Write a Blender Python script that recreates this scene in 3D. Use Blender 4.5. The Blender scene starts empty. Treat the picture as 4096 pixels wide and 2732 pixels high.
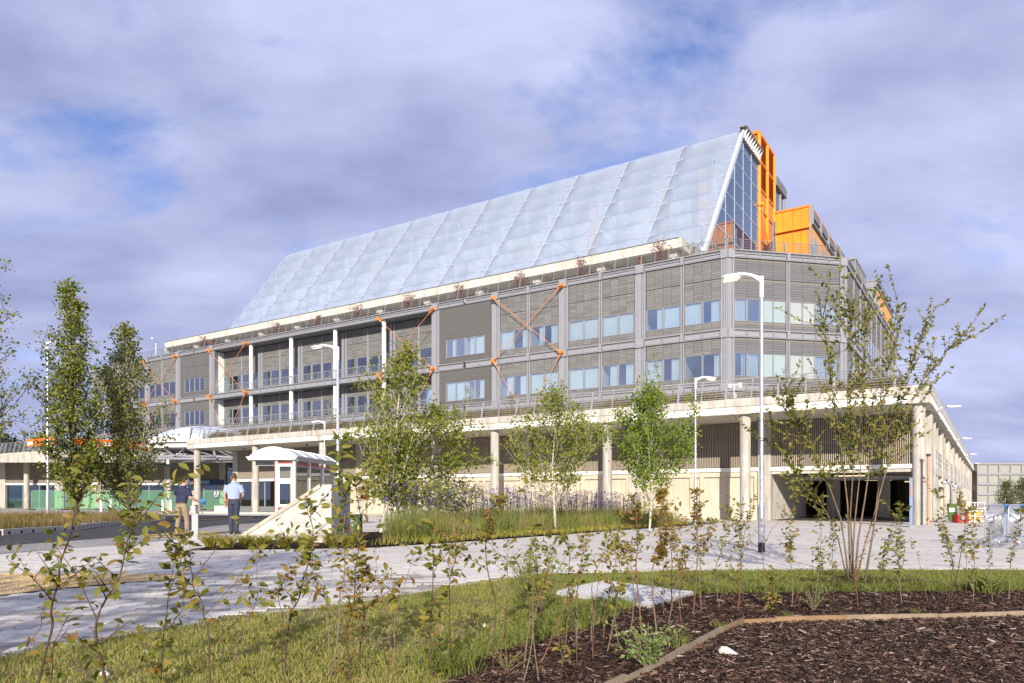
import bpy, bmesh, math, random
import numpy as np
from mathutils import Vector, Matrix
from mathutils.geometry import tessellate_polygon

RNG = random.Random(11)
NR = np.random.default_rng(11)
sc = bpy.context.scene
COL = sc.collection
PI = math.pi

# ------------------------------------------------------------------ camera, sky, sun, exposure
EYE = 1.277                      # eye level above the ground in front of the building
FS, CX, HZ = 2927.0, 2048.0, 1995.0   # focal length, centre column and horizon row of the 4096 px photograph
cam_d = bpy.data.cameras.new('camera')
cam_d.sensor_width = 36.0
cam_d.lens = 36.0 * FS / 4096.0
cam_d.shift_y = (HZ - 1366.0) / 4096.0
cam_d.clip_start = 0.1
cam_d.clip_end = 3000
cam = bpy.data.objects.new('camera', cam_d)
COL.objects.link(cam)
cam.location = (0, 0, EYE)
cam.rotation_euler = (PI / 2, 0, 0)
sc.camera = cam

SUN_EL = math.radians(21)
SUN_DX = 0.06                    # the light travels along +Y, a touch to the right
sun_d = bpy.data.lights.new('sun', 'SUN')
sun_d.energy = 5.0
sun_d.angle = math.radians(0.53)
sun_d.color = (1.0, 0.91, 0.77)
sun = bpy.data.objects.new('sun', sun_d)
COL.objects.link(sun)
sun.location = (-5, -40, 40)
ldir = Vector((SUN_DX, 1, -math.tan(SUN_EL))).normalized()
sun.rotation_euler = ldir.to_track_quat('-Z', 'Y').to_euler()

world = bpy.data.worlds.new('World')
sc.world = world
world.use_nodes = True
wn, wl = world.node_tree.nodes, world.node_tree.links
wn.clear()


def wnode(t, **kw):
    n = wn.new(t)
    for k, v in kw.items():
        setattr(n, k, v)
    return n


w_out = wnode('ShaderNodeOutputWorld')
w_bg = wnode('ShaderNodeBackground')
w_bg.inputs['Strength'].default_value = 0.1
w_sky = wnode('ShaderNodeTexSky', sky_type='NISHITA', sun_disc=False)
w_sky.sun_elevation = SUN_EL
w_sky.sun_rotation = PI + SUN_DX
w_sky.air_density = 1.0
w_sky.dust_density = 0.6
w_sky.ozone_density = 2.0
w_tc = wnode('ShaderNodeTexCoord')
w_sep = wnode('ShaderNodeSeparateXYZ')
wl.new(w_tc.outputs['Generated'], w_sep.inputs[0])


def wmath(op, a, b=None, clamp=False):
    n = wnode('ShaderNodeMath', operation=op, use_clamp=clamp)
    for i, x in enumerate((a, b)):
        if x is None:
            continue
        if isinstance(x, (int, float)):
            n.inputs[i].default_value = x
        else:
            wl.new(x, n.inputs[i])
    return n.outputs[0]


# clouds lie on a layer overhead: direction projected on a plane
zc = wmath('MAXIMUM', w_sep.outputs[2], 0.0)
den = wmath('ADD', zc, 0.30)
px = wmath('DIVIDE', w_sep.outputs[0], den)
py = wmath('DIVIDE', w_sep.outputs[1], den)
w_comb = wnode('ShaderNodeCombineXYZ')
wl.new(px, w_comb.inputs[0])
wl.new(py, w_comb.inputs[1])
CLOUD_OFF = (12.4, 6.6, 0.0)


def wnoise(scale, detail, rough, off, dist=0.0):
    mp = wnode('ShaderNodeMapping')
    mp.inputs['Location'].default_value = off
    mp.inputs['Scale'].default_value = (0.8, 1.15, 1)
    wl.new(w_comb.outputs[0], mp.inputs[0])
    n = wnode('ShaderNodeTexNoise')
    n.inputs['Scale'].default_value = scale
    n.inputs['Detail'].default_value = detail
    n.inputs['Roughness'].default_value = rough
    n.inputs['Distortion'].default_value = dist
    wl.new(mp.outputs[0], n.inputs['Vector'])
    return n.outputs['Fac']


c1 = wnoise(2.2, 12, 0.60, CLOUD_OFF, 0.15)
w_ramp = wnode('ShaderNodeValToRGB')
w_ramp.color_ramp.elements[0].position = 0.34
w_ramp.color_ramp.elements[0].color = (0.10, 0.10, 0.10, 1)
w_ramp.color_ramp.elements[1].position = 0.47
w_ramp.color_ramp.elements[1].color = (1, 1, 1, 1)
low = wmath('MULTIPLY', wmath('SUBTRACT', 0.26, zc, True), 0.5)
c1b = wmath('ADD', c1, low)
wl.new(c1b, w_ramp.inputs[0])
c2 = wnoise(2.3, 12, 0.54, (9.3, 2.2, 0), 0.15)
w_cr = wnode('ShaderNodeValToRGB')      # thick grey-blue parts and sunlit parts of the cloud layer
w_cr.color_ramp.elements[0].position = 0.33
w_cr.color_ramp.elements[0].color = (2.5, 2.85, 4.75, 1)
w_cr.color_ramp.elements[1].position = 0.64
w_cr.color_ramp.elements[1].color = (4.7, 5.05, 7.3, 1)
wl.new(c2, w_cr.inputs[0])
w_tint = wnode('ShaderNodeMixRGB', blend_type='MULTIPLY')
w_tint.inputs[0].default_value = 1.0
w_tint.inputs[2].default_value = (0.95, 1.0, 1.38, 1)
wl.new(w_sky.outputs[0], w_tint.inputs[1])
w_mix = wnode('ShaderNodeMixRGB')
wl.new(w_ramp.outputs[0], w_mix.inputs[0])
wl.new(w_tint.outputs[0], w_mix.inputs[1])
wl.new(w_cr.outputs[0], w_mix.inputs[2])
wl.new(w_mix.outputs[0], w_bg.inputs['Color'])
wl.new(w_bg.outputs[0], w_out.inputs[0])

sc.view_settings.view_transform = 'Standard'
sc.view_settings.look = 'None'
sc.view_settings.gamma = 1
sc.view_settings.exposure = 0.43
sc.view_settings.use_curve_mapping = False
sc.render.engine = 'CYCLES'
sc.cycles.max_bounces = 8
sc.cycles.transparent_max_bounces = 16
sc.cycles.use_denoising = True


# ------------------------------------------------------------------ helpers
def gz(X, Y):
    """height of the ground"""
    near = 0.147 - 0.0105 * max(-14.0, min(14.0, X))
    w = max(0.0, min(1.0, (Y - 24.0) / 16.0))
    w = w * w * (3 - 2 * w)
    return near * (1 - w)


def gz_np(X, Y):
    near = 0.147 - 0.0105 * np.clip(X, -14, 14)
    w = np.clip((Y - 24.0) / 16.0, 0, 1)
    w = w * w * (3 - 2 * w)
    return near * (1 - w)


def G(x, y, dz=0.0):
    """ground point seen at photograph pixel x, y"""
    Y = 10.0
    for _ in range(60):
        X = (x - CX) / FS * Y
        Yn = (EYE - gz(X, Y) - dz) * FS / max(y - HZ, 3.0)
        Y = Y + 0.6 * (Yn - Y)
    X = (x - CX) / FS * Y
    return Vector((X, Y, gz(X, Y) + dz))


def A(x, y, Y):
    """point at depth Y seen at photograph pixel x, y"""
    return Vector(((x - CX) / FS * Y, Y, EYE - (y - HZ) / FS * Y))


CH = {}
WL = {}


def wloc(o):
    return WL.get(o, Vector((0, 0, 0)))


def reg(o, parent, loc):
    COL.objects.link(o)
    WL[o] = Vector(loc)
    if parent is not None:
        o.parent = parent
        CH.setdefault(parent, []).append(o)


def tag(o, label=None, cat=None, group=None, kind=None):
    if label: o['label'] = label
    if cat: o['category'] = cat
    if group: o['group'] = group
    if kind: o['kind'] = kind
    return o


def thing(name, label, cat, loc=(0, 0, 0), rz=0.0, group=None):
    o = bpy.data.objects.new(name, None)
    o.empty_display_size = 0.2
    reg(o, None, loc)
    o.location = loc
    o.rotation_euler = (0, 0, rz)
    return tag(o, label, cat, group)


def link(name, me, parent=None, mat=None):
    """object from a mesh already in its parent's coordinates"""
    o = bpy.data.objects.new(name, me)
    reg(o, parent, wloc(parent) if parent else (0, 0, 0))
    if mat is not None:
        o.matrix_basis = mat
    return o


def copy_tree(o, parent=None):
    c = o.copy()
    COL.objects.link(c)
    if parent is not None:
        c.parent = parent
        CH.setdefault(parent, []).append(c)
    for ch in CH.get(o, []):
        copy_tree(ch, c)
    return c


class MB:
    """collects geometry for one mesh"""
    def __init__(s, M=None):
        s.v, s.f, s.mi, s.m = [], [], [], 0
        s.M = M
        s.flip = M is not None and M.determinant() < 0

    def add(s, vs, fs):
        n = len(s.v)
        if s.M is not None:
            vs = [s.M @ Vector(p) for p in vs]
        s.v += [tuple(p) for p in vs]
        if s.flip:
            s.f += [tuple(i + n for i in reversed(f)) for f in fs]
        else:
            s.f += [tuple(i + n for i in f) for f in fs]
        s.mi += [s.m] * len(fs)

    def box(s, x0, x1, y0, y1, z0, z1):
        if x0 > x1: x0, x1 = x1, x0
        if y0 > y1: y0, y1 = y1, y0
        if z0 > z1: z0, z1 = z1, z0
        s.add([(x0, y0, z0), (x1, y0, z0), (x1, y1, z0), (x0, y1, z0), (x0, y0, z1), (x1, y0, z1), (x1, y1, z1), (x0, y1, z1)],
              [(0, 3, 2, 1), (4, 5, 6, 7), (0, 1, 5, 4), (1, 2, 6, 5), (2, 3, 7, 6), (3, 0, 4, 7)])

    def prism(s, poly, z0, z1):
        n = len(poly)
        ar = sum(poly[i][0] * poly[(i + 1) % n][1] - poly[(i + 1) % n][0] * poly[i][1] for i in range(n))
        if ar < 0: poly = poly[::-1]
        vs = [(p[0], p[1], z0) for p in poly] + [(p[0], p[1], z1) for p in poly]
        s.add(vs, [tuple(range(n))[::-1], tuple(range(n, 2 * n))] + [(i, (i + 1) % n, n + (i + 1) % n, n + i) for i in range(n)])

    def hull(s, a, b):
        """solid between two matching loops of points"""
        n = len(a)
        s.add(list(a) + list(b), [tuple(range(n))[::-1], tuple(range(n, 2 * n))] + [(i, (i + 1) % n, n + (i + 1) % n, n + i) for i in range(n)])

    def cyl(s, x, y, z0, z1, r, n=16, r2=None):
        r2 = r if r2 is None else r2
        a = [(x + r * math.cos(2 * PI * i / n), y + r * math.sin(2 * PI * i / n), z0) for i in range(n)]
        b = [(x + r2 * math.cos(2 * PI * i / n), y + r2 * math.sin(2 * PI * i / n), z1) for i in range(n)]
        s.hull(a, b)

    def tube(s, pts, rad, n=6):
        pts = [Vector(p) for p in pts]
        if not isinstance(rad, (list, tuple)):
            rad = [rad] * len(pts)
        ref = Vector((0.31, 0.17, 0.93)).normalized()
        rings = []
        k = len(pts)
        for i in range(k):
            d = pts[min(i + 1, k - 1)] - pts[max(i - 1, 0)]
            if d.length < 1e-9: d = Vector((0, 0, 1))
            d.normalize()
            a = d.cross(ref)
            if a.length < 0.05: a = d.cross(Vector((1, 0, 0)))
            a.normalize()
            b = d.cross(a)
            rings.append([pts[i] + (a * math.cos(2 * PI * j / n) + b * math.sin(2 * PI * j / n)) * rad[i] for j in range(n)])
        vs = [p for r in rings for p in r]
        fs = []
        for i in range(k - 1):
            for j in range(n):
                j2 = (j + 1) % n
                fs.append((i * n + j, i * n + j2, (i + 1) * n + j2, (i + 1) * n + j))
        fs.append(tuple(range(n))[::-1])
        fs.append(tuple((k - 1) * n + j for j in range(n)))
        s.add(vs, fs)

    def beam(s, a, b, w, h, up=(0, 0, 1)):
        """rectangular bar from a to b"""
        a, b = Vector(a), Vector(b)
        d = (b - a).normalized()
        x = d.cross(Vector(up))
        if x.length < 1e-4: x = d.cross(Vector((1, 0, 0)))
        x.normalize()
        y = x.cross(d)
        q = [(-1, -1), (1, -1), (1, 1), (-1, 1)]
        s.hull([a + x * (i * w / 2) + y * (j * h / 2) for i, j in q], [b + x * (i * w / 2) + y * (j * h / 2) for i, j in q])

    def lathe(s, prof, x=0, y=0, n=16):
        vs, fs = [], []
        for r, z in prof:
            for j in range(n):
                vs.append((x + r * math.cos(2 * PI * j / n), y + r * math.sin(2 * PI * j / n), z))
        for i in range(len(prof) - 1):
            for j in range(n):
                j2 = (j + 1) % n
                fs.append((i * n + j, i * n + j2, (i + 1) * n + j2, (i + 1) * n + j))
        fs.append(tuple(range(n))[::-1])
        fs.append(tuple((len(prof) - 1) * n + j for j in range(n)))
        s.add(vs, fs)

    def mesh(s, name, mats, off=None, smooth=False):
        me = bpy.data.meshes.new(name)
        vs = s.v
        if off is not None and off.length > 0:
            ox, oy, oz = off
            vs = [(p[0] - ox, p[1] - oy, p[2] - oz) for p in vs]
        me.from_pydata(vs, [], s.f)
        if not isinstance(mats, (list, tuple)): mats = [mats]
        for m in mats: me.materials.append(m)
        if len(mats) > 1:
            me.polygons.foreach_set('material_index', s.mi)
        if smooth is True:
            me.polygons.foreach_set('use_smooth', [True] * len(s.f))
        elif smooth:
            me.set_sharp_from_angle(angle=smooth) if hasattr(me, 'set_sharp_from_angle') else None
            me.polygons.foreach_set('use_smooth', [True] * len(s.f))
        return me

    def build(s, name, mats, parent=None, smooth=False, kind=None):
        """link as one object; geometry is in world coordinates"""
        o = link(name, s.mesh(name, mats, wloc(parent) if parent else None, smooth), parent)
        if kind: o['kind'] = kind
        return o


SM = math.radians(35)


def np_mesh(name, V, F, mat, rnd=None, off=None, smooth=False):
    """mesh from numpy arrays; every face has the same number of corners"""
    V = np.asarray(V, dtype=np.float32).reshape(-1, 3)
    if off is not None:
        V = V - np.array(off, dtype=np.float32)
    F = np.asarray(F, dtype=np.int32)
    k = F.shape[1]
    me = bpy.data.meshes.new(name)
    me.vertices.add(len(V))
    me.vertices.foreach_set('co', V.ravel())
    me.loops.add(F.size)
    me.loops.foreach_set('vertex_index', F.ravel())
    me.polygons.add(len(F))
    me.polygons.foreach_set('loop_start', np.arange(0, F.size, k, dtype=np.int32))
    me.polygons.foreach_set('use_smooth', np.full(len(F), bool(smooth)))
    me.materials.append(mat)
    if rnd is not None:
        a = me.attributes.new('rnd', 'FLOAT', 'POINT')
        a.data.foreach_set('value', np.asarray(rnd, dtype=np.float32))
    me.update()
    me.validate()
    return me


# ------------------------------------------------------------------ materials
def new_mat(name):
    m = bpy.data.materials.new(name)
    m.use_nodes = True
    return m, m.node_tree.nodes, m.node_tree.links, m.node_tree.nodes['Principled BSDF']


def mat(name, col, rough=0.6, var=0.12, scale=3.0, bump=0.0, bscale=40.0, metal=0.0, spec=0.4, col2=None, detail=6, stretch=None, emit=None, streak=0.0):
    """painted, cast or metal surface: base colour broken up by noise, fine bump"""
    m, n, l, b = new_mat(name)
    tc = n.new('ShaderNodeTexCoord')
    mp = n.new('ShaderNodeMapping')
    l.new(tc.outputs['Object'], mp.inputs[0])
    if stretch: mp.inputs['Scale'].default_value = stretch
    no = n.new('ShaderNodeTexNoise')
    no.inputs['Scale'].default_value = scale
    no.inputs['Detail'].default_value = detail
    no.inputs['Roughness'].default_value = 0.6
    l.new(mp.outputs[0], no.inputs['Vector'])
    cr = n.new('ShaderNodeValToRGB')
    c = Vector(col)
    a = c * (1 - var) if col2 is None else Vector(col2)
    d = c * (1 + var) if col2 is None else c
    cr.color_ramp.elements[0].position = 0.3
    cr.color_ramp.elements[1].position = 0.7
    cr.color_ramp.elements[0].color = (*a, 1)
    cr.color_ramp.elements[1].color = (*[min(x, 1) for x in d], 1)
    l.new(no.outputs['Fac'], cr.inputs[0])
    if streak:      # rain streaks and grime running down
        m2 = n.new('ShaderNodeMapping')
        m2.inputs['Scale'].default_value = (2.6, 2.6, 0.22)
        l.new(tc.outputs['Object'], m2.inputs[0])
        n3 = n.new('ShaderNodeTexNoise')
        n3.inputs['Scale'].default_value = 1.6
        n3.inputs['Detail'].default_value = 8
        n3.inputs['Roughness'].default_value = 0.7
        l.new(m2.outputs[0], n3.inputs['Vector'])
        mr = n.new('ShaderNodeMapRange')
        mr.inputs['From Min'].default_value = 0.32
        mr.inputs['From Max'].default_value = 0.62
        mr.inputs['To Min'].default_value = 1 - streak
        mr.inputs['To Max'].default_value = 1.04
        l.new(n3.outputs['Fac'], mr.inputs[0])
        mu = n.new('ShaderNodeMixRGB')
        mu.blend_type = 'MULTIPLY'
        mu.inputs[0].default_value = 1
        l.new(cr.outputs[0], mu.inputs[1])
        l.new(mr.outputs[0], mu.inputs[2])
        l.new(mu.outputs[0], b.inputs['Base Color'])
    else:
        l.new(cr.outputs[0], b.inputs['Base Color'])
    b.inputs['Roughness'].default_value = rough
    b.inputs['Metallic'].default_value = metal
    b.inputs['Specular IOR Level'].default_value = spec
    if bump:
        n2 = n.new('ShaderNodeTexNoise')
        n2.inputs['Scale'].default_value = bscale
        n2.inputs['Detail'].default_value = 4
        l.new(mp.outputs[0], n2.inputs['Vector'])
        bp = n.new('ShaderNodeBump')
        bp.inputs['Strength'].default_value = bump
        bp.inputs['Distance'].default_value = 0.02
        l.new(n2.outputs['Fac'], bp.inputs['Height'])
        l.new(bp.outputs[0], b.inputs['Normal'])
    if emit:
        b.inputs['Emission Color'].default_value = (*emit[0], 1)
        b.inputs['Emission Strength'].default_value = emit[1]
    return m


def leaf_mat(name, cols, trans=0.35, rough=0.5, obj_random=False, spec=0.3):
    """leaves: colour picked per leaf from a ramp, some light comes through"""
    m, n, l, b = new_mat(name)
    if obj_random:
        src = n.new('ShaderNodeObjectInfo').outputs['Random']
    else:
        at = n.new('ShaderNodeAttribute')
        at.attribute_name = 'rnd'
        src = at.outputs['Fac']
    cr = n.new('ShaderNodeValToRGB')
    els = cr.color_ramp.elements
    while len(els) < len(cols): els.new(0.5)
    for i, c in enumerate(cols):
        els[i].position = i / max(1, len(cols) - 1)
        els[i].color = (*c, 1)
    l.new(src, cr.inputs[0])
    l.new(cr.outputs[0], b.inputs['Base Color'])
    b.inputs['Roughness'].default_value = rough
    b.inputs['Specular IOR Level'].default_value = spec
    tr = n.new('ShaderNodeBsdfTranslucent')
    mu = n.new('ShaderNodeMixRGB')
    mu.blend_type = 'MULTIPLY'
    mu.inputs[0].default_value = 1
    mu.inputs[2].default_value = (1.3, 1.35, 0.6, 1)
    l.new(cr.outputs[0], mu.inputs[1])
    l.new(mu.outputs[0], tr.inputs[0])
    mx = n.new('ShaderNodeMixShader')
    mx.inputs[0].default_value = trans
    l.new(b.outputs[0], mx.inputs[1])
    l.new(tr.outputs[0], mx.inputs[2])
    l.new(mx.outputs[0], n['Material Output'].inputs[0])
    return m


def ramp_mat(name, cols, rough=0.8, spec=0.2, obj_random=False):
    """pieces that each take their own colour from a ramp"""
    m, n, l, b = new_mat(name)
    if obj_random:
        src = n.new('ShaderNodeObjectInfo').outputs['Random']
    else:
        at = n.new('ShaderNodeAttribute')
        at.attribute_name = 'rnd'
        src = at.outputs['Fac']
    cr = n.new('ShaderNodeValToRGB')
    els = cr.color_ramp.elements
    while len(els) < len(cols): els.new(0.5)
    for i, c in enumerate(cols):
        els[i].position = i / max(1, len(cols) - 1)
        els[i].color = (*c, 1)
    l.new(src, cr.inputs[0])
    tc = n.new('ShaderNodeTexCoord')
    no = n.new('ShaderNodeTexNoise')
    no.inputs['Scale'].default_value = 18
    no.inputs['Detail'].default_value = 5
    l.new(tc.outputs['Object'], no.inputs['Vector'])
    mr = n.new('ShaderNodeMapRange')
    mr.inputs['To Min'].default_value = 0.78
    mr.inputs['To Max'].default_value = 1.18
    l.new(no.outputs['Fac'], mr.inputs[0])
    mu = n.new('ShaderNodeMixRGB')
    mu.blend_type = 'MULTIPLY'
    mu.inputs[0].default_value = 1
    l.new(cr.outputs[0], mu.inputs[1])
    l.new(mr.outputs[0], mu.inputs[2])
    l.new(mu.outputs[0], b.inputs['Base Color'])
    b.inputs['Roughness'].default_value = rough
    b.inputs['Specular IOR Level'].default_value = spec
    return m


def glass_mat(name, tint, refl=0.06, rough=0.02, body=None, body_amt=0.0):
    """window glass: tinted see-through, mirror reflection growing at grazing angles"""
    m, n, l, b = new_mat(name)
    n.remove(b)
    t = n.new('ShaderNodeBsdfTransparent')
    t.inputs[0].default_value = (*tint, 1)
    g = n.new('ShaderNodeBsdfGlossy')
    g.inputs['Roughness'].default_value = rough
    g.inputs[0].default_value = (0.9, 0.95, 1, 1)
    lw = n.new('ShaderNodeLayerWeight')
    lw.inputs[0].default_value = 0.35
    mr = n.new('ShaderNodeMapRange')
    mr.inputs['To Min'].default_value = refl
    mr.inputs['To Max'].default_value = 1.0
    l.new(lw.outputs['Fresnel'], mr.inputs[0])
    mx = n.new('ShaderNodeMixShader')
    l.new(mr.outputs[0], mx.inputs[0])
    if body_amt:
        d = n.new('ShaderNodeBsdfDiffuse')
        d.inputs[0].default_value = (*body, 1)
        m2 = n.new('ShaderNodeMixShader')
        m2.inputs[0].default_value = body_amt
        l.new(t.outputs[0], m2.inputs[1])
        l.new(d.outputs[0], m2.inputs[2])
        l.new(m2.outputs[0], mx.inputs[1])
    else:
        l.new(t.outputs[0], mx.inputs[1])
    l.new(g.outputs[0], mx.inputs[2])
    l.new(mx.outputs[0], n['Material Output'].inputs[0])
    return m


M = {}
M['concrete'] = mat('concrete', (0.53, 0.50, 0.445), 0.85, 0.13, 1.3, 0.25, 30, spec=0.2, streak=0.4)
M['concrete_column'] = mat('concrete_column', (0.48, 0.45, 0.395), 0.8, 0.14, 2.2, 0.2, 25, spec=0.2, stretch=(1, 1, 0.6), streak=0.42)
M['concrete_pale'] = mat('concrete_pale', (0.60, 0.57, 0.51), 0.85, 0.15, 2.5, 0.3, 35, spec=0.2, streak=0.2)
M['concrete_stained'] = mat('concrete_stained', (0.68, 0.65, 0.58), 0.85, 0.3, 1.2, 0.2, 30, spec=0.2, col2=(0.40, 0.38, 0.33), stretch=(1.4, 1.4, 0.25))
M['panel_concrete'] = mat('panel_concrete', (0.55, 0.485, 0.385), 0.85, 0.1, 0.8, 0.15, 30, spec=0.2, streak=0.2)
M['tread'] = mat('weathered_tread_plate', (0.50, 0.49, 0.47), 0.5, 0.12, 4, 0.1, 40, metal=0.15)
M['wedge'] = mat('rough_cast_concrete', (0.66, 0.63, 0.575), 0.9, 0.2, 5, 0.5, 22, spec=0.15, col2=(0.45, 0.43, 0.385))
M['white'] = mat('white_coated_metal', (0.82, 0.81, 0.78), 0.45, 0.03, 2)
M['white_dull'] = mat('white_painted_surface', (0.72, 0.72, 0.70), 0.5, 0.05, 2)
M['metal'] = mat('grey_coated_metal', (0.185, 0.188, 0.202), 0.5, 0.05, 1.5)
M['metal_light'] = mat('light_grey_metal', (0.262, 0.268, 0.292), 0.45, 0.05, 1.5)
M['plank'] = ramp_mat('terracotta_plank', [(0.165, 0.163, 0.162), (0.185, 0.182, 0.18), (0.205, 0.201, 0.198)], 0.75, obj_random=True)
M['plank_many'] = ramp_mat('terracotta_planks', [(0.158, 0.156, 0.155), (0.185, 0.182, 0.18), (0.212, 0.208, 0.205)], 0.75)
M['plank_grey'] = ramp_mat('grey_plank', [(0.145, 0.146, 0.153), (0.156, 0.157, 0.164), (0.168, 0.168, 0.176)], 0.75, obj_random=True)
M['plank_pale'] = ramp_mat('pale_plank', [(0.20, 0.19, 0.172), (0.215, 0.204, 0.185)], 0.75, obj_random=True)
M['panel_dark'] = mat('dark_grey_panel', (0.115, 0.112, 0.112), 0.7, 0.08, 1.2)
M['fin_metal'] = mat('grey_fin_metal', (0.15, 0.148, 0.146), 0.6, 0.06, 2)
M['fin'] = mat('beige_fin', (0.33, 0.285, 0.225), 0.6, 0.06, 2)
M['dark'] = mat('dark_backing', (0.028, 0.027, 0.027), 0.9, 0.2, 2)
M['render_white'] = mat('interior_white_wall', (0.72, 0.76, 0.74), 0.8, 0.03, 1)
M['interior_floor'] = mat('interior_floor', (0.30, 0.33, 0.36), 0.6, 0.05, 1)
M['blind'] = mat('white_blind_fabric', (0.80, 0.84, 0.82), 0.8, 0.04, 6)
M['glass'] = glass_mat('window_glass', (0.92, 0.965, 0.975), 0.26)
M['glass_frosted'] = mat('frosted_window_film', (0.34, 0.375, 0.37), 0.35, 0.02, 1, spec=0.6)
M['glass_frosted_blue'] = mat('pale_blue_window_film', (0.29, 0.37, 0.385), 0.35, 0.02, 1, spec=0.6)
M['glass_clear'] = glass_mat('clear_glass', (0.88, 0.92, 0.90), 0.04)
M['glass_shop'] = glass_mat('shopfront_glass', (0.42, 0.58, 0.54), 0.12)
M['glass_atrium'] = glass_mat('atrium_glass', (0.78, 0.87, 0.97), 0.12, 0.02, (0.22, 0.36, 0.66), 0.2)
M['orange'] = mat('orange_steel_paint', (0.78, 0.235, 0.028), 0.5, 0.14, 2, streak=0.2)
M['rust_orange'] = mat('rust_orange_rod', (0.62, 0.22, 0.06), 0.5, 0.1, 3)
M['orange_panel'] = mat('orange_panel', (0.80, 0.27, 0.012), 0.5, 0.12, 1, streak=0.18)
M['orange_dark'] = mat('deep_orange_panel', (0.52, 0.105, 0.006), 0.5, 0.08, 1)
M['orange_pale'] = mat('pale_orange_panel', (0.72, 0.36, 0.12), 0.6, 0.05, 1)
M['yellow_orange'] = mat('amber_steel_paint', (0.80, 0.34, 0.03), 0.4, 0.04, 2)
M['atrium_metal'] = mat('pale_atrium_metal', (0.50, 0.53, 0.58), 0.4, 0.04, 1.5)
M['plastic_orange'] = mat('orange_plastic', (0.85, 0.17, 0.015), 0.45, 0.05, 2)
M['steel_blue'] = mat('pale_blue_steel', (0.42, 0.56, 0.66), 0.5, 0.05, 2)
M['galv'] = mat('galvanised_steel', (0.56, 0.58, 0.61), 0.32, 0.12, 14, 0.05, 60, metal=0.75)
M['galv_dull'] = mat('dull_galvanised_steel', (0.32, 0.325, 0.335), 0.5, 0.1, 12, metal=0.35)
M['silver'] = mat('white_lamp_housing', (0.70, 0.71, 0.72), 0.35, 0.04, 3, spec=0.5)
M['lamp'] = mat('lit_lamp_lens', (0.9, 0.85, 0.7), 0.4, 0.0, 1, emit=((1.0, 0.80, 0.45), 0.9))
M['black'] = mat('black_paint', (0.03, 0.03, 0.032), 0.5, 0.2, 8)
M['asphalt'] = mat('asphalt', (0.062, 0.062, 0.064), 0.85, 0.22, 2.2, 0.4, 120, spec=0.25)
M['kerb'] = mat('kerb_stone', (0.50, 0.475, 0.43), 0.85, 0.12, 3, 0.2, 40, spec=0.2)
M['soil'] = mat('dark_soil', (0.026, 0.017, 0.012), 0.95, 0.35, 9, 0.8, 30, spec=0.1)
M['turf'] = mat('turf', (0.22, 0.215, 0.065), 0.95, 0.4, 2.2, 0.8, 60, spec=0.1, col2=(0.20, 0.145, 0.085))
M['field'] = mat('rough_ground', (0.16, 0.15, 0.075), 0.95, 0.3, 0.6, 0.3, 8, spec=0.1)
M['timber'] = mat('sawn_timber', (0.27, 0.175, 0.10), 0.8, 0.22, 5, 0.4, 30, spec=0.2, stretch=(1, 1, 6))
M['timber_pale'] = mat('weathered_timber', (0.28, 0.215, 0.15), 0.85, 0.2, 5, 0.4, 30, spec=0.2)
M['wood'] = mat('bench_wood', (0.30, 0.125, 0.045), 0.6, 0.2, 6)
M['yellow_line'] = mat('yellow_road_paint', (0.62, 0.40, 0.05), 0.8, 0.3, 9)
M['green_mesh'] = glass_mat('green_debris_netting', (0.62, 0.86, 0.68), 0.0, 0.6, (0.10, 0.30, 0.15), 0.14)
M['green_paint'] = mat('dark_green_paint', (0.02, 0.085, 0.045), 0.45, 0.1, 3)
M['green_board'] = mat('green_board', (0.055, 0.095, 0.025), 0.7, 0.1, 3)
M['red'] = mat('red_paint', (0.52, 0.02, 0.025), 0.45, 0.08, 3)
M['blue_paint'] = mat('blue_paint', (0.05, 0.20, 0.52), 0.45, 0.08, 3)
M['blue_grey'] = mat('blue_grey_paint', (0.16, 0.235, 0.36), 0.45, 0.06, 3)
M['sign_blue'] = mat('sign_blue', (0.04, 0.14, 0.32), 0.5, 0.02, 1)
M['sign_navy'] = mat('sign_navy', (0.035, 0.06, 0.15), 0.5, 0.02, 1)
M['sign_white'] = mat('sign_white', (0.78, 0.78, 0.76), 0.5, 0.02, 1)
M['sign_yellow'] = mat('sign_yellow', (0.72, 0.42, 0.02), 0.5, 0.02, 1)
M['copper'] = mat('salmon_pipe_paint', (0.62, 0.27, 0.17), 0.4, 0.06, 4)
M['bark'] = mat('brown_bark', (0.20, 0.145, 0.10), 0.9, 0.25, 14, 0.5, 40, spec=0.15)
M['bark_dark'] = mat('dark_bark', (0.085, 0.07, 0.05), 0.9, 0.3, 12, 0.5, 40, spec=0.15)
M['bark_birch'] = mat('white_birch_bark', (0.66, 0.62, 0.54), 0.8, 0.1, 9, 0.3, 30, spec=0.2, col2=(0.30, 0.26, 0.21), stretch=(1, 1, 4))
M['stem_brown'] = mat('brown_stem', (0.095, 0.06, 0.042), 0.75, 0.25, 20, spec=0.25)
M['stem_grey'] = mat('grey_brown_stem', (0.19, 0.14, 0.095), 0.75, 0.2, 20, spec=0.25)
M['stem_red'] = mat('reddish_stem', (0.20, 0.095, 0.06), 0.7, 0.2, 20, spec=0.25)
M['leaf_poplar'] = leaf_mat('poplar_leaves', [(0.07, 0.10, 0.015), (0.12, 0.155, 0.02), (0.18, 0.21, 0.028), (0.25, 0.26, 0.04), (0.34, 0.29, 0.05)], 0.3)
M['leaf_birch'] = leaf_mat('birch_leaves', [(0.10, 0.13, 0.016), (0.155, 0.185, 0.02), (0.21, 0.235, 0.028), (0.26, 0.275, 0.038), (0.34, 0.29, 0.045)], 0.35)
M['leaf_green'] = leaf_mat('bright_green_leaves', [(0.10, 0.155, 0.016), (0.155, 0.22, 0.02), (0.205, 0.265, 0.028), (0.26, 0.30, 0.04)], 0.38)
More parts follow.
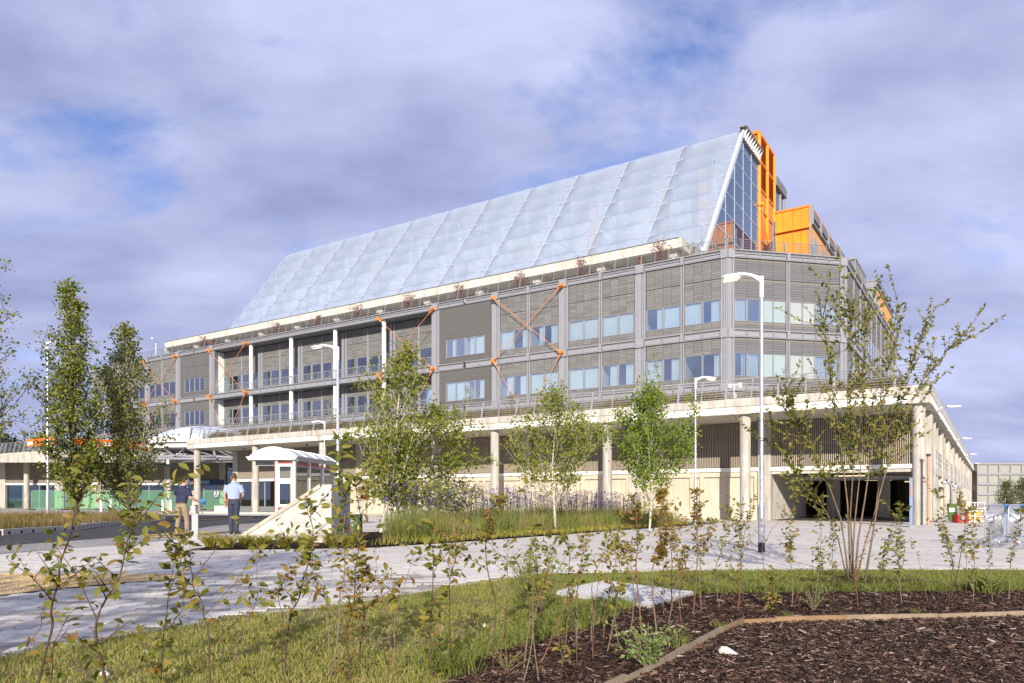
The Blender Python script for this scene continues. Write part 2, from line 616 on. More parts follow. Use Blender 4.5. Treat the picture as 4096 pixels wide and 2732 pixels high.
M['leaf_olive'] = leaf_mat('olive_leaves', [(0.085, 0.11, 0.022), (0.13, 0.155, 0.03), (0.18, 0.195, 0.038), (0.235, 0.23, 0.045), (0.31, 0.255, 0.05)], 0.35)
M['leaf_olive_obj'] = leaf_mat('olive_leaf', [(0.085, 0.11, 0.022), (0.13, 0.155, 0.03), (0.18, 0.195, 0.038), (0.235, 0.23, 0.045), (0.31, 0.255, 0.05)], 0.35, obj_random=True)
M['leaf_red'] = leaf_mat('copper_red_leaves', [(0.10, 0.025, 0.02), (0.17, 0.042, 0.028), (0.23, 0.07, 0.04)], 0.3)
M['leaf_dark'] = leaf_mat('dark_evergreen_leaves', [(0.018, 0.032, 0.012), (0.03, 0.048, 0.016), (0.045, 0.062, 0.02)], 0.2)
M['leaf_bamboo'] = leaf_mat('shrub_leaves', [(0.06, 0.085, 0.02), (0.09, 0.12, 0.028), (0.15, 0.145, 0.035)], 0.3)
M['hb_green'] = leaf_mat('hornbeam_leaf_green', [(0.10, 0.125, 0.022), (0.155, 0.18, 0.03), (0.22, 0.22, 0.04), (0.30, 0.25, 0.05)], 0.4, obj_random=True)
M['hb_yellow'] = leaf_mat('hornbeam_leaf_yellowing', [(0.16, 0.15, 0.026), (0.25, 0.21, 0.04), (0.32, 0.235, 0.046), (0.26, 0.14, 0.036)], 0.4, obj_random=True)
M['hb_brown'] = leaf_mat('hornbeam_leaf_brown', [(0.17, 0.15, 0.03), (0.235, 0.165, 0.036), (0.25, 0.14, 0.04), (0.17, 0.09, 0.03)], 0.35, obj_random=True)
M['lawn_blade'] = leaf_mat('lawn_grass', [(0.18, 0.225, 0.04), (0.26, 0.285, 0.06), (0.35, 0.325, 0.10), (0.45, 0.375, 0.19)], 0.42)
M['lawn_green'] = leaf_mat('fresh_grass', [(0.125, 0.165, 0.034), (0.18, 0.215, 0.048), (0.27, 0.26, 0.08)], 0.35)
M['tall_grass'] = leaf_mat('ornamental_grass', [(0.12, 0.175, 0.035), (0.18, 0.21, 0.05), (0.265, 0.245, 0.08), (0.36, 0.28, 0.13)], 0.3)
M['straw_grass'] = leaf_mat('straw_grass', [(0.13, 0.115, 0.035), (0.22, 0.165, 0.06), (0.32, 0.225, 0.095)], 0.3)
M['sedge'] = leaf_mat('sedge_leaves', [(0.16, 0.195, 0.028), (0.28, 0.29, 0.042), (0.42, 0.36, 0.06), (0.30, 0.19, 0.045)], 0.3)
M['verbena'] = leaf_mat('purple_flowers', [(0.09, 0.038, 0.18), (0.17, 0.08, 0.32), (0.05, 0.02, 0.045)], 0.2)
M['seed_head'] = leaf_mat('dark_seed_heads', [(0.03, 0.018, 0.014), (0.055, 0.03, 0.022)], 0.1)
M['chip'] = ramp_mat('bark_mulch', [(0.014, 0.009, 0.007), (0.029, 0.017, 0.012), (0.052, 0.029, 0.020), (0.095, 0.052, 0.036), (0.28, 0.18, 0.125)], 0.85)
M['chip_pale'] = ramp_mat('pale_mulch_chips', [(0.13, 0.075, 0.05), (0.30, 0.21, 0.155), (0.50, 0.41, 0.34)], 0.85)
M['pebble'] = ramp_mat('gravel', [(0.40, 0.27, 0.12), (0.55, 0.40, 0.20), (0.66, 0.53, 0.33), (0.48, 0.31, 0.15)], 0.8)
M['stone'] = mat('pale_stone', (0.62, 0.57, 0.50), 0.9, 0.15, 20, 0.4, 60)
M['paver'] = ramp_mat('paving_slab', [(0.54, 0.50, 0.442), (0.62, 0.578, 0.513), (0.65, 0.605, 0.538), (0.68, 0.635, 0.565)], 0.85)
M['paver_obj'] = ramp_mat('paving_slab_piece', [(0.28, 0.255, 0.225), (0.47, 0.433, 0.383), (0.62, 0.577, 0.512), (0.68, 0.635, 0.565)], 0.85, obj_random=True)
M['skin'] = mat('skin', (0.52, 0.27, 0.18), 0.55, 0.06, 8)
M['hair'] = mat('brown_hair', (0.085, 0.045, 0.025), 0.6, 0.3, 30, 0.3, 60)
M['hair_dark'] = mat('dark_hair', (0.03, 0.02, 0.015), 0.6, 0.3, 30, 0.3, 60)
M['shirt'] = mat('light_blue_shirt', (0.30, 0.37, 0.55), 0.85, 0.06, 6, 0.6, 9)
M['polo'] = mat('navy_polo_shirt', (0.022, 0.026, 0.065), 0.85, 0.1, 8, 0.6, 9)
M['trousers_navy'] = mat('navy_trousers', (0.035, 0.04, 0.07), 0.85, 0.1, 6, 0.7, 10)
M['trousers_khaki'] = mat('khaki_trousers', (0.27, 0.20, 0.135), 0.85, 0.1, 6, 0.7, 10)
M['shoe'] = mat('black_shoe', (0.015, 0.014, 0.014), 0.4, 0.2, 8)
M['shoe_sole'] = mat('white_shoe_sole', (0.6, 0.58, 0.55), 0.6, 0.05, 8)
M['belt'] = mat('brown_belt', (0.075, 0.03, 0.018), 0.4, 0.2, 8)


def brick_mat(name, c1, c2, mortar, bw, bh, rot, ms=0.012, rough=0.85):
    m, n, l, b = new_mat(name)
    tc = n.new('ShaderNodeTexCoord')
    mp = n.new('ShaderNodeMapping')
    mp.inputs['Rotation'].default_value = (0, 0, rot)
    l.new(tc.outputs['Object'], mp.inputs[0])
    br = n.new('ShaderNodeTexBrick')
    br.inputs['Color1'].default_value = (*c1, 1)
    br.inputs['Color2'].default_value = (*c2, 1)
    br.inputs['Mortar'].default_value = (*mortar, 1)
    br.inputs['Scale'].default_value = 1.0
    br.inputs['Brick Width'].default_value = bw
    br.inputs['Row Height'].default_value = bh
    br.inputs['Mortar Size'].default_value = ms
    l.new(mp.outputs[0], br.inputs['Vector'])
    no = n.new('ShaderNodeTexNoise')
    no.inputs['Scale'].default_value = 0.7
    no.inputs['Detail'].default_value = 7
    no.inputs['Roughness'].default_value = 0.65
    l.new(tc.outputs['Object'], no.inputs['Vector'])
    mr = n.new('ShaderNodeMapRange')
    mr.inputs['From Min'].default_value = 0.3
    mr.inputs['From Max'].default_value = 0.7
    mr.inputs['To Min'].default_value = 0.80
    mr.inputs['To Max'].default_value = 1.08
    l.new(no.outputs['Fac'], mr.inputs[0])
    mu = n.new('ShaderNodeMixRGB')
    mu.blend_type = 'MULTIPLY'
    mu.inputs[0].default_value = 1
    l.new(br.outputs['Color'], mu.inputs[1])
    l.new(mr.outputs[0], mu.inputs[2])
    n2 = n.new('ShaderNodeTexNoise')          # damp stains and scuffs
    n2.inputs['Scale'].default_value = 0.45
    n2.inputs['Detail'].default_value = 9
    n2.inputs['Roughness'].default_value = 0.7
    n2.inputs['Distortion'].default_value = 0.6
    l.new(tc.outputs['Object'], n2.inputs['Vector'])
    r2 = n.new('ShaderNodeMapRange')
    r2.inputs['From Min'].default_value = 0.56
    r2.inputs['From Max'].default_value = 0.68
    r2.inputs['To Min'].default_value = 1.0
    r2.inputs['To Max'].default_value = 0.70
    l.new(n2.outputs['Fac'], r2.inputs[0])
    m3 = n.new('ShaderNodeMixRGB')
    m3.blend_type = 'MULTIPLY'
    m3.inputs[0].default_value = 1
    l.new(mu.outputs[0], m3.inputs[1])
    l.new(r2.outputs[0], m3.inputs[2])
    l.new(m3.outputs[0], b.inputs['Base Color'])
    bp = n.new('ShaderNodeBump')
    bp.inputs['Strength'].default_value = 0.4
    bp.inputs['Distance'].default_value = 0.01
    bp.invert = True
    l.new(br.outputs['Fac'], bp.inputs['Height'])
    l.new(bp.outputs[0], b.inputs['Normal'])
    b.inputs['Roughness'].default_value = rough
    b.inputs['Specular IOR Level'].default_value = 0.25
    return m


PAV_E2 = Vector((-375, 1680)).normalized()     # direction of the short joints on the ground
PAV_E1 = Vector((PAV_E2.y, -PAV_E2.x))
PAV_ROT = -math.atan2(PAV_E1.y, PAV_E1.x)
M['paving_far'] = brick_mat('paving', (0.65, 0.605, 0.535), (0.625, 0.582, 0.515), (0.48, 0.445, 0.39), 0.36, 0.19, PAV_ROT, 0.005)
M['setts'] = brick_mat('granite_setts', (0.46, 0.44, 0.41), (0.33, 0.315, 0.29), (0.2, 0.19, 0.17), 0.24, 0.12, 0.5, 0.012)
M['pavement'] = brick_mat('pavement', (0.45, 0.415, 0.365), (0.42, 0.39, 0.34), (0.26, 0.24, 0.21), 0.6, 0.45, 0.58, 0.012)
M['paving_bed'] = mat('paving_joint_sand', (0.25, 0.23, 0.205), 0.95, 0.15, 6)


# ------------------------------------------------------------------ ground, paving, road, lawn and beds
def sheet(name, poly, dz, mt, step=1.5, kind='structure', flat=None):
    """a sheet of ground that follows the slope, poly in world x, y"""
    bm = bmesh.new()
    vs = [bm.verts.new((p[0], p[1], 0)) for p in poly]
    for t in tessellate_polygon([[Vector((p[0], p[1], 0)) for p in poly]]):
        try: bm.faces.new([vs[i] for i in t])
        except ValueError: pass
    for ax in (0, 1):
        lo = min(p[ax] for p in poly)
        hi = max(p[ax] for p in poly)
        k = lo + step
        while k < hi:
            co = [0, 0, 0]; co[ax] = k
            no = [0, 0, 0]; no[ax] = 1
            bmesh.ops.bisect_plane(bm, geom=bm.verts[:] + bm.edges[:] + bm.faces[:], plane_co=co, plane_no=no)
            k += step
    for w in bm.verts:
        w.co.z = (gz(w.co.x, w.co.y) if flat is None else flat) + dz
    bm.normal_update()
    for f in bm.faces:
        if f.normal.z < 0: f.normal_flip()
    me = bpy.data.meshes.new(name)
    bm.to_mesh(me)
    bm.free()
    me.materials.append(mt)
    o = link(name, me)
    if kind: o['kind'] = kind
    return o


def GP(pts, dz=0.0):
    return [G(x, y, dz).to_2d() for x, y in pts]


def inside(poly, x, y):
    c = False
    n = len(poly)
    for i in range(n):
        x1, y1 = poly[i][0], poly[i][1]
        x2, y2 = poly[(i + 1) % n][0], poly[(i + 1) % n][1]
        if (y1 > y) != (y2 > y) and x < (x2 - x1) * (y - y1) / (y2 - y1) + x1: c = not c
    return c


# the ground out to the horizon
gx = np.concatenate([np.arange(-900, -40, 60), np.arange(-40, 60, 2.5), np.arange(60, 901, 60)])
gy = np.concatenate([np.arange(-200, -10, 40), np.arange(-10, 130, 2.5), np.arange(130, 1501, 80)])
GX, GY = np.meshgrid(gx, gy)
gv = np.stack([GX, GY, gz_np(GX, GY) - 0.09], -1).reshape(-1, 3)
nx = len(gx)
gi = np.arange(len(gy) - 1)[:, None] * nx + np.arange(nx - 1)[None, :]
gf = np.stack([gi, gi + 1, gi + nx + 1, gi + nx], -1).reshape(-1, 4)
tag(link('ground', np_mesh('ground', gv, gf, M['field'])), kind='structure')

paving = sheet('paving', [(-60, -12), (45, -12), (70, 40), (90, 150), (-20, 150), (-75, 115), (-70, 40)], 0.0, M['paving_far'], 3.0)

LAWN_EDGE = [(-420, 2790), (-150, 2705), (0, 2652), (164, 2608), (468, 2561), (795, 2505), (1100, 2458), (1328, 2435), (1608, 2388), (1866, 2346),
             (2053, 2318), (2180, 2301), (2421, 2299), (2795, 2292), (3100, 2290), (3656, 2287), (4300, 2285)]
lawn_pts = GP(LAWN_EDGE)
LAWN = [tuple(p) for p in lawn_pts] + [(22, lawn_pts[-1].y), (22, -6), (-9, -6), (-6.5, 2.5)]
sheet('lawn', LAWN, 0.03, M['turf'], 1.0)
MULCH_EDGE = [(1700, 2830), (1840, 2735), (1912, 2679), (2006, 2632), (2304, 2552), (2398, 2524), (2491, 2468), (2599, 2416), (2702, 2398), (2842, 2391),
              (3100, 2388), (3700, 2381), (4300, 2377)]
mp_ = GP(MULCH_EDGE)
MULCH = [tuple(p) for p in mp_] + [(20, mp_[-1].y), (20, -4), (-0.8, -4)]
sheet('mulch_bed', MULCH, 0.045, M['soil'], 1.0)

GRAVEL = GP([(-500, 2300), (0, 2302), (400, 2303), (700, 2304), (720, 2310), (678, 2323), (468, 2337), (234, 2360), (0, 2386), (-500, 2440)])
sheet('gravel_patch', GRAVEL, 0.012, M['field'], 1.0)

ROAD = GP([(-900, 2205), (0, 2185), (300, 2163), (604, 2140), (780, 2118), (927, 2098), (1150, 2078), (1420, 2068), (1420, 2060), (1000, 2064), (774, 2059.5), (640, 2062), (500, 2066),
           (300, 2072), (0, 2080), (-900, 2090)])
sheet('road', ROAD, 0.012, M['asphalt'], 3.0)
SETTS = GP([(-900, 2240), (0, 2216), (300, 2192), (604, 2168), (860, 2140), (1010, 2118), (1250, 2090), (1430, 2075), (1420, 2066), (1150, 2076), (927, 2096), (780, 2116), (604, 2138), (300, 2161), (0, 2183), (-900, 2203)])
sheet('setts_strip', SETTS, 0.006, M['setts'], 3.0)
for k, pts in enumerate([[(560, 2142), (900, 2128), (905, 2131), (565, 2146)], [(600, 2150), (720, 2146), (722, 2149), (602, 2153)], [(690, 2133), (880, 2139), (878, 2142), (688, 2136)],
                         [(800, 2078), (1010, 2071), (1012, 2073), (802, 2080)]]):
    sheet('road_marking', GP(pts), 0.018, M['yellow_line'], 3.0)

# the raised pavement in front of the entrance, with its kerb stones
PAVE = GP([(-900, 2078), (0, 2069), (300, 2062), (500, 2057), (640, 2054), (774, 2052), (1000, 2056), (1450, 2056), (1450, 2030), (500, 2022), (-900, 2020)])
sheet('pavement', PAVE, 0.13, M['pavement'], 3.0)


def kerb_run(name, label, pts, h, w, ln, holes=False, mt=None, n_max=260):
    """a run of separate kerb stones along a line on the ground"""
    root = thing(name, label, 'kerb', (pts[0][0], pts[0][1], gz(*pts[0])))
    P = [Vector((p[0], p[1])) for p in pts]
    cnt = 0
    carry = 0.0
    for a, b in zip(P[:-1], P[1:]):
        L = (b - a).length
        d = (b - a) / L
        k = 0.0
        while k < L - 0.15 and cnt < n_max:
            e = min(k + ln, L)
            p, q = a + d * (k + 0.006), a + d * (e - 0.006)
            m = MB()
            zp, zq = gz(p.x, p.y), gz(q.x, q.y)
            nrm = Vector((-d.y, d.x)) * w / 2
            jz = RNG.uniform(-0.004, 0.004)
            lo = [(p.x - nrm.x, p.y - nrm.y, zp - 0.1), (q.x - nrm.x, q.y - nrm.y, zq - 0.1), (q.x + nrm.x, q.y + nrm.y, zq - 0.1), (p.x + nrm.x, p.y + nrm.y, zp - 0.1)]
            hi = [(x * 1, y, (zp if i in (0, 3) else zq) + h + jz) for i, (x, y, _) in enumerate(lo)]
            m.hull(lo, hi)
            st = m.build('kerb_stone', mt or M['kerb'], root)
            if holes:
                c = (p + q) / 2
                sgn = -1 if (c - nrm).length < (c + nrm).length else 1
                f = c + nrm * sgn * 1.02
                hm = MB()
                zc = gz(c.x, c.y) + h * 0.42
                ring = [Vector((f.x + d.x * 0.055 * math.cos(t), f.y + d.y * 0.055 * math.cos(t), zc + 0.05 * math.sin(t))) for t in [2 * PI * i / 10 for i in range(10)]]
                back = [r + Vector((nrm.x, nrm.y, 0)) * (-sgn * 0.4) for r in ring]
                hm.hull(ring, back)
                hm.build('drain_hole', M['dark'], st)
            k = e
            cnt += 1
    return root


ISLAND_FRONT = GP([(-700, 2170), (0, 2143), (300, 2121), (560, 2097), (630, 2089), (656, 2084), (650, 2078), (600, 2074), (500, 2073), (300, 2078), (-700, 2092)])
ISLAND = [tuple(p) for p in ISLAND_FRONT]
sheet('island_soil', ISLAND, 0.15, M['turf'], 2.0)
kerb_run('island_kerb', 'pale drainage kerb with round holes curving round the planted island', [tuple(p) for p in ISLAND_FRONT[:9]], 0.17, 0.16, 0.5, True)
kerb_run('pavement_kerb', 'low pale kerb along the entrance pavement beyond the road', [tuple(p) for p in PAVE[1:8]], 0.14, 0.14, 0.9)
kerb_run('lawn_edging', 'thin pale edging stones between the paving and the lawn', [tuple(p) for p in lawn_pts[:12]], 0.035, 0.09, 0.9)

# paving slabs: the 300 that show largest are objects, the others one mesh
SLAB_L, SLAB_W = 0.36, 0.19
cells = []
O2 = Vector((0.0, 8.0))
for j in range(-30, 45):
    for i in range(-45, 50):
        c = O2 + PAV_E1 * (i * SLAB_L + (j % 2) * SLAB_L * 0.5) + PAV_E2 * (j * SLAB_W)
        if c.y < 4.6 or c.y > 13.2 or abs(c.x) > 0.73 * c.y + 0.5: continue
        if inside(LAWN, c.x, c.y - 0.35): continue
        if inside(GRAVEL, c.x, c.y) : continue
        cells.append((c.y, c))
cells.sort(key=lambda q: q[0])
sb = MB()
hl, hw = SLAB_L / 2 - 0.005, SLAB_W / 2 - 0.005
sb.hull([(-hl, -hw, -0.03), (hl, -hw, -0.03), (hl, hw, -0.03), (-hl, hw, -0.03)], [(-hl, -hw, 0.008), (hl, -hw, 0.008), (hl, hw, 0.008), (-hl, hw, 0.008)])
slab_me = sb.mesh('paving_slab', M['paver_obj'])
SV, SF, SR = [], [], []
tpl = np.array(sb.v)
tf = np.array(sb.f)
for k, (_, c) in enumerate(cells):
    ex = Vector((PAV_E1.x, PAV_E1.y, gz(c.x + PAV_E1.x, c.y + PAV_E1.y) - gz(c.x, c.y)))
    ey = Vector((PAV_E2.x, PAV_E2.y, gz(c.x + PAV_E2.x, c.y + PAV_E2.y) - gz(c.x, c.y)))
    ez = ex.cross(ey).normalized()
    z = gz(c.x, c.y) + 0.002 + RNG.uniform(-0.0015, 0.002)
    mx = Matrix(((ex.x, ey.x, ez.x, c.x), (ex.y, ey.y, ez.y, c.y), (ex.z, ey.z, ez.z, z), (0, 0, 0, 1)))
    if k < 300:
        link('paving_slab', slab_me, paving, mx)
    else:
        a = np.array(mx)
        SV.append(tpl @ a[:3, :3].T + a[:3, 3])
        SF.append(tf + 8 * (k - 300))
        SR.append(np.full(8, RNG.random() ** 0.8))
if SV:
    o = link('paving_slabs', np_mesh('paving_slabs', np.concatenate(SV), np.concatenate(SF), M['paver'], np.concatenate(SR)), paving)
    o['kind'] = 'stuff'
# jointing sand under the slabs near the camera
near_poly = [(-10, 4.2), (10, 4.2), (10.5, 13.3), (-10.5, 13.3)]
tag(sheet('joint_sand', near_poly, 0.003, M['paving_bed'], 1.5), kind='structure')

# timber edging of the mulch bed, board by board
TIM = [(2380, 2790), (2501, 2732), (2646, 2664), (2749, 2604), (2889, 2529), (2973, 2496), (3100, 2489), (3384, 2482), (3749, 2473), (4096, 2463), (4300, 2458)]
tp = GP(TIM, 0.05)
te = thing('timber_edging', 'low timber board edging bending through the dark mulch bed', 'edging', (tp[0].x, tp[0].y, gz(*tp[0])))
for a, b in zip(tp[:-1], tp[1:]):
    L = (b - a).length
    n = max(1, round(L / 1.1))
    for k in range(n):
        p, q = a.lerp(b, k / n), a.lerp(b, (k + 1) / n - 0.006)
        m = MB()
        m.beam((p.x, p.y, gz(p.x, p.y) + 0.052 + RNG.uniform(-0.012, 0.012)), (q.x, q.y, gz(q.x, q.y) + 0.052 + RNG.uniform(-0.012, 0.012)), 0.026, 0.085)
        m.build('board', M['timber'] if 4 <= tp.index(a) <= 6 else M['timber_pale'], te)

# inspection cover in the lawn: a steel plate with raised tread pattern
cq = [G(x, y, 0.085) for x, y in ((2225, 2362), (2415, 2321), (2775, 2366), (2600, 2419))]
cov = thing('inspection_cover', 'large galvanised tread plate cover lying in the grass', 'cover', cq[0])
m = MB()
m.hull([p - Vector((0, 0, 0.05)) for p in cq], cq)
m.build('plate', M['tread'], cov)
m = MB()
nu, nv = 44, 30
for i in range(nu):
    for j in range(nv):
        a_, b_ = (i + 0.5) / nu, (j + 0.5) / nv
        p = cq[0].lerp(cq[1], b_).lerp(cq[3].lerp(cq[2], b_), a_)
        d1 = (cq[3] - cq[0]).normalized() * (0.026 if (i + j) % 2 else 0.009)
        d2 = (cq[1] - cq[0]).normalized() * (0.009 if (i + j) % 2 else 0.026)
        m.add([p - d1, p + d2, p + d1, p - d2, p + Vector((0, 0, 0.006))], [(0, 1, 4), (1, 2, 4), (2, 3, 4), (3, 0, 4)])
o = m.build('tread_pattern', M['tread'], cov)
o['kind'] = 'stuff'
for name, label, q in (('drain_cover', 'dark slatted drain cover in the paving near the left saplings', ((812, 2486), (960, 2458), (1035, 2470), (885, 2499))),
                       ('drain_cover', 'dark slatted drain cover at the edge of the lawn beyond the tread plate', ((2640, 2306), (2700, 2297), (2800, 2302), (2745, 2310)))):
    q = [G(x, y, 0.035) for x, y in q]
    r = thing(name, label, 'drain cover', q[0])
    m = MB()
    m.hull([p - Vector((0, 0, 0.06)) for p in q], [p - Vector((0, 0, 0.015)) for p in q])
    m.build('frame', M['black'], r)
    for k in range(9):
        a_, b_ = (k + 0.15) / 9, (k + 0.8) / 9
        p = [q[0].lerp(q[3], a_), q[1].lerp(q[2], a_), q[1].lerp(q[2], b_), q[0].lerp(q[3], b_)]
        m = MB()
        m.hull([v - Vector((0, 0, 0.02)) for v in p], p)
        m.build('slat', M['bark_dark'], r)


# ------------------------------------------------------------------ the building: grid of 8.4 m
ANG = math.radians(33.25)
U2 = Vector((-math.cos(ANG), math.sin(ANG), 0))       # along the long front, to the far left
V2 = Vector((math.sin(ANG), math.cos(ANG), 0))        # into the building
C0 = Vector((19.9, 35.8, 0))                          # the right-hand corner column
B = 8.4


def W(t, s, z=0.0):
    return C0 + U2 * t + V2 * s + Vector((0, 0, z))


def frame(t, s, ax):
    """right-handed frame on a wall: x to the viewer's right, y inward, z up"""
    X = ax.normalized()
    Yv = Vector((0, 0, 1)).cross(X)
    o = W(t, s)
    return Matrix(((X.x, Yv.x, 0, o.x), (X.y, Yv.y, 0, o.y), (X.z, Yv.z, 1, 0), (0, 0, 0, 1)))


TS = Matrix(((U2.x, V2.x, 0, C0.x), (U2.y, V2.y, 0, C0.y), (0, 0, 1, 0), (0, 0, 0, 1)))   # (t, s, z) to world
Z_SOF, Z_POD = 5.91, 6.76
S_U = 24.6
T_L = 126.0

pod = thing('car_park_podium', 'long concrete podium on round columns with fin screens and a dark car park opening', 'podium', W(0, 0))
PM = lambda: MB(TS)


def pod_part(name, fn, mt, smooth=False, kind=None):
    m = PM()
    fn(m)
    return m.build(name, mt, pod, smooth, kind)


# slabs
def f(m):
    m.prism([(-0.30, -0.30), (59.3, -0.30), (59.3, 11), (84, 11), (84, -0.30), (140, -0.30), (140, 40), (17, 40), (17, 115), (-0.30, 115)], Z_SOF + 0.02, Z_POD - 0.04)
pod_part('deck_slab', f, M['concrete'])

# front fascia: concrete edge above, white strips below with concrete nibs over the columns
runs = []
for k in range(7): runs.append((B * k, B * (k + 1)))
for t0, t1 in runs:
    a, b = (t0 if t0 > 0 else -0.55), (t1 if t1 < 58 else 59.6)
    pod_part('edge_beam', lambda m: m.box(a + 0.004, b - 0.004, -0.55, -0.28, 6.34, Z_POD), M['concrete'])
    pod_part('edge_beam', lambda m: m.box(a + 0.004, b - 0.004, -0.50, -0.28, Z_SOF, 6.335), M['concrete'])
    pod_part('white_strip', lambda m: m.box(t0 + 0.42, t1 - 0.42, -0.54, -0.50, Z_SOF + 0.03, 6.29), M['white'])
for k in range(6):
    t0, t1 = 84 + B * k, 84 + B * (k + 1)
    a = t0 - 0.4 if k == 0 else t0
    pod_part('edge_beam', lambda m: m.box(a + 0.004, t1 - 0.004, -0.55, -0.28, 6.34, Z_POD), M['concrete'])
    pod_part('edge_beam', lambda m: m.box(a + 0.004, t1 - 0.004, -0.50, -0.28, Z_SOF, 6.335), M['concrete'])
    pod_part('white_strip', lambda m: m.box(t0 + 0.42, t1 - 0.42, -0.54, -0.50, Z_SOF + 0.03, 6.29), M['white'])
pod_part('edge_beam', lambda m: m.box(59.3, 59.6, -0.27, 11, Z_SOF, Z_POD), M['concrete'])
pod_part('edge_beam', lambda m: m.box(83.6, 83.99, -0.27, 11, Z_SOF, Z_POD), M['concrete'])
pod_part('edge_beam', lambda m: m.box(59.6, 83.6, 10.7, 10.98, Z_SOF, Z_POD), M['concrete'])
# right-hand side
for k in range(13):
    s0, s1 = B * k, B * (k + 1)
    a = -0.275 if k == 0 else s0
    pod_part('edge_beam', lambda m: m.box(-0.55, -0.28, a + 0.004, s1 - 0.004, 6.34, Z_POD), M['concrete'])
    pod_part('edge_beam', lambda m: m.box(-0.50, -0.28, a + 0.004, s1 - 0.004, Z_SOF, 6.335), M['concrete'])
    pod_part('white_strip', lambda m: m.box(-0.54, -0.50, s0 + 0.42, s1 - 0.42, Z_SOF + 0.03, 6.29), M['white'])
# columns
for t in [B * k for k in range(8)] + [84 + B * k for k in range(6)]:
    def f(m): m.cyl(t, 0.02, -0.1, Z_SOF + 0.01, 0.29, 24)
    pod_part('column', f, M['concrete_column'], SM)
for k in range(1, 13):
    def f(m): m.cyl(0.02, B * k, -0.1, Z_SOF + 0.01, 0.29, 20)
    pod_part('column', f, M['concrete_column'], SM)

# lower front wall, bay by bay
SW = 4.2


def wall_bay(t0, t1, kind):
    """kind: panel, shop, open"""
    a, b = t0 + 0.375, t1 - 0.375
    pod_part('pier', lambda m: (m.box(t1 - 0.372, t1 + 0.372, SW - 0.14, SW + 0.4, 0, Z_SOF)), M['concrete_column'])
    pod_part('white_strip', lambda m: m.box(a, b, SW - 0.12, SW + 0.3, 2.94, 3.16), M['white'])
    # fin screen above
    pod_part('screen_backing', lambda m: m.box(a, b, SW + 0.10, SW + 0.3, 3.165, Z_SOF), M['dark'])
    m = PM()
    n = int((b - a) / 0.105)
    for i in range(n):
        x = a + (i + 0.5) * (b - a) / n
        m.box(x - 0.027, x + 0.027, SW - 0.03, SW + 0.04, 3.22, Z_SOF - 0.02)
    for zz in (3.17, 4.5, 5.85): m.box(a, b, SW + 0.045, SW + 0.075, zz, zz + 0.04)
    m.build('fin_screen', M['fin'], pod, kind='stuff')
    if kind == 'panel':
        pod_part('wall_panel', lambda m: m.box(a, (a + b) / 2 - 0.008, SW + 0.14, SW + 0.3, 0.6, 2.62), M['panel_concrete'])
        pod_part('wall_panel', lambda m: m.box((a + b) / 2 + 0.008, b, SW + 0.14, SW + 0.3, 0.6, 2.62), M['panel_concrete'])
        pod_part('lintel', lambda m: m.box(a, b, SW - 0.01, SW + 0.3, 2.62, 2.935), M['panel_concrete'])
        pod_part('plinth', lambda m: m.box(a, b, SW - 0.01, SW + 0.3, 0, 0.6), M['panel_concrete'])
        for x in (a + 0.13, b - 0.13, (a + b) / 2 - 0.32, (a + b) / 2 + 0.32):
            pod_part('stile', lambda m: m.box(x - 0.13, x + 0.13, SW, SW + 0.135, 0.603, 2.617), M['panel_concrete'])
        for x in (a + 1.9, b - 1.9):
            pod_part('joint_strip', lambda m: m.box(x - 0.07, x + 0.07, SW + 0.10, SW + 0.138, 0.603, 2.617), M['panel_concrete'])
    elif kind == 'shop':
        pod_part('plinth', lambda m: m.box(a, b, SW - 0.01, SW + 0.3, 0, 0.55), M['metal'])
        for i in range(4):
            x0, x1 = a + i * (b - a) / 4, a + (i + 1) * (b - a) / 4
            pod_part('shop_pane', lambda m: m.box(x0 + 0.05, x1 - 0.05, SW + 0.12, SW + 0.135, 0.56, 2.88), M['glass_shop'])
            pod_part('mullion', lambda m: m.box(x0 - 0.045, x0 + 0.045, SW + 0.05, SW + 0.2, 0.553, 2.935), M['metal_light'])
        pod_part('shop_back_wall', lambda m: m.box(a, b, SW + 3.5, SW + 3.7, 0, 2.93), M['render_white'])
        pod_part('shop_ceiling', lambda m: m.box(a, b, SW + 0.3, SW + 3.5, 2.88, 2.93), M['interior_floor'])
    elif kind == 'open':
        pod_part('lintel', lambda m: m.box(a, b, SW - 0.02, SW + 0.5, 2.75, 2.935), M['concrete'])


wall_bay(0, B, 'open')
for k in range(1, 6): wall_bay(B * k, B * (k + 1), 'panel')
wall_bay(B * 6, B * 7, 'shop')
for k in range(6): wall_bay(84 + B * k, 84 + B * (k + 1), 'panel')
pod_part('pier', lambda m: m.box(-0.33, 0.40, 3.7, 5.0, 0, Z_SOF), M['concrete_column'])
pod_part('return_wall', lambda m: m.box(59.2, 59.5, SW + 0.41, 26, 0, Z_SOF), M['concrete'])
pod_part('return_wall', lambda m: m.box(83.9, 84.3, SW + 0.41, 26, 0, Z_SOF), M['concrete'])
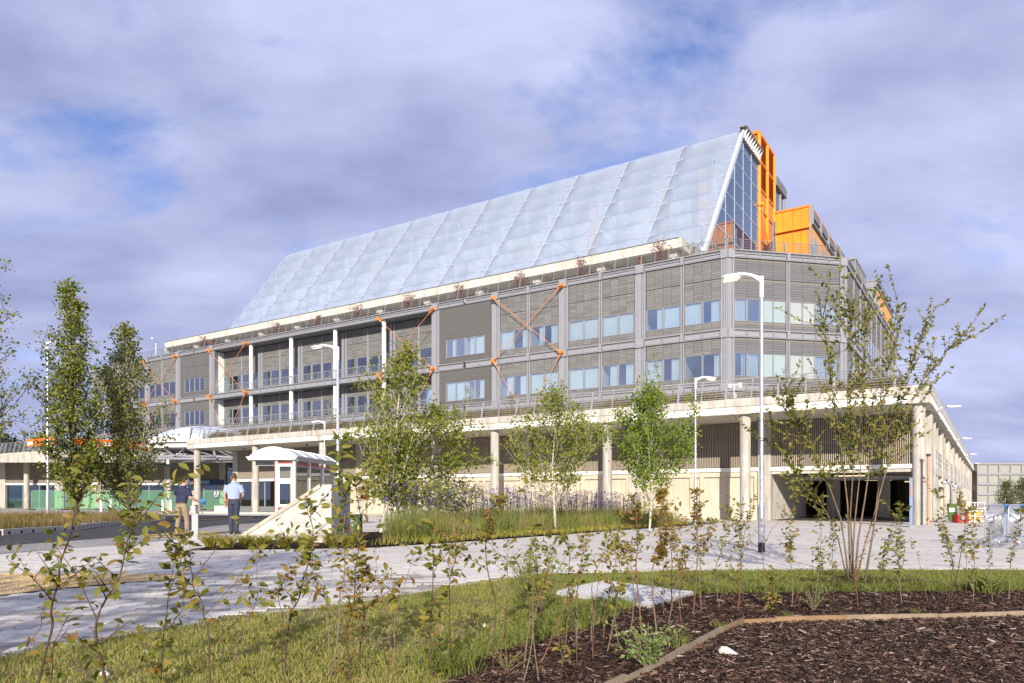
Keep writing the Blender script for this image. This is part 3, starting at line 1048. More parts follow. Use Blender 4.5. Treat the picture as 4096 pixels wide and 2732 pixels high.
# car park behind the opening
sheet('car_park_floor', [W(-0.3, 4.3).to_2d(), W(8.05, 4.3).to_2d(), W(8.05, 60).to_2d(), W(-0.3, 60).to_2d()], 0.008, M['asphalt'], 6)
pod_part('jamb_wall', lambda m: m.box(8.05, 8.35, SW + 0.51, 14, 0, 2.93), M['concrete_pale'])
pod_part('back_wall', lambda m: m.box(-0.3, 20, 46, 46.4, 0, 2.95), M['concrete'])
pod_part('inner_wall', lambda m: m.box(19, 19.3, 14, 46, 0, 2.95), M['concrete'])
pod_part('upper_deck', lambda m: m.prism([(0.6, 4.75), (59, 4.75), (59, 46), (17, 46), (17, 112), (0.6, 112)], 2.97, 3.15), M['concrete'])
for k, (t, s) in enumerate(((6.3, 14.5), (3.4, 17), (6.6, 25), (1.2, 21), (3.6, 32), (10, 22), (13, 30))):
    pod_part('inner_column', lambda m: m.box(t - 0.35, t + 0.35, s - 0.5, s + 0.5, 0, 2.95), M['concrete_pale'])
for (t, s) in ((4.2, 7.5), (4.6, 12.5), (4.0, 19), (2.0, 26)):
    o = pod_part('strip_light', lambda m: m.box(t - 0.9, t + 0.9, s - 0.06, s + 0.06, 2.62, 2.70), M['lamp'])
    pod_part('light_hanger', lambda m: (m.box(t - 0.7, t - 0.68, s - 0.01, s + 0.01, 2.7, 2.97), m.box(t + 0.68, t + 0.7, s - 0.01, s + 0.01, 2.7, 2.97)), M['galv_dull'])
for s in (5.6, 9.0): 
    pod_part('ceiling_duct', lambda m: m.box(0.6, 7.6, s, s + 0.35, 2.42, 2.58), M['galv_dull'])
# right-hand side: middle beam, wall panels and rails between the columns
for k in range(13):
    s0, s1 = B * k + (5.0 if k == 0 else 0.30), B * (k + 1) - 0.30
    if k == 0: s0 = 5.02
    pod_part('edge_beam', lambda m: m.box(-0.20, 0.55, s0, s1, 2.72, 3.12), M['concrete'])
    for j in (1,):
        a = s0 + (s1 - s0) * j / 4
        pod_part('wall_fin', lambda m: m.box(-0.2, 0.9, a + 0.9, a + 1.25, 3.125, Z_SOF), M['concrete_column'])
        pod_part('wall_fin', lambda m: m.box(-0.2, 0.9, a + 0.9, a + 1.25, 0, 2.715), M['concrete_column'])
    if k > 1: pod_part('wall_panel', lambda m: m.box(1.2, 1.5, s0, s1, 0, Z_SOF), M['panel_concrete'])
    m = PM()
    for zz in (3.45, 3.8, 4.15): m.box(-0.17, -0.13, s0, s1, zz, zz + 0.04)
    for j in range(6):
        a = s0 + (s1 - s0) * (j + 0.5) / 6
        m.box(-0.175, -0.125, a, a + 0.05, 3.12, 4.2)
    m.build('guard_rail', M['galv_dull'], pod)
# downlights under the slab
for k in range(14):
    t = 3.9 + 4.2 * k if k < 13 else 88
    pod_part('downlight', lambda m: m.cyl(t, 1.75, Z_SOF - 0.26, Z_SOF + 0.02, 0.11, 12), M['metal_light'])
for t in (88.2, 92, 96.5, 101): pod_part('downlight', lambda m: m.cyl(t, 1.75, Z_SOF - 0.26, Z_SOF + 0.02, 0.11, 12), M['metal_light'])

# ------------------------------------------------------------------ entrance court: walls, shopfronts, round canopy
ent = thing('entrance_building', 'shaded brown entrance front with shop windows under the podium gap', 'shopfront', A(480, 2040, 90).to_2d().to_3d())
EM = Matrix.Translation((-50, 88, 0))


def ent_part(name, x0, x1, y0, y1, z0, z1, mt):
    m = MB(EM)
    m.box(x0, x1, y0, y1, z0, z1)
    return m.build(name, mt, ent)


ent_part('soffit', -30, 29, -4.5, 3, 5.6, 5.9, M['concrete'])
ent_part('edge_beam', -30, 29, -4.9, -4.51, 5.4, 6.3, M['concrete_column'])
for i in range(7):
    x0, x1 = -24 + i * 6.6, -24 + (i + 1) * 6.6 - 0.7
    ent_part('pier', x1 + 0.003, x1 + 0.697, -0.2, 0.5, 0, 5.6, M['concrete_column'])
    if i == 6:
        for j in range(4): ent_part('dark_pane', x0 + j * 1.48, x0 + j * 1.48 + 1.43, 0.1, 0.14, 0.1, 5.5, M['glass_shop'])
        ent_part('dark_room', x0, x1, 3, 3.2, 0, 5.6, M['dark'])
        continue
    ent_part('screen_backing', x0, x1, 0.1, 0.3, 3.17, 5.6, M['dark'])
    m = MB(EM)
    for k in range(44): m.box(x0 + k * (x1 - x0) / 44, x0 + k * (x1 - x0) / 44 + 0.075, -0.02, 0.06, 3.2, 5.58)
    m.build('fin_screen', M['fin'], ent, kind='stuff')
    ent_part('white_strip', x0, x1, -0.15, 0.3, 2.93, 3.16, M['white_dull'])
    for j in range(3):
        a = x0 + j * (x1 - x0) / 3
        ent_part('shop_pane', a + 0.05, a + (x1 - x0) / 3 - 0.05, 0.1, 0.12, 0.12, 2.9, M['glass_shop'])
        ent_part('mullion', a - 0.04, a + 0.045, 0.03, 0.2, 0.0, 2.93, M['metal_light'])
    ent_part('shop_back_wall', x0, x1, 4, 4.2, 0, 2.93, M['render_white'])
    ent_part('counter', x0 + 0.6, x1 - 1.2, 2.4, 3.0, 0, 1.1, M['wood'])


def text_mesh(txt, size, mt, name='lettering', depth=0.006):
    cu = bpy.data.curves.new(name, 'FONT')
    cu.body = txt
    cu.size = size
    cu.extrude = depth
    cu.align_x = 'CENTER'
    cu.align_y = 'CENTER'
    tmp = bpy.data.objects.new('tmp_text', cu)
    COL.objects.link(tmp)
    dg = bpy.context.evaluated_depsgraph_get()
    me = bpy.data.meshes.new_from_object(tmp.evaluated_get(dg))
    me.materials.clear()
    me.materials.append(mt)
    bpy.data.objects.remove(tmp)
    bpy.data.curves.remove(cu)
    me.transform(Matrix.Rotation(PI / 2, 4, 'X'))
    return me


def put_text(txt, size, mt, parent, loc, rz=0.0, name='lettering', sx=1.0):
    me = text_mesh(txt, size, mt, name)
    o = link(name, me, parent)
    o.location = Vector(loc) - wloc(parent)
    o.rotation_euler = (0, 0, rz)
    o.scale = (sx, 1, 1)
    return o


# shop sign
p0, p1 = A(763, 1938, 87.6), A(841, 1920, 87.6)
sg = thing('shop_sign', 'blue shop sign with four orange squares and white capitals above the entrance shop', 'sign', (p0.x, 87.6, p0.z))
m = MB()
m.box(p0.x, p1.x, 87.6, 87.7, p0.z, p1.z)
m.build('sign_board', M['sign_blue'], sg)
hgt = p1.z - p0.z
for i in range(2):
    for j in range(2):
        m = MB()
        x = p0.x + 0.18 + i * hgt * 0.36
        z = p0.z + hgt * (0.16 + 0.38 * j)
        m.box(x, x + hgt * 0.29, 87.57, 87.6, z, z + hgt * 0.30)
        m.build('orange_square', M['orange_panel'], sg)
put_text('GREGGS', hgt * 0.86, M['sign_white'], sg, (p0.x + (p1.x - p0.x) * 0.62, 87.58, (p0.z + p1.z) / 2), sx=0.86)
m = MB()
m.box(p0.x - 1.6, p1.x + 1.6, 87.72, 87.85, p0.z - 0.05, p1.z + 0.05)
m.build('fascia_panel', M['sign_navy'], sg)

# round canopy over the court
cpos = W(70, 8.5)
can = thing('entrance_canopy', 'white edged pillow roof canopy on a ring of grey steel trusses over the entrance court', 'canopy', cpos)
cz = 7.35
m = MB()
rr = [(0.01, cz + 1.95), (1.5, cz + 1.87), (3.0, cz + 1.6), (4.4, cz + 1.12), (5.3, cz + 0.6), (5.7, cz + 0.22)]
m.lathe(rr, cpos.x, cpos.y, 32)
m.build('pillow_roof', mat('white_pillow_foil', (0.62, 0.68, 0.80), 0.3, 0.03, 1, spec=0.5), can, True)
for k in range(16):
    a0, a1 = 2 * PI * k / 16, 2 * PI * (k + 1) / 16
    for (r, z0, z1) in ((5.9, cz - 0.20, cz + 0.30), (5.5, cz - 0.72, cz - 0.26)):
        m = MB()
        q = [(r * math.cos(a) + cpos.x, r * math.sin(a) + cpos.y) for a in (a0, a1)]
        q2 = [((r - 0.3) * math.cos(a) + cpos.x, (r - 0.3) * math.sin(a) + cpos.y) for a in (a1, a0)]
        m.prism(q + q2, z0, z1)
        m.build('rim_panel', M['white_dull'], can)
for k in range(12):
    a0, a1 = 2 * PI * k / 12, 2 * PI * (k + 1) / 12
    P = lambda r, a, z: (cpos.x + r * math.cos(a), cpos.y + r * math.sin(a), z)
    for (r, z, w) in ((5.3, cz - 0.75, 0.10), (7.2, cz - 1.75, 0.12), (9.0, cz - 2.1, 0.12)):
        m = MB()
        m.tube([P(r, a0, z), P(r, a1, z)], w, 8)
        m.build('ring_tube', M['metal_light'], can, True)
    for (r0, z0, r1, z1, w) in ((5.3, cz - 0.75, 7.2, cz - 1.75, 0.07), (7.2, cz - 1.75, 9.0, cz - 2.1, 0.07), (5.3, cz - 0.75, 6.3, cz - 2.3, 0.06), (6.3, cz - 2.3, 9.0, cz - 2.1, 0.06)):
        m = MB()
        m.tube([P(r0, a0, z0), P(r1, a0, z1)], w, 6)
        m.build('truss_strut', M['metal_light'], can, True)
        m = MB()
        m.tube([P(r0, a0, z0), P(r1, a1, z1)], w * 0.7, 6)
        m.build('truss_strut', M['metal_light'], can, True)
    if k % 3 == 0:
        m = MB()
        x, y, z = P(9.0, a0, cz - 2.1)
        m.cyl(x, y, z - 0.55, z - 0.1, 0.13, 10)
        m.build('hanging_light', M['silver'], can, SM)


# ------------------------------------------------------------------ railings
def railing(name, label, pts, h, step, lean, nr, post_w=0.05, mt=None, fat=2, cap_post=150, col_rail=0.035):
    """posts and rails along a path on the building; lean tips the top inward"""
    mt = mt or M['metal_light']
    root = thing(name, label, 'railing', pts[0])
    P = [Vector(p) for p in pts]
    cnt = 0
    for a, b in zip(P[:-1], P[1:]):
        L = (b - a).length
        d = (b - a) / L
        inn = Vector((0, 0, 1)).cross(d) * lean
        n = max(1, round(L / step))
        for k in range(n + 1):
            p = a + d * (L * k / n)
            m = MB()
            w = post_w * (1.5 if k % fat == 0 else 0.8)
            m.beam(p, p + inn + Vector((0, 0, h)), w, w * 1.6, d)
            if cnt < cap_post: m.build('post', mt, root)
            cnt += 1
        for j in range(nr):
            fz = (j + 0.7) / nr if j < nr - 1 else 1.0
            m = MB()
            r = col_rail * (0.5 if j < nr - 1 else 1.1)
            m.tube([a + inn * fz + Vector((0, 0, h * fz)), b + inn * fz + Vector((0, 0, h * fz))], r, 6)
            m.build('rail', mt, root, True)
    return root


railing('terrace_railing', 'long grey railing with leaning posts along the edge of the podium terrace', [W(59.4, 10.5, Z_POD), W(59.4, -0.38, Z_POD), W(-0.38, -0.38, Z_POD), W(-0.38, 100, Z_POD)], 1.12, 1.4, 0.30, 8, 0.045, cap_post=300, col_rail=0.028)
railing('terrace_railing', 'grey railing with leaning posts on the far left wing behind the poplars', [W(136, -0.38, Z_POD), W(84, -0.38, Z_POD), W(84, 10, Z_POD)], 1.25, 1.2, 0.30, 8, 0.05, col_rail=0.03)


# ------------------------------------------------------------------ main grey block
blk = thing('hospital_block', 'long grey three storey hospital block with terracotta planks, blue windows and a cut corner', 'hospital', W(16.8, S_U, Z_POD))
FF = frame(T_L, S_U, -U2)                                  # front wall
FC = frame(16.8, S_U, (W(8.4, S_U + 8.4) - W(16.8, S_U)))  # cut corner
FR = frame(8.4, S_U + 8.4, V2)                             # right-hand wall
CHL = B * math.sqrt(2)
LEDGES = ((22.93, 23.65), (15.80, 16.54), (10.95, 11.65))
plank_count = [0]
plank_cache = {}
many = MB()
many_rnd = []


def bpart(name, Fm, boxes, mt, kind=None):
    if name in ('wall_backing', 'pilaster', 'ledge_rail', 'ledge_plate', 'fin_rail') and len(boxes) > 1:
        for b in boxes: bpart(name, Fm, [b], mt)
        return
    m = MB(Fm)
    for b in boxes: m.box(*b)
    return m.build(name, mt, blk, kind=kind)


def planks(Fm, x0, x1, z0, z1, cols, y=0.0, style='plank', single=False, pale_rows=()):
    rows = max(1, round((z1 - z0) / 0.225))
    ph = (z1 - z0) / rows
    xs = [x0 + (x1 - x0) * i / cols for i in range(cols + 1)]
    for r in range(rows):
        for c in range(cols):
            a, b = xs[c] + 0.012, xs[c + 1] - 0.012
            za, zb = z1 - (r + 1) * ph + 0.011, z1 - r * ph - 0.011
            if single and plank_count[0] < 300:
                plank_count[0] += 1
                mt = 'plank_pale' if r in pale_rows else style
                key = (round(b - a, 3), round(zb - za, 3), mt)
                if key not in plank_cache:
                    m = MB()
                    m.hull([(0, 0.0, 0), (b - a, 0.0, 0), (b - a, 0.04, 0), (0, 0.04, 0)], [(0, -0.012, zb - za), (b - a, -0.012, zb - za), (b - a, 0.04, zb - za), (0, 0.04, zb - za)])
                    plank_cache[key] = m.mesh('plank', M[mt])
                mx = Fm @ Matrix.Translation((a, y, za))
                mx = Matrix.Translation(-wloc(blk)) @ mx
                link('plank', plank_cache[key], blk, mx)
            else:
                many.M = Fm
                many.hull([(a, y, za), (b, y, za), (b, y + 0.04, za), (a, y + 0.04, za)], [(a, y - 0.012, zb), (b, y - 0.012, zb), (b, y + 0.04, zb), (a, y + 0.04, zb)])
                many_rnd.append(RNG.random())


win_cache = {}


def window(Fm, x0, x1, z0, z1, blind, y=0.0, film=None):
    """frame with its pane and blind"""
    w, h = x1 - x0, z1 - z0
    key = (round(w, 3), round(h, 3))
    if key not in win_cache:
        m = MB()
        e = 0.05
        m.box(0, w, -0.05, 0.08, 0, e); m.box(0, w, -0.05, 0.08, h - e, h)
        m.box(0, e, -0.05, 0.08, e, h - e); m.box(w - e, w, -0.05, 0.08, e, h - e)
        p = MB()
        p.box(e, w - e, 0.0, 0.012, e, h - e)
        win_cache[key] = (m.mesh('window', M['metal_light']), {k: p.mesh('pane', M[k]) for k in ('glass', 'glass_frosted', 'glass_frosted_blue')})
    fm, pms = win_cache[key]
    mx = Matrix.Translation(-wloc(blk)) @ Fm @ Matrix.Translation((x0, y, z0))
    o = link('window', fm, blk, mx)
    link('pane', pms[film or 'glass'], o)
    if blind and not film:
        b0, b1 = blind
        m = MB()
        xx = 0.06 + (w - 0.12) * b0
        xe = 0.06 + (w - 0.12) * b1
        n = max(1, int((xe - xx) / 0.11))
        for i in range(n):
            a = xx + (xe - xx) * i / n
            m.hull([(a, 0.16, 0.06), (a + 0.085, 0.185, 0.06), (a + 0.087, 0.19, 0.06), (a + 0.002, 0.165, 0.06)],
                   [(a, 0.16, h - 0.06), (a + 0.085, 0.185, h - 0.06), (a + 0.087, 0.19, h - 0.06), (a + 0.002, 0.165, h - 0.06)])
        link('blind', m.mesh('blind', M['blind']), o)
    return o


def rand_blind():
    r = RNG.random()
    if r < 0.17: return None
    if r < 0.58: return (0, 1)
    if r < 0.75: return (0.62, 1)
    if r < 0.9: return (0, 0.35)
    return (0.45, 1)


def ledge(Fm, x0, x1, z0, z1, n, top=False):
    """grey band: rail on top, slotted channel, lower plate, upright dividers"""
    h = z1 - z0
    bpart('ledge', Fm, [(x0, x1, -0.10, 0.1, z0 + 0.02, z1 - 0.02)], M['metal'])
    bx = [(x0, x1, -0.24, -0.102, z1 - 0.09, z1), (x0, x1, -0.17, -0.102, z0, z0 + 0.06)]
    if top: bx += [(x0, x1, -0.18, -0.102, z0 + h * 0.52, z0 + h * 0.60)]
    bpart('ledge_rail', Fm, bx, M['metal_light'])
    bpart('ledge_divider', Fm, [(x0 + (x1 - x0) * i / n - 0.03, x0 + (x1 - x0) * i / n + 0.03, -0.16, -0.103, z0 + 0.065, z1 - 0.095) for i in range(1, n)], M['metal_light'])
    ms = [(x0 + (x1 - x0) * i / n + 0.09, x0 + (x1 - x0) * (i + 1) / n - 0.09, -0.135, -0.1015, z0 + 0.10, z0 + h * (0.42 if top else 0.68)) for i in range(n)]
    bpart('ledge_plate', Fm, ms, M['metal_light'])


def pilaster(Fm, x, wide, y=0.0, z0=6.76):
    segs = [(z0, LEDGES[2][0]), (LEDGES[2][1], LEDGES[1][0]), (LEDGES[1][1], LEDGES[0][0])]
    if wide:
        bx = []
        for a, b in segs:
            bx += [(x - 0.55, x - 0.33, -0.07, 0.05, a, b), (x - 0.29, x + 0.15, -0.13, 0.05, a, b - 0.08), (x + 0.19, x + 0.31, -0.09, 0.05, a, b - 0.08), (x + 0.35, x + 0.55, -0.07, 0.05, a, b)]
        bpart('pilaster', Fm, bx, M['metal_light'])
        bpart('pilaster_backing', Fm, [(x - 0.56, x + 0.56, 0.055, 0.12, z0, LEDGES[0][0])], M['metal'])
        for (a, b) in LEDGES: bpart('node_plate', Fm, [(x - 0.42, x + 0.42, -0.27, -0.105, a - 0.06, b + 0.01)], M['metal_light'])
    else:
        bx = []
        for a, b in segs:
            bx += [(x - 0.17, x - 0.05, -0.09, 0.05, a, b), (x + 0.05, x + 0.17, -0.09, 0.05, a, b)]
        bpart('pilaster', Fm, bx, M['metal_light'])
        bpart('pilaster_backing', Fm, [(x - 0.18, x + 0.18, 0.055, 0.12, z0, LEDGES[0][0])], M['metal'])
        for (a, b) in LEDGES: bpart('node_plate', Fm, [(x - 0.15, x + 0.15, -0.245, -0.105, a - 0.02, b + 0.005)], M['metal_light'])


def field(Fm, x0, x1, cols, nwin, y=0.0, style='plank', single=False, pale=False, films=None, backing=True):
    """planks and two storeys of windows between two pilasters"""
    fl = (0,) if pale else ()
    planks(Fm, x0, x1, 21.15, 22.92, cols, y, style, single, fl)
    planks(Fm, x0, x1, 19.30, 21.10, cols, y, style, single, fl)
    planks(Fm, x0, x1, 16.56, 17.23, cols, y, style, single, fl)
    planks(Fm, x0, x1, 14.45, 15.79, cols, y, style, single, fl)
    planks(Fm, x0, x1, 11.67, 12.27, cols, y, style, single, fl)
    planks(Fm, x0, x1, 6.80, 10.93, cols, y, style, False)
    for r, (z0, z1) in enumerate(((17.25, 19.28), (12.29, 14.42))):
        for i in range(nwin):
            a, b = x0 + (x1 - x0) * i / nwin, x0 + (x1 - x0) * (i + 1) / nwin
            fm = films[r][i] if films else None
            window(Fm, a + 0.015, b - 0.015, z0, z1, rand_blind(), y, fm)
    if backing:
        bpart('wall_backing', Fm, [(x0 - 0.1, x1 + 0.1, y + 0.05, y + 0.12, a, b) for a, b in ((19.28, 22.93), (14.42, 17.25), (6.76, 12.29))], M['dark'])


# windows and planks of the cut corner first: they show largest
half = CHL / 2
FB = 'glass_frosted_blue'
FG = 'glass_frosted'
field(FC, 0.62, half - 0.2, 4, 4, 0, 'plank_grey', True, True, [[None, None, FB, FB], [None, None, FB, FB]])
field(FC, half + 0.2, CHL - 0.62, 4, 4, 0, 'plank_grey', True, True, [[FG, FG, None, None], [FG, FG, None, None]])
for (a, b) in LEDGES:
    ledge(FC, 0.45, half - 0.16, a, b, 4, b > 20)
    ledge(FC, half + 0.16, CHL - 0.45, a, b, 4, b > 20)
pilaster(FC, half, False)


def corner_post(t, s, dirs):
    """folded corner pilaster"""
    m = MB(TS)
    p = [(t, s)]
    for a, b in ((6.76, LEDGES[2][0] - 0.05), (LEDGES[2][1], LEDGES[1][0] - 0.05), (LEDGES[1][1], LEDGES[0][0] - 0.05)):
        for (F, x0, x1) in dirs:
            mm = MB(F)
            n_ = 3
            for i in range(n_):
                w = (x1 - x0) / n_
                mm.box(x0 + i * w + 0.02, x0 + (i + 1) * w - 0.02, -0.10 if i != 1 else -0.06, 0.08, a, b)
            mm.build('pilaster', M['metal_light'], blk)
    for (a, b) in LEDGES:
        for (F, x0, x1) in dirs:
            bpart('node_plate', F, [(x0, x1, -0.20, 0.08, a - 0.05, b + 0.01)], M['metal_light'])


FRONT_L = T_L - 16.8
corner_post(16.8, S_U, [(FF, FRONT_L - 0.62, FRONT_L + 0.04), (FC, -0.04, 0.60)])
corner_post(8.4, S_U + 8.4, [(FC, CHL - 0.60, CHL + 0.04), (FR, -0.04, 0.60)])

# front wall, bay 12 (next to the corner) back to bay 0 (far left)
for k in range(12, -1, -1):
    x0, x1 = k * B, (k + 1) * B
    xm = (x0 + x1) / 2
    if k < 12 and k not in (4, 5, 6, 7): pilaster(FF, x1, True)
    recess = 4 <= k <= 8
    e1 = 0.62
    if not recess:
        if k == 9:                       # vertical fin bay
            for (a, b) in ((16.56, 22.92), (11.67, 15.79), (6.8, 10.93)):
                m = MB(FF)
                n = 58
                for i in range(n):
                    xx = x0 + e1 + (B - 2 * e1) * i / n
                    inw = i > 7 and i < 51
                    for (za, zb) in (((a, b),) if not inw or b < 11 else ((a, 17.2), (19.33, b)) if b > 20 else ((a, 12.25), (14.47, b))):
                        if zb > za: m.box(xx, xx + 0.06, -0.06, 0.03, za, zb)
                m.build('fin_screen', M['fin_metal'], blk, kind='stuff')
                bpart('fin_rail', FF, [(x0 + e1, x1 - e1, -0.075, -0.062, zz, zz + 0.05) for zz in ((21.2, 19.9) if b > 20 else (15.3,) if b > 15 else (9,))], M['fin_metal'])
            wx0, wx1 = x0 + e1 + 7.6 * (B - 2 * e1) / 58, x0 + e1 + 51 * (B - 2 * e1) / 58
            for (z0, z1) in ((17.25, 19.28), (12.29, 14.42)):
                for i in range(4): window(FF, wx0 + (wx1 - wx0) * i / 4 + 0.01, wx0 + (wx1 - wx0) * (i + 1) / 4 - 0.01, z0, z1, rand_blind())
            bpart('wall_backing', FF, [(x0 + 0.5, x1 - 0.5, 0.05, 0.12, a, b) for a, b in ((19.28, 22.93), (14.42, 17.25), (6.76, 12.29))] +
                  [(x0 + 0.5, wx0, 0.05, 0.12, 17.25, 19.28), (wx1, x1 - 0.5, 0.05, 0.12, 17.25, 19.28), (x0 + 0.5, wx0, 0.05, 0.12, 12.29, 14.42), (wx1, x1 - 0.5, 0.05, 0.12, 12.29, 14.42)], M['dark'])
        elif k == 3:                     # plain dark panels
            wx0, wx1 = x0 + 1.7, x1 - 1.7
            for i in range(4):
                a, b = x0 + e1 + (B - 2 * e1) * i / 4, x0 + e1 + (B - 2 * e1) * (i + 1) / 4
                for (z0, z1) in ((21.1, 22.92), (19.33, 21.07), (16.56, 17.22), (14.47, 15.79), (11.67, 12.26), (6.8, 10.93)):
                    bpart('panel', FF, [(a + 0.012, b - 0.012, 0, 0.04, z0, z1)], M['panel_dark'])
            for (z0, z1) in ((17.25, 19.28), (12.29, 14.42)):
                for i in range(4): window(FF, wx0 + (wx1 - wx0) * i / 4 + 0.01, wx0 + (wx1 - wx0) * (i + 1) / 4 - 0.01, z0, z1, rand_blind())
                bpart('panel', FF, [(x0 + e1, wx0 - 0.02, 0, 0.04, z0 - 0.02, z1 + 0.02)], M['panel_dark'])
                bpart('panel', FF, [(wx1 + 0.02, x1 - e1, 0, 0.04, z0 - 0.02, z1 + 0.02)], M['panel_dark'])
            bpart('wall_backing', FF, [(x0 + 0.5, x1 - 0.5, 0.05, 0.12, a, b) for a, b in ((19.28, 22.93), (14.42, 17.25), (6.76, 12.29))] +
                  [(x0 + 0.5, wx0, 0.05, 0.12, 17.25, 19.28), (wx1, x1 - 0.5, 0.05, 0.12, 17.25, 19.28), (x0 + 0.5, wx0, 0.05, 0.12, 12.29, 14.42), (wx1, x1 - 0.5, 0.05, 0.12, 12.29, 14.42)], M['dark'])
        else:
            field(FF, x0 + e1, xm - 0.2, 4, 2, 0, 'plank', k >= 11)
            field(FF, xm + 0.2, x1 - e1, 4, 2, 0, 'plank', k >= 11)
            pilaster(FF, xm, False)
    else:
        yb = 2.0
        for h in range(2):
            a, b = (x0 + 0.45, xm - 0.12) if h == 0 else (xm + 0.12, x1 - 0.45)
            if k == 8 and h == 1: b = x1 - 0.02
            if k == 4 and h == 0: a = x0 + 0.02
            field(FF, a, b, 4, 2, yb)
        bpart('pilaster', FF, [(xm - 0.11, xm + 0.11, yb - 0.06, yb + 0.04, 6.76, 22.9)], M['metal_light'])
        if k < 8: bpart('pilaster', FF, [(x1 - 0.42, x1 - 0.08, yb - 0.06, yb + 0.04, 6.76, 22.9), (x1 + 0.08, x1 + 0.42, yb - 0.06, yb + 0.04, 6.76, 22.9)], M['metal_light'])
        # balcony floors and soffits
        for (a, b) in LEDGES: bpart('balcony_floor', FF, [(x0 + 0.003, x1 - 0.003, 0.105, yb - 0.07, a + 0.06, b - 0.16)], M['metal'])
        if k < 8:
            m = MB(FF)
            m.cyl(x1, 0.42, 6.76, LEDGES[2][0] + 0.05, 0.27, 16); m.cyl(x1, 0.42, LEDGES[2][1] - 0.2, LEDGES[1][0] + 0.05, 0.27, 16)
            m.cyl(x1, 0.42, LEDGES[1][1] - 0.2, LEDGES[0][0] + 0.05, 0.27, 16)
            m.build('column', M['white_dull'], blk, SM)
        for zz in (LEDGES[1][1], LEDGES[2][1]):
            m = MB(FF)
            for j in range(8): m.box(x0 + 0.3 + j * 1.05, x0 + 0.33 + j * 1.05, 0.1, 0.13, zz - 0.1, zz + 1.1)
            for j in range(6): m.box(x0 + 0.01, x1 - 0.01, 0.09, 0.11, zz + 0.2 + 0.17 * j, zz + 0.22 + 0.17 * j)
            m.box(x0 + 0.01, x1 - 0.01, 0.07, 0.13, zz + 1.08, zz + 1.13)
            m.build('balcony_railing', M['metal_light'], blk)
    for (a, b) in LEDGES:
        if recess:
            ledge(FF, x0 + (0.42 if k == 4 else 0.0), x1 - (0.42 if k == 8 else 0.0), a, b, 6, b > 20)
        else:
            ledge(FF, x0 + 0.43, xm - 0.16, a, b, 2, b > 20)
            ledge(FF, xm + 0.16, x1 - (0.64 if k == 12 else 0.43), a, b, 2, b > 20)
pilaster(FF, 0.3, True)
# side walls of the recess
for xx in (4 * B, 9 * B):
    s_ = 1 if xx < 5 * B else -1
    bpart('recess_side_wall', FF, [(xx - 0.12 * s_, xx + 0.0 * s_ + 0.001, 0.13, 2.0, 6.76, 22.9)], M['metal'])
    for zz in (9, 12.5, 14.6, 18.0, 20.2): bpart('panel_joint', FF, [(xx - 0.004, xx + 0.004, 0.2, 1.95, zz, zz + 0.04)], M['dark'])

# right-hand wall
for k in range(5):
    x0, x1 = 0.62 + k * B, 0.62 + (k + 1) * B
    field(FR, x0 + (0.0 if k == 0 else 0.25), (x0 + x1) / 2 - 0.2, 4, 2)
    field(FR, (x0 + x1) / 2 + 0.2, x1 - 0.25, 4, 2)
    pilaster(FR, (x0 + x1) / 2, False)
    pilaster(FR, x1, False)
    for (a, b) in LEDGES:
        ledge(FR, x0 - (0.0 if k == 0 else 0.0), (x0 + x1) / 2 - 0.16, a, b, 4, b > 20)
        ledge(FR, (x0 + x1) / 2 + 0.16, x1, a, b, 4, b > 20)

many.M = None
ov = np.array(many.v, dtype=np.float32)
o = link('planks', np_mesh('planks', ov, np.array(many.f), M['plank_many'], np.repeat(np.array(many_rnd), 8), wloc(blk)), blk)
o['kind'] = 'stuff'
# left end wall, roof, rooms behind the windows
def f2(name, poly, z0, z1, mt):
    m = MB(TS)
    m.prism(poly, z0, z1)
    return m.build(name, mt, blk)


f2('roof', [(T_L - 0.02, S_U + 0.12), (16.85, S_U + 0.12), (8.52, S_U + 8.48), (8.52, S_U + 50), (T_L - 0.02, S_U + 50)], 23.2, 23.6, M['concrete'])
f2('end_wall', [(T_L, S_U + 0.1), (T_L + 0.2, S_U + 0.1), (T_L + 0.2, S_U + 50), (T_L, S_U + 50)], 6.7, 23.6, M['metal'])
INN = [(T_L - 0.2, S_U + 2.2), (T_L - 0.2, S_U + 9), (20.5, S_U + 9), (14.5, S_U + 15), (14.5, S_U + 50), (8.75, S_U + 50), (8.75, S_U + 8.6), (17.0, S_U + 0.4), (50.6, S_U + 0.4), (50.6, S_U + 2.2)]
for zf in (16.45, 11.5):
    f2('room_floor', INN, zf - 0.25, zf - 0.05, M['interior_floor'])
for zf in (20.2, 15.3):
    f2('room_ceiling', INN, zf, zf + 0.15, M['render_white'])
f2('room_back_wall', [(T_L - 0.2, S_U + 7.5), (T_L - 0.2, S_U + 7.6), (19.8, S_U + 7.6), (13.6, S_U + 13.8), (13.6, S_U + 50), (13.5, S_U + 50), (13.5, S_U + 13.7), (19.7, S_U + 7.5)], 6.8, 22.9, M['render_white'])
for k in range(26):
    t = 16.8 + 4.2 * (k + 1)
    if t > T_L - 2: break
    ds = 2.2 if 50.5 < t < 92.3 else 0.2
    f2('partition', [(t - 0.06, S_U + ds), (t + 0.06, S_U + ds), (t + 0.06, S_U + 7.48), (t - 0.06, S_U + 7.48)], 11.46, 22.9, M['render_white'])
m = MB(FC)
m.box(half - 0.06, half + 0.06, 0.2, 7, 11.46, 22.9)
m.build('partition', M['render_white'], blk)


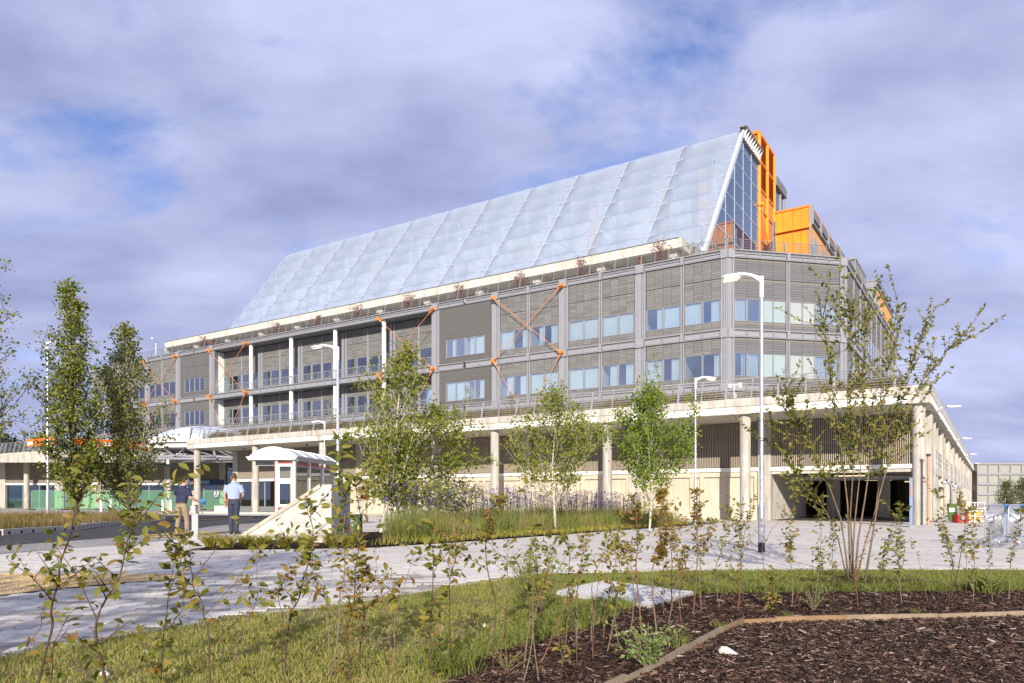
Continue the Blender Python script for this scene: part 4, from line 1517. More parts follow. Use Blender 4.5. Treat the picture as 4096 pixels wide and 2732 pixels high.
# orange cross braces with round nodes
def brace(t0, t1, proud, cross=True, label=None):
    r = thing('cross_brace', label, 'brace', W((t0 + t1) / 2, S_U - proud, 10))
    ztop, zmid, zlow = 22.95, 16.15, 9.6
    s = S_U - proud
    tm = (t0 + t1) / 2
    def rod(a, b):
        m = MB()
        a, b = W(*a), W(*b)
        d = (b - a).normalized()
        m.tube([a, a + d * 0.35, a + d * 0.9, b - d * 0.9, b - d * 0.35, b], [0.17, 0.12, 0.033, 0.033, 0.09, 0.14], 8)
        m.build('rod', M['rust_orange'], r, True)
    rod((t0, s, ztop), (t1, s, zmid)); rod((t1, s - 0.14, ztop), (t0, s - 0.14, zmid))
    rod((t0, s, zmid), (tm, s, zlow)); rod((t1, s, zmid), (tm, s, zlow))
    for t, z in ((t0, ztop), (t1, ztop), (t0, zmid), (t1, zmid), (tm, zlow)):
        m = MB()
        a = W(t, s - 0.32, z); b = W(t, s + proud - 0.05, z)
        m.tube([a, a.lerp(b, 0.05), b], [0.13, 0.17, 0.17], 14)
        m.build('node', M['orange'], r, SM)
    return r


brace(33.6, 42.0, 0.55, label='orange cross brace on the flat front beside the vertical fin bay')
brace(50.4, 58.8, 0.55, label='orange cross brace at the right end of the recessed balconies')
brace(84.0, 92.4, 0.55, label='orange cross brace at the left end of the recessed balconies')
brace(100.8, 109.2, 0.55, label='orange cross brace on the far left front behind the poplar')

railing('roof_railing', 'grey railing along the roof edge and round the cut corner of the grey block', [W(125.5, S_U + 0.35, 23.66), W(16.95, S_U + 0.35, 23.66), W(8.75, S_U + 8.6, 23.66), W(8.75, S_U + 14, 23.66)], 1.2, 1.4, 0.22, 8, 0.045, mt=M['metal'], cap_post=300, col_rail=0.028)


# ------------------------------------------------------------------ top storey under the glass roof
top = thing('top_storey', 'pale stained concrete beam on stub columns under the sloping pillow roof', 'top storey', W(70, 33.6, 23.65))


def tpart(root, name, fn, mt, smooth=False, kind=None):
    m = MB(TS)
    fn(m)
    return m.build(name, mt, root, smooth, kind)


k = 0
t = 24.3
while t < 116.9:
    t1 = min(t + 8.4 if k else 25.2 + 4.2, 117)
    tpart(top, 'beam', lambda m: m.box(t + 0.006, t1 - 0.006, 32.3, 32.75, 27.38, 28.42), M['concrete_stained'])
    t = t1; k += 1
tpart(top, 'beam_capping', lambda m: m.box(24.25, 117.05, 32.22, 32.9, 28.425, 28.5), M['metal'])
tpart(top, 'soffit_slab', lambda m: m.box(24.3, 117, 32.76, 39.2, 27.55, 28.3), M['concrete'])
tpart(top, 'beam', lambda m: m.box(23.95, 24.29, 32.3, 38.5, 27.38, 28.42), M['concrete_stained'])
for k in range(12):
    t = 25.2 + B * k
    tpart(top, 'column', lambda m: m.cyl(t, 33.6, 23.6, 26.8, 0.45, 20), M['concrete_pale'], SM)
    tpart(top, 'corbel', lambda m: m.hull([(t - 0.5, 33.1, 26.8), (t + 0.5, 33.1, 26.8), (t + 0.5, 34.1, 26.8), (t - 0.5, 34.1, 26.8)], [(t - 0.5, 32.77, 27.54), (t + 0.5, 32.77, 27.54), (t + 0.5, 35, 27.54), (t - 0.5, 35, 27.54)]), M['concrete_pale'])
    for j in range(4):
        a = t + 0.3 + j * 2.1
        if a + 2 > 117: continue
        tpart(top, 'dark_pane', lambda m: m.box(a, a + 1.95, 35.3, 35.34, 23.7, 27.5), M['glass'])
        tpart(top, 'mullion', lambda m: m.box(a - 0.13, a - 0.003, 35.2, 35.4, 23.65, 27.54), M['metal'])
tpart(top, 'back_wall', lambda m: m.box(26, 117, 37.5, 37.7, 23.65, 27.54), M['interior_floor'])
for t0, t1 in ((29, 32.6), (41.9, 38.3), (50.7, 54.2), (62.6, 59), (92.7, 96), (105.0, 101.5)):
    tpart(top, 'brace_rod', lambda m: m.tube([(t0, 33.6, 27.3), (t1, 33.6, 24.2)], [0.10, 0.06], 8), M['orange'], True)
    tpart(top, 'brace_node', lambda m: m.tube([(t0, 33.2, 27.25), (t0, 34, 27.25)], 0.28, 12), M['orange'], SM)

# ------------------------------------------------------------------ winter garden: sloping roof of foil cushions, glazed gable
atr = thing('winter_garden', 'huge sloping pale blue cushion roof over a glazed winter garden', 'glass roof', W(24, 41, 23.65))
AT0, NB, BW = 24.0, 11, 8.07
ZA, SA = 49.0, 55.0
RH = 2.6
SL = 1.31
sA = lambda z: SA - (ZA - z) / SL
mf, n, l, b = new_mat('foil_cushion')
b.inputs['Base Color'].default_value = (0.60, 0.70, 0.83, 1)
b.inputs['Roughness'].default_value = 0.22
b.inputs['Specular IOR Level'].default_value = 0.6
tcn = n.new('ShaderNodeTexCoord')
nz = n.new('ShaderNodeTexNoise')
nz.inputs['Scale'].default_value = 0.55
nz.inputs['Detail'].default_value = 6
mpn = n.new('ShaderNodeMapping')
mpn.inputs['Scale'].default_value = (1, 1, 0.35)
l.new(tcn.outputs['Object'], mpn.inputs[0])
l.new(mpn.outputs[0], nz.inputs['Vector'])
crn = n.new('ShaderNodeValToRGB')
crn.color_ramp.elements[0].position = 0.3
crn.color_ramp.elements[1].position = 0.72
crn.color_ramp.elements[0].color = (0.31, 0.37, 0.485, 1)
crn.color_ramp.elements[1].color = (0.385, 0.44, 0.545, 1)
l.new(nz.outputs['Fac'], crn.inputs[0])
l.new(crn.outputs[0], b.inputs['Base Color'])
tr = n.new('ShaderNodeBsdfTransparent')
tr.inputs[0].default_value = (0.86, 0.93, 1, 1)
mx = n.new('ShaderNodeMixShader')
mx.inputs[0].default_value = 0.28
l.new(b.outputs[0], mx.inputs[1])
l.new(tr.outputs[0], mx.inputs[2])
l.new(mx.outputs[0], n['Material Output'].inputs[0])
M['foil'] = mf
# one cushion, its lower right corner at the origin: t runs along, z down the slope
NU, NV = 9, 6
nrm = Vector((0, -SL, 1)).normalized()   # outward in (t, s, z)
def cushion(up):
    vs, fs = [], []
    for i in range(NU + 1):
        for j in range(NV + 1):
            a, c = i / NU, j / NV
            bul = (1 - abs(2 * a - 1) ** 4) * (1 - abs(2 * c - 1) ** 2.2) * 0.8 * up
            sag = 0.06 * math.sin(3 * PI * a) * (1 - abs(2 * c - 1)) * up
            p = Vector((0.08 + a * (BW - 0.16), (0.06 + c * (RH - 0.12)) / SL, 0.06 + c * (RH - 0.12))) + nrm * (bul + sag)
            vs.append(p)
    for i in range(NU):
        for j in range(NV):
            q = i * (NV + 1) + j
            fs.append((q, q + NV + 1, q + NV + 2, q + 1))
    return vs, fs
cm = MB(Matrix(((U2.x, V2.x, 0, 0), (U2.y, V2.y, 0, 0), (0, 0, 1, 0), (0, 0, 0, 1))))
cm.add(*cushion(1.0))
cush_me = cm.mesh('cushion', M['foil'], smooth=True)
for i in range(NB):
    for j in range(10 if i == 0 else 8):
        z = ZA - (j + 1) * RH
        p = W(AT0 + i * BW, sA(z), z)
        link('roof_cushion', cush_me, atr, Matrix.Translation(p - wloc(atr)))
for i in range(NB + 1):
    t = AT0 + i * BW
    w = 0.42 if i == 0 else 0.06
    zl = 23.6 if i == 0 else 28.3
    tpart(atr, 'rafter', lambda m: m.beam((t, sA(zl), zl), (t, sA(ZA), ZA), w, 0.5 if i == 0 else 0.10, (0, -1, 0)), M['atrium_metal'])
for j in range(9):
    z = ZA - j * RH
    tpart(atr, 'purlin', lambda m: m.beam((AT0, sA(z), z), (AT0 + NB * BW, sA(z), z), 0.055, 0.06), M['atrium_metal'])
tpart(atr, 'ridge_roof', lambda m: m.box(AT0 + 0.2, AT0 + NB * BW, SA + 0.1, 62.5, ZA - 0.5, ZA - 0.1), M['metal_light'])
tpart(atr, 'far_gable', lambda m: m.hull([(AT0 + NB * BW, 36, 24), (AT0 + NB * BW, SA, ZA - 0.3), (AT0 + NB * BW, 62.5, ZA - 0.3), (AT0 + NB * BW, 62.5, 24)], [(AT0 + NB * BW + 0.1, 36, 24), (AT0 + NB * BW + 0.1, SA, ZA - 0.3), (AT0 + NB * BW + 0.1, 62.5, ZA - 0.3), (AT0 + NB * BW + 0.1, 62.5, 24)]), M['glass_atrium'])
# glazed gable, pane by pane
zs = [23.6] + [ZA - RH * k for k in range(9, -1, -1)]
sx = [36, 47.5, 51.2, 55, 58.8, 62.7]
for a, c in zip(zs[:-1], zs[1:]):
    c = min(c, ZA - 1.2)
    l0, l1 = sA(a) + 0.25, sA(c) + 0.25
    for q in range(5):
        s0, s1 = sx[q], sx[q + 1]
        if s1 <= l0: continue
        p = [(max(s0, l0), a), (s1, a)]
        if s1 > l1: p += [(s1, c), (max(s0, l1), c)]
        else: p += [(s1, a + (s1 - l0) / (l1 - l0) * (c - a))]
        tpart(atr, 'pane', lambda m: m.hull([(AT0, s, z) for s, z in p], [(AT0 + 0.03, s, z) for s, z in p]), M['glass_atrium'])
    tpart(atr, 'transom', lambda m: m.box(AT0 - 0.05, AT0 + 0.08, l0, 62.7, a - 0.045, a + 0.045), M['steel_blue'])
for s in sx[1:-1]:
    zt = min(ZA - 1.2, ZA - (SA - s) * SL)
    tpart(atr, 'mullion', lambda m: m.box(AT0 - 0.04, AT0 + 0.07, s - 0.035, s + 0.035, 23.6, zt), M['steel_blue'])
# dark ventilator strip with brackets along the top of the gable
tpart(atr, 'ventilator', lambda m: m.box(AT0 + 0.05, AT0 + 0.2, SA - 0.6, 62.9, ZA - 1.25, ZA + 0.25), M['black'])
tpart(atr, 'ventilator_rail', lambda m: (m.box(AT0 - 0.65, AT0 + 0.3, SA - 0.7, 63, ZA + 0.252, ZA + 0.36), m.box(AT0 - 0.3, AT0 + 0.3, SA - 1.0, 63, ZA - 1.38, ZA - 1.252)), M['metal_light'])
for k in range(9):
    s = SA + 0.1 + k * 0.93
    tpart(atr, 'bracket', lambda m: m.hull([(AT0 - 0.6, s, ZA + 0.25), (AT0 + 0.04, s, ZA + 0.25), (AT0 + 0.04, s, ZA - 1.25)], [(AT0 - 0.6, s + 0.06, ZA + 0.25), (AT0 + 0.04, s + 0.06, ZA + 0.25), (AT0 + 0.04, s + 0.06, ZA - 1.25)]), M['white_dull'])
# steel inside
for t in [AT0 + 2.2 + BW * k for k in range(0, 11)]:
    for s in (50.5, 57.5):
        zt = min(ZA - 1, ZA - (SA - s) * SL - 0.8)
        tpart(atr, 'inner_column', lambda m: m.box(t - 0.22, t + 0.22, s - 0.22, s + 0.22, 23.6, zt), M['steel_blue'])
    for zz in (29, 34, 39, 44):
        s0 = sA(zz) + 1
        tpart(atr, 'inner_beam', lambda m: m.beam((t, s0, zz), (t, 62, zz), 0.18, 0.22), M['steel_blue'])
        if zz < 44: tpart(atr, 'inner_strut', lambda m: m.tube([(t, max(sA(zz + 5) + 2, 50.2), zz + 4.5), (t, 50, zz)], 0.10, 6), M['steel_blue'])
        if zz < 44: tpart(atr, 'inner_strut', lambda m: m.tube([(t, 50, zz + 5), (t, 57.5, zz)], 0.10, 6), M['steel_blue'])
tpart(atr, 'inner_wall', lambda m: m.box(33, AT0 + NB * BW, 62.75, 63.0, 23.6, ZA - 0.5), M['render_white'])
tpart(atr, 'inner_floor', lambda m: m.box(AT0 + 0.1, AT0 + NB * BW, 39.5, 62.7, 28.31, 28.4), M['interior_floor'])
for t0, t1, z0, z1 in ((30, 31.2, 30, 47), (36, 37, 30, 46), (47, 48.2, 30, 46), (58, 62, 40, 42), (72, 73.2, 30, 45), (80, 84, 36, 38), (92, 93.2, 32, 46)):
    tpart(atr, 'orange_inner_panel', lambda m: m.box(t0, t1, 58.5, 58.8, z0, z1), M['orange_pale'])
tpart(atr, 'orange_drum', lambda m: m.box(AT0 + 0.25, AT0 + 5, 58.9, 62.6, 23.6, 36), M['orange_panel'])

# ------------------------------------------------------------------ orange tower at the end of the winter garden
tow = thing('orange_tower', 'tall bright orange lift tower rising beside the glazed gable', 'tower', W(24, 62.7, 23.65))
tpart(tow, 'core', lambda m: m.box(24.15, 33, 62.85, 71.0, 23.6, 51.9), M['orange_dark'])
tpart(tow, 'roof_cap', lambda m: m.box(23.9, 33.2, 62.6, 71.2, 51.95, 52.35), M['orange'])
zf = [24.0, 28.4, 32.8, 37.2, 41.6, 44.4, 48.2, 51.7]
for a, c in zip(zf[:-1], zf[1:]):
    for s0, s1 in ((62.95, 66.8), (67.2, 70.9)):
        for q in range(2):
            x0 = s0 + (s1 - s0) * q / 2
            x1 = s0 + (s1 - s0) * (q + 1) / 2
            if a < 44:
                tpart(tow, 'panel', lambda m: m.box(24.06, 24.14, x0 + 0.03, x1 - 0.03, a + 0.3, c - 0.04), M['orange'])
            else:
                m = MB(TS)
                for zz in np.arange(a + 0.35, c - 0.1, 0.16): m.hull([(24.0, x0 + 0.06, zz), (24.0, x1 - 0.06, zz), (24.14, x1 - 0.06, zz + 0.09), (24.14, x0 + 0.06, zz + 0.09)], [(24.0, x0 + 0.06, zz + 0.02), (24.0, x1 - 0.06, zz + 0.02), (24.14, x1 - 0.06, zz + 0.11), (24.14, x0 + 0.06, zz + 0.11)])
                m.build('louvre', M['orange_dark'], tow)
        tpart(tow, 'floor_beam', lambda m: m.box(23.92, 24.13, s0, s1, a, a + 0.28), M['orange'])
for s in (62.75, 67.0, 71.0):
    tpart(tow, 'corner_post', lambda m: m.box(23.75, 24.12, s - 0.18, s + 0.18, 23.6, 51.9), M['yellow_orange'])
for a in (48.2, 49.9):
    for q in range(3):
        m = MB(TS)
        x0 = 24.3 + q * 2.9
        for zz in np.arange(a + 0.2, a + 1.5, 0.16): m.box(x0 + 0.1, x0 + 2.7, 62.7, 62.84, zz, zz + 0.07)
        m.build('louvre', M['orange'], tow)
        tpart(tow, 'floor_beam', lambda m: m.box(x0, x0 + 2.85, 62.66, 62.84, a - 0.1, a + 0.12), M['orange'])
for (a, z0, c, z1) in ((62.75, 41.8, 67, 37), (67, 37, 71, 41.8), (62.75, 30, 67, 34.5), (67, 34.5, 71, 30), (62.75, 30, 71, 41.5)):
    tpart(tow, 'tie_rod', lambda m: m.tube([(23.7, a, z0), (23.7, c, z1)], 0.06, 6), M['yellow_orange'], True)
for s, z in ((62.6, 42), (67, 34.6), (62.6, 30), (67, 38)):
    tpart(tow, 'node', lambda m: m.tube([(23.3, s, z), (24.1, s, z)], 0.26, 12), M['yellow_orange'], SM)
# far end of the winter garden, seen beyond the tower
tpart(atr, 'far_pane', lambda m: m.box(24.0, 24.05, 71.3, 76.8, 30, ZA - 1.2), M['glass_atrium'])
tpart(atr, 'far_post', lambda m: (m.box(23.8, 24.3, 76.8, 77.1, 24, ZA - 1.0), m.box(23.8, 24.2, 74.6, 74.8, 24, ZA - 1.2)), M['metal_light'])
tpart(atr, 'ventilator', lambda m: m.box(23.6, 25.5, 71.3, 77.4, ZA - 1.2, ZA + 0.1), M['metal'])
tpart(atr, 'flue', lambda m: m.box(25, 26, 71.4, 72.6, 40, ZA + 4), M['galv_dull'])

# ------------------------------------------------------------------ orange roof block to the right of the tower
ob = thing('orange_block', 'amber orange roof block with a windowed side right of the tall tower', 'building', W(16.8, 60.3, 23.65))
tpart(ob, 'core', lambda m: m.box(16.95, 21.2, 60.45, 112, 23.6, 39.3), M['orange_dark'])
for i, (a, c) in enumerate(((23.7, 26.9), (27.3, 32.2), (32.26, 36.4), (37.3, 39.4))):
    for q in range(4):
        x0 = 16.9 + q * 1.08
        tpart(ob, 'panel', lambda m: m.box(x0 + 0.02, x0 + 1.06, 60.33, 60.44, a, c), M['orange_panel'])
for z in (27.1, 36.85):
    tpart(ob, 'floor_beam', lambda m: m.box(16.75, 21.2, 60.1, 60.44, z - 0.17, z + 0.4), M['orange_panel'])
tpart(ob, 'roof_cap', lambda m: m.box(16.7, 21.3, 60.2, 112.2, 39.41, 39.65), M['orange'])
tpart(ob, 'corner_post', lambda m: m.box(16.66, 16.94, 60.2, 60.6, 23.6, 39.4), M['metal_light'])
for k in range(9):
    s0 = 60.7 + k * 5.6
    for (a, c) in ((24, 27.0), (27.1, 32.2), (32.3, 37.2)):
        tpart(ob, 'panel', lambda m: m.box(16.8, 16.94, s0, s0 + 5.5, a, c), M['orange_pale'])
    for z in (28.2, 33.0):
        tpart(ob, 'window', lambda m: m.box(16.76, 16.79, s0 + 1.4, s0 + 3.8, z, z + 3.0), M['glass_frosted_blue'])
    tpart(ob, 'parapet_rail', lambda m: (m.box(16.5, 16.94, s0, s0 + 5.4, 37.3, 37.6), m.box(16.55, 16.9, s0 + 0.3, s0 + 5.0, 38.2, 39.0)), M['metal'])
    tpart(ob, 'parapet_post', lambda m: m.box(16.45, 16.94, s0 - 0.12, s0 + 0.12, 37.2, 39.4), M['metal_light'])
tpart(ob, 'link_wall', lambda m: m.box(21.25, 23.7, 66, 66.3, 23.6, 37.6), M['orange'])
tpart(ob, 'downpipe', lambda m: m.box(21.35, 21.65, 60.5, 60.8, 23.6, 38.5), M['metal'])

# small blocks on the right-hand roof edge
rb = thing('roof_plant_screen', 'small grey louvred screen standing on the roof edge right of the cut corner', 'roof screen', W(8.6, 40.7, 23.65))
tpart(rb, 'screen_core', lambda m: m.box(8.75, 12, 40.85, 48.2, 23.61, 25.7), M['metal'])
tpart(rb, 'screen_cap', lambda m: m.box(8.6, 12.1, 40.7, 48.3, 25.71, 25.95), M['metal_light'])
for k in range(8):
    tpart(rb, 'screen_post', lambda m: m.box(8.62, 8.74, 40.8 + k * 1.04, 40.92 + k * 1.04, 23.62, 25.7), M['metal_light'])
    if k < 7:
        m = MB(TS)
        for q in range(5): m.box(8.66, 8.74, 41.0 + k * 1.04 + q * 0.16, 41.1 + k * 1.04 + q * 0.16, 23.7, 25.6)
        m.build('fin', M['fin_metal'], rb)
rb2 = thing('right_wing_block', 'higher pale orange block with a grey cornice behind the right-hand roof edge', 'building', W(8.6, 57, 23.65))
tpart(rb2, 'core', lambda m: m.box(8.8, 17, 57.15, 74, 20, 26.8), M['orange_pale'])
tpart(rb2, 'cornice', lambda m: (m.box(8.55, 17.2, 56.95, 74.2, 26.81, 27.1), m.box(8.6, 17.1, 57.0, 74.1, 27.11, 27.55), m.box(8.5, 17.2, 56.9, 74.3, 27.56, 27.7)), M['metal_light'])
tpart(rb2, 'corner_post', lambda m: m.box(8.6, 9.9, 57.0, 57.14, 20, 26.8), M['metal_light'])
for k in range(5):
    s0 = 57.3 + k * 3.4
    tpart(rb2, 'panel', lambda m: m.box(8.68, 8.79, s0, s0 + 3.3, 20.2, 26.75), M['orange_pale'])
    if k in (0, 1, 3): tpart(rb2, 'window', lambda m: (m.box(8.64, 8.675, s0 + 0.5, s0 + 1.2, 22.5, 25.2), m.box(8.64, 8.675, s0 + 1.5, s0 + 2.2, 22.5, 25.2)), M['glass_frosted_blue'])
    tpart(rb2, 'cornice_bracket', lambda m: m.box(8.35, 8.6, s0, s0 + 2.6, 27.15, 27.5), M['metal'])
railing('roof_guard_rail', 'small guard rail on top of the pale orange right-hand block', [W(14, 57.2, 27.7), W(8.8, 57.2, 27.7), W(8.8, 70, 27.7)], 0.9, 1.5, 0.0, 3, 0.04, col_rail=0.025)
bird = thing('bird', 'small dark bird perched on the roof guard rail', 'bird', W(8.8, 57.3, 28.62))
m = MB()
c = W(8.8, 57.3, 28.75)
m.tube([c + Vector((-0.16, 0, -0.12)), c + Vector((-0.06, 0, 0)), c + Vector((0.05, 0, 0.1)), c + Vector((0.1, 0, 0.2)), c + Vector((0.17, 0, 0.21))], [0.015, 0.075, 0.07, 0.05, 0.01], 8)
m.build('body', M['black'], bird, True)
m = MB(); m.tube([c + Vector((0, 0, -0.14)), c], 0.012, 5); m.build('leg', M['black'], bird)

# ------------------------------------------------------------------ grey building far right, trees beyond the left wing
far = thing('far_grey_building', 'low grey building with a white grid of frames far behind the barriers', 'building', (78, 120, 0))
xl, xr, yf = A(3911, 1850, 120).x, 125, 120
m = MB(); m.box(xl, xr, yf + 0.2, yf + 30, 0, 7.15); m.build('wall', mat('pale_grey_cladding', (0.30, 0.30, 0.27), 0.7, 0.06, 0.5), far)
for i in range(26):
    x = xl + i * 1.82
    m = MB(); w_ = 0.16 if i % 3 == 2 else 0.09; m.box(x - w_, x + w_, yf, yf + 0.19, 0, 7.2); m.build('frame_post', M['metal_light'], far)
for j in range(5):
    z = 7.2 - j * 1.68
    m = MB(); m.box(xl, xr, yf - 0.05, yf + 0.19, z - 0.32, z); m.build('frame_rail', M['metal_light'], far)
m = MB(); m.box(xl - 4.5, xl - 0.1, yf + 8, yf + 30, 0, 7.0); m.build('side_wing', M['black'], far)
m = MB(); m.box(xl + 21, xl + 21.8, yf + 5, yf + 5.8, 7.15, 7.7); m.build('roof_vent', M['metal_light'], far)


# ------------------------------------------------------------------ lamp posts, cameras
def lamp_post(label, base, ztop, arm, arm_len, lit, r0, r1, thick_h, band=0.0, rot=0.0, name='street_lamp', group='street lamps'):
    r = thing(name, label, 'street lamp', base, 0, group)
    x, y, z0 = base
    m = MB()
    m.lathe([(r0, z0 - 0.1), (r0, z0 + thick_h), (r0 * 0.98, z0 + thick_h + 0.03), (r1, z0 + thick_h + 0.10), (r1, ztop - 0.45)], x, y, 16)
    m.build('pole', M['galv'], r, SM)
    m = MB()
    m.lathe([(r1 * 1.15, ztop - 0.46), (r1 * 1.15, ztop + 0.01)], x, y, 16)
    m.build('spigot', M['silver'], r, SM)
    if band:
        m = MB(); m.lathe([(r0 * 1.02, z0 - 0.02), (r0 * 1.02, z0 + band)], x, y, 16); m.build('black_band', M['black'], r, SM)
        m = MB(); m.box(x - r0 * 0.5, x + r0 * 0.5, y - r0 * 1.06, y - r0 * 0.8, z0 + band + 0.12, z0 + band + 0.55); m.build('access_door', M['galv_dull'], r)
    ca, sa = math.cos(rot), math.sin(rot)
    m = MB()
    secs = [(0.02, -0.10, 0.035, 0.10), (0.10, -0.05, 0.045, 0.07), (0.25, 0.01, 0.07, 0.05), (0.42, 0.035, 0.12, 0.045), (0.60, 0.03, 0.15, 0.045), (0.85, 0.0, 0.15, 0.04), (0.97, -0.02, 0.13, 0.035), (1.0, -0.025, 0.07, 0.02)]
    rings = []
    for d, zc, hw, hh in secs:
        dx = d * arm_len * arm
        rings.append([(x + dx * ca - sgn * hw * sa, y + dx * sa + sgn * hw * ca, ztop + zc + q * hh) for sgn, q in ((-1, -0.6), (1, -0.6), (1, 0.3), (0.5, 1), (-0.5, 1), (-1, 0.3))])
    for i in range(len(rings) - 1): m.hull(rings[i], rings[i + 1])
    hd = m.build('lamp_head', M['silver'], r)
    for i in range(6):
        d = (0.60 + 0.06 * i) * arm_len * arm
        zc = ztop - 0.032 + 0.03 - 0.05 * (i / 6)
        m = MB()
        for q in (-0.07, 0.07):
            cx, cy = x + d * ca - q * sa, y + d * sa + q * ca
            m.box(cx - 0.020, cx + 0.020, cy - 0.04, cy + 0.04, zc - 0.052, zc - 0.008)
        m.build('lens', M['lamp'] if lit else M['silver'], hd)
    return r


p = A(3046, 2209, 16.2); lamp_post('tall lit street lamp with black base band in front of the cut corner', (p.x, p.y, gz(p.x, p.y)), 6.19, -1, 0.885, True, 0.072, 0.042, 1.0, 0.22)
p = A(1351, 2100, 25.2); lamp_post('tall street lamp rising behind the sloping concrete block, head to the left', (p.x, p.y, gz(p.x, p.y)), 6.5, -1, 0.9, False, 0.08, 0.05, 1.0)
p = A(2782, 2080, 32.0); lamp_post('slim street lamp at the grass bed end, lit head to the right', (p.x, p.y, gz(p.x, p.y)), 6.55, 1, 0.9, True, 0.07, 0.04, 1.2)
p = A(1298, 2080, 50.6); lamp_post('distant slim street lamp rising beyond the bus shelter', (p.x, p.y, gz(p.x, p.y)), 6.6, -1, 0.9, False, 0.07, 0.045, 1.0)
p = A(191, 2040, 45.0); lamp_post('very tall white lamp post beside the left poplar', (p.x, p.y, gz(p.x, p.y)), 10.9, 1, 0.8, False, 0.12, 0.075, 1.6)
for k, (s, lb) in enumerate(((4.5, 'nearest'), (29.4, 'second'), (54.6, 'third'), (79.8, 'farthest'))):
    r = thing('wall_lamp', lb + ' bracket lamp sticking out from the right-hand podium edge', 'wall lamp', W(-0.55, s, 6.1), 0, 'bracket lamps on the podium edge')
    a = W(-0.55, s, 5.95)
    d = Vector((1, -0.1, 0)).normalized()
    m = MB(); m.tube([a, a + d * 0.2 + Vector((0, 0, 0.22)), a + d * 0.5 + Vector((0, 0, 0.28))], [0.06, 0.05, 0.045], 8); m.build('arm', M['galv'], r, True)
    q = a + d * 0.45 + Vector((0, 0, 0.28))
    m = MB(); m.hull([q + Vector((0, i, j)) for i, j in ((-0.1, -0.03), (0.1, -0.03), (0.1, 0.05), (-0.1, 0.05))], [q + d * 0.7 + Vector((0, i, j)) for i, j in ((-0.12, -0.02), (0.12, -0.02), (0.12, 0.02), (-0.12, 0.02))]); m.build('lamp_head', M['silver'], r)
    m = MB(); e = q + d * 0.2; m.hull([e + Vector((0, i, -0.04)) for i in (-0.08, 0.08)] + [e + Vector((0, i, -0.028)) for i in (0.08, -0.08)], [e + d * 0.4 + Vector((0, i, -0.035)) for i in (-0.08, 0.08)] + [e + d * 0.4 + Vector((0, i, -0.022)) for i in (0.08, -0.08)]); m.build('lens', M['lamp'], r)


def cctv(label, base, h, crook, spikes):
    r = thing('camera_pole', label, 'security camera', base)
    b = Vector(base)
    m = MB(); m.tube([b, b + Vector((0, 0, h * 0.7))], 0.07, 10); m.build('pole', M['silver'], r, SM)
    pts = [b + Vector((0, 0, h * 0.7))] + [b + Vector((crook * (0.32 - 0.32 * math.cos(t)), 0, h * 0.88 + 0.32 * math.sin(t))) for t in [PI * i / 8 for i in range(9)]]
    m = MB(); m.tube(pts, 0.045, 8); m.build('crook', M['galv_dull'], r, True)
    e = pts[-1]
    m = MB(); m.lathe([(0.05, e.z), (0.13, e.z - 0.06), (0.13, e.z - 0.2), (0.11, e.z - 0.3), (0.02, e.z - 0.38)], e.x, e.y, 12); m.build('camera_dome', M['white'], r, SM)
    m = MB()
    for k in range(spikes):
        a = 2 * PI * k / spikes
        m.tube([b + Vector((0, 0, h * 0.62)), b + Vector((0.5 * math.cos(a), 0.5 * math.sin(a), h * 0.62 + 0.06))], 0.018, 4)
    m.build('spike_collar', M['galv_dull'], r)
    return r


p = W(23.2, 36.5, 23.6); cctv('hooked camera pole with a spiked collar in front of the glazed gable', p, 7.0, 1, 14)
p = W(115, 29.5, 23.6); cctv('small hooked camera pole on the far left roof', p, 5.6, -1, 6)
r = thing('camera_cluster', 'short post with three white cameras behind the terrace railing', 'security camera', W(9.3, 1.0, Z_POD))
b = W(9.3, 1.0, Z_POD)
m = MB(); m.tube([b, b + Vector((0, 0, 1.0))], 0.05, 8); m.build('pole', M['white_dull'], r, SM)
m = MB(); m.box(b.x - 0.35, b.x + 0.35, b.y - 0.03, b.y + 0.03, b.z + 1.0, b.z + 1.06); m.build('crossbar', M['white_dull'], r)
for dx, dz in ((-0.28, 0.9), (0.3, 0.98), (0.0, 0.35)):
    m = MB(); m.lathe([(0.10, b.z + dz + 0.12), (0.11, b.z + dz), (0.09, b.z + dz - 0.12), (0.02, b.z + dz - 0.2)], b.x + dx, b.y - 0.12, 10); m.build('camera', M['white'], r, SM)

# ------------------------------------------------------------------ orange barriers hung on the left wing terrace
spots = [(90.4 - 1.6 * k, -0.75, 0) for k in range(4)] + [(83.55, 0.6 + 1.6 * k, 1) for k in range(6)]
for k, (t, s, side) in enumerate(spots):
    q = W(t, s, Z_POD + 0.5)
    lb = ['end', 'second', 'third', 'corner'][k] + ' orange plastic barrier along the front of the left terrace, counted from the left' if k < 4 else ['first', 'second', 'third', 'fourth', 'fifth', 'sixth'][k - 4] + ' orange plastic barrier along the court side of the left terrace'
    r = thing('orange_barrier', lb, 'barrier', q, 0, 'orange barriers on the left terrace')
    m = MB(TS)
    def bx(a0, a1, z0, z1):
        if side == 0: m.box(t - a1, t - a0, s - 0.06, s + 0.06, Z_POD + z0, Z_POD + z1)
        else: m.box(t - 0.06, t + 0.06, s + a0, s + a1, Z_POD + z0, Z_POD + z1)
    bx(0, 1.5, 1.1, 1.4); bx(0, 1.5, 0.55, 0.68)
    for j in range(4): bx(j * 0.46, j * 0.46 + 0.12, 0.681, 1.099)
    m.build('barrier_body', M['plastic_orange'], r)
    m = MB(TS)
    bx(0.13, 0.45, 0.69, 1.09); bx(0.6, 0.9, 0.69, 1.09); bx(1.05, 1.36, 0.69, 1.09)
    for j in range(len(m.v)): pass
    m.build('infill', M['plastic_orange'] if k % 3 else M['sign_white'], r)


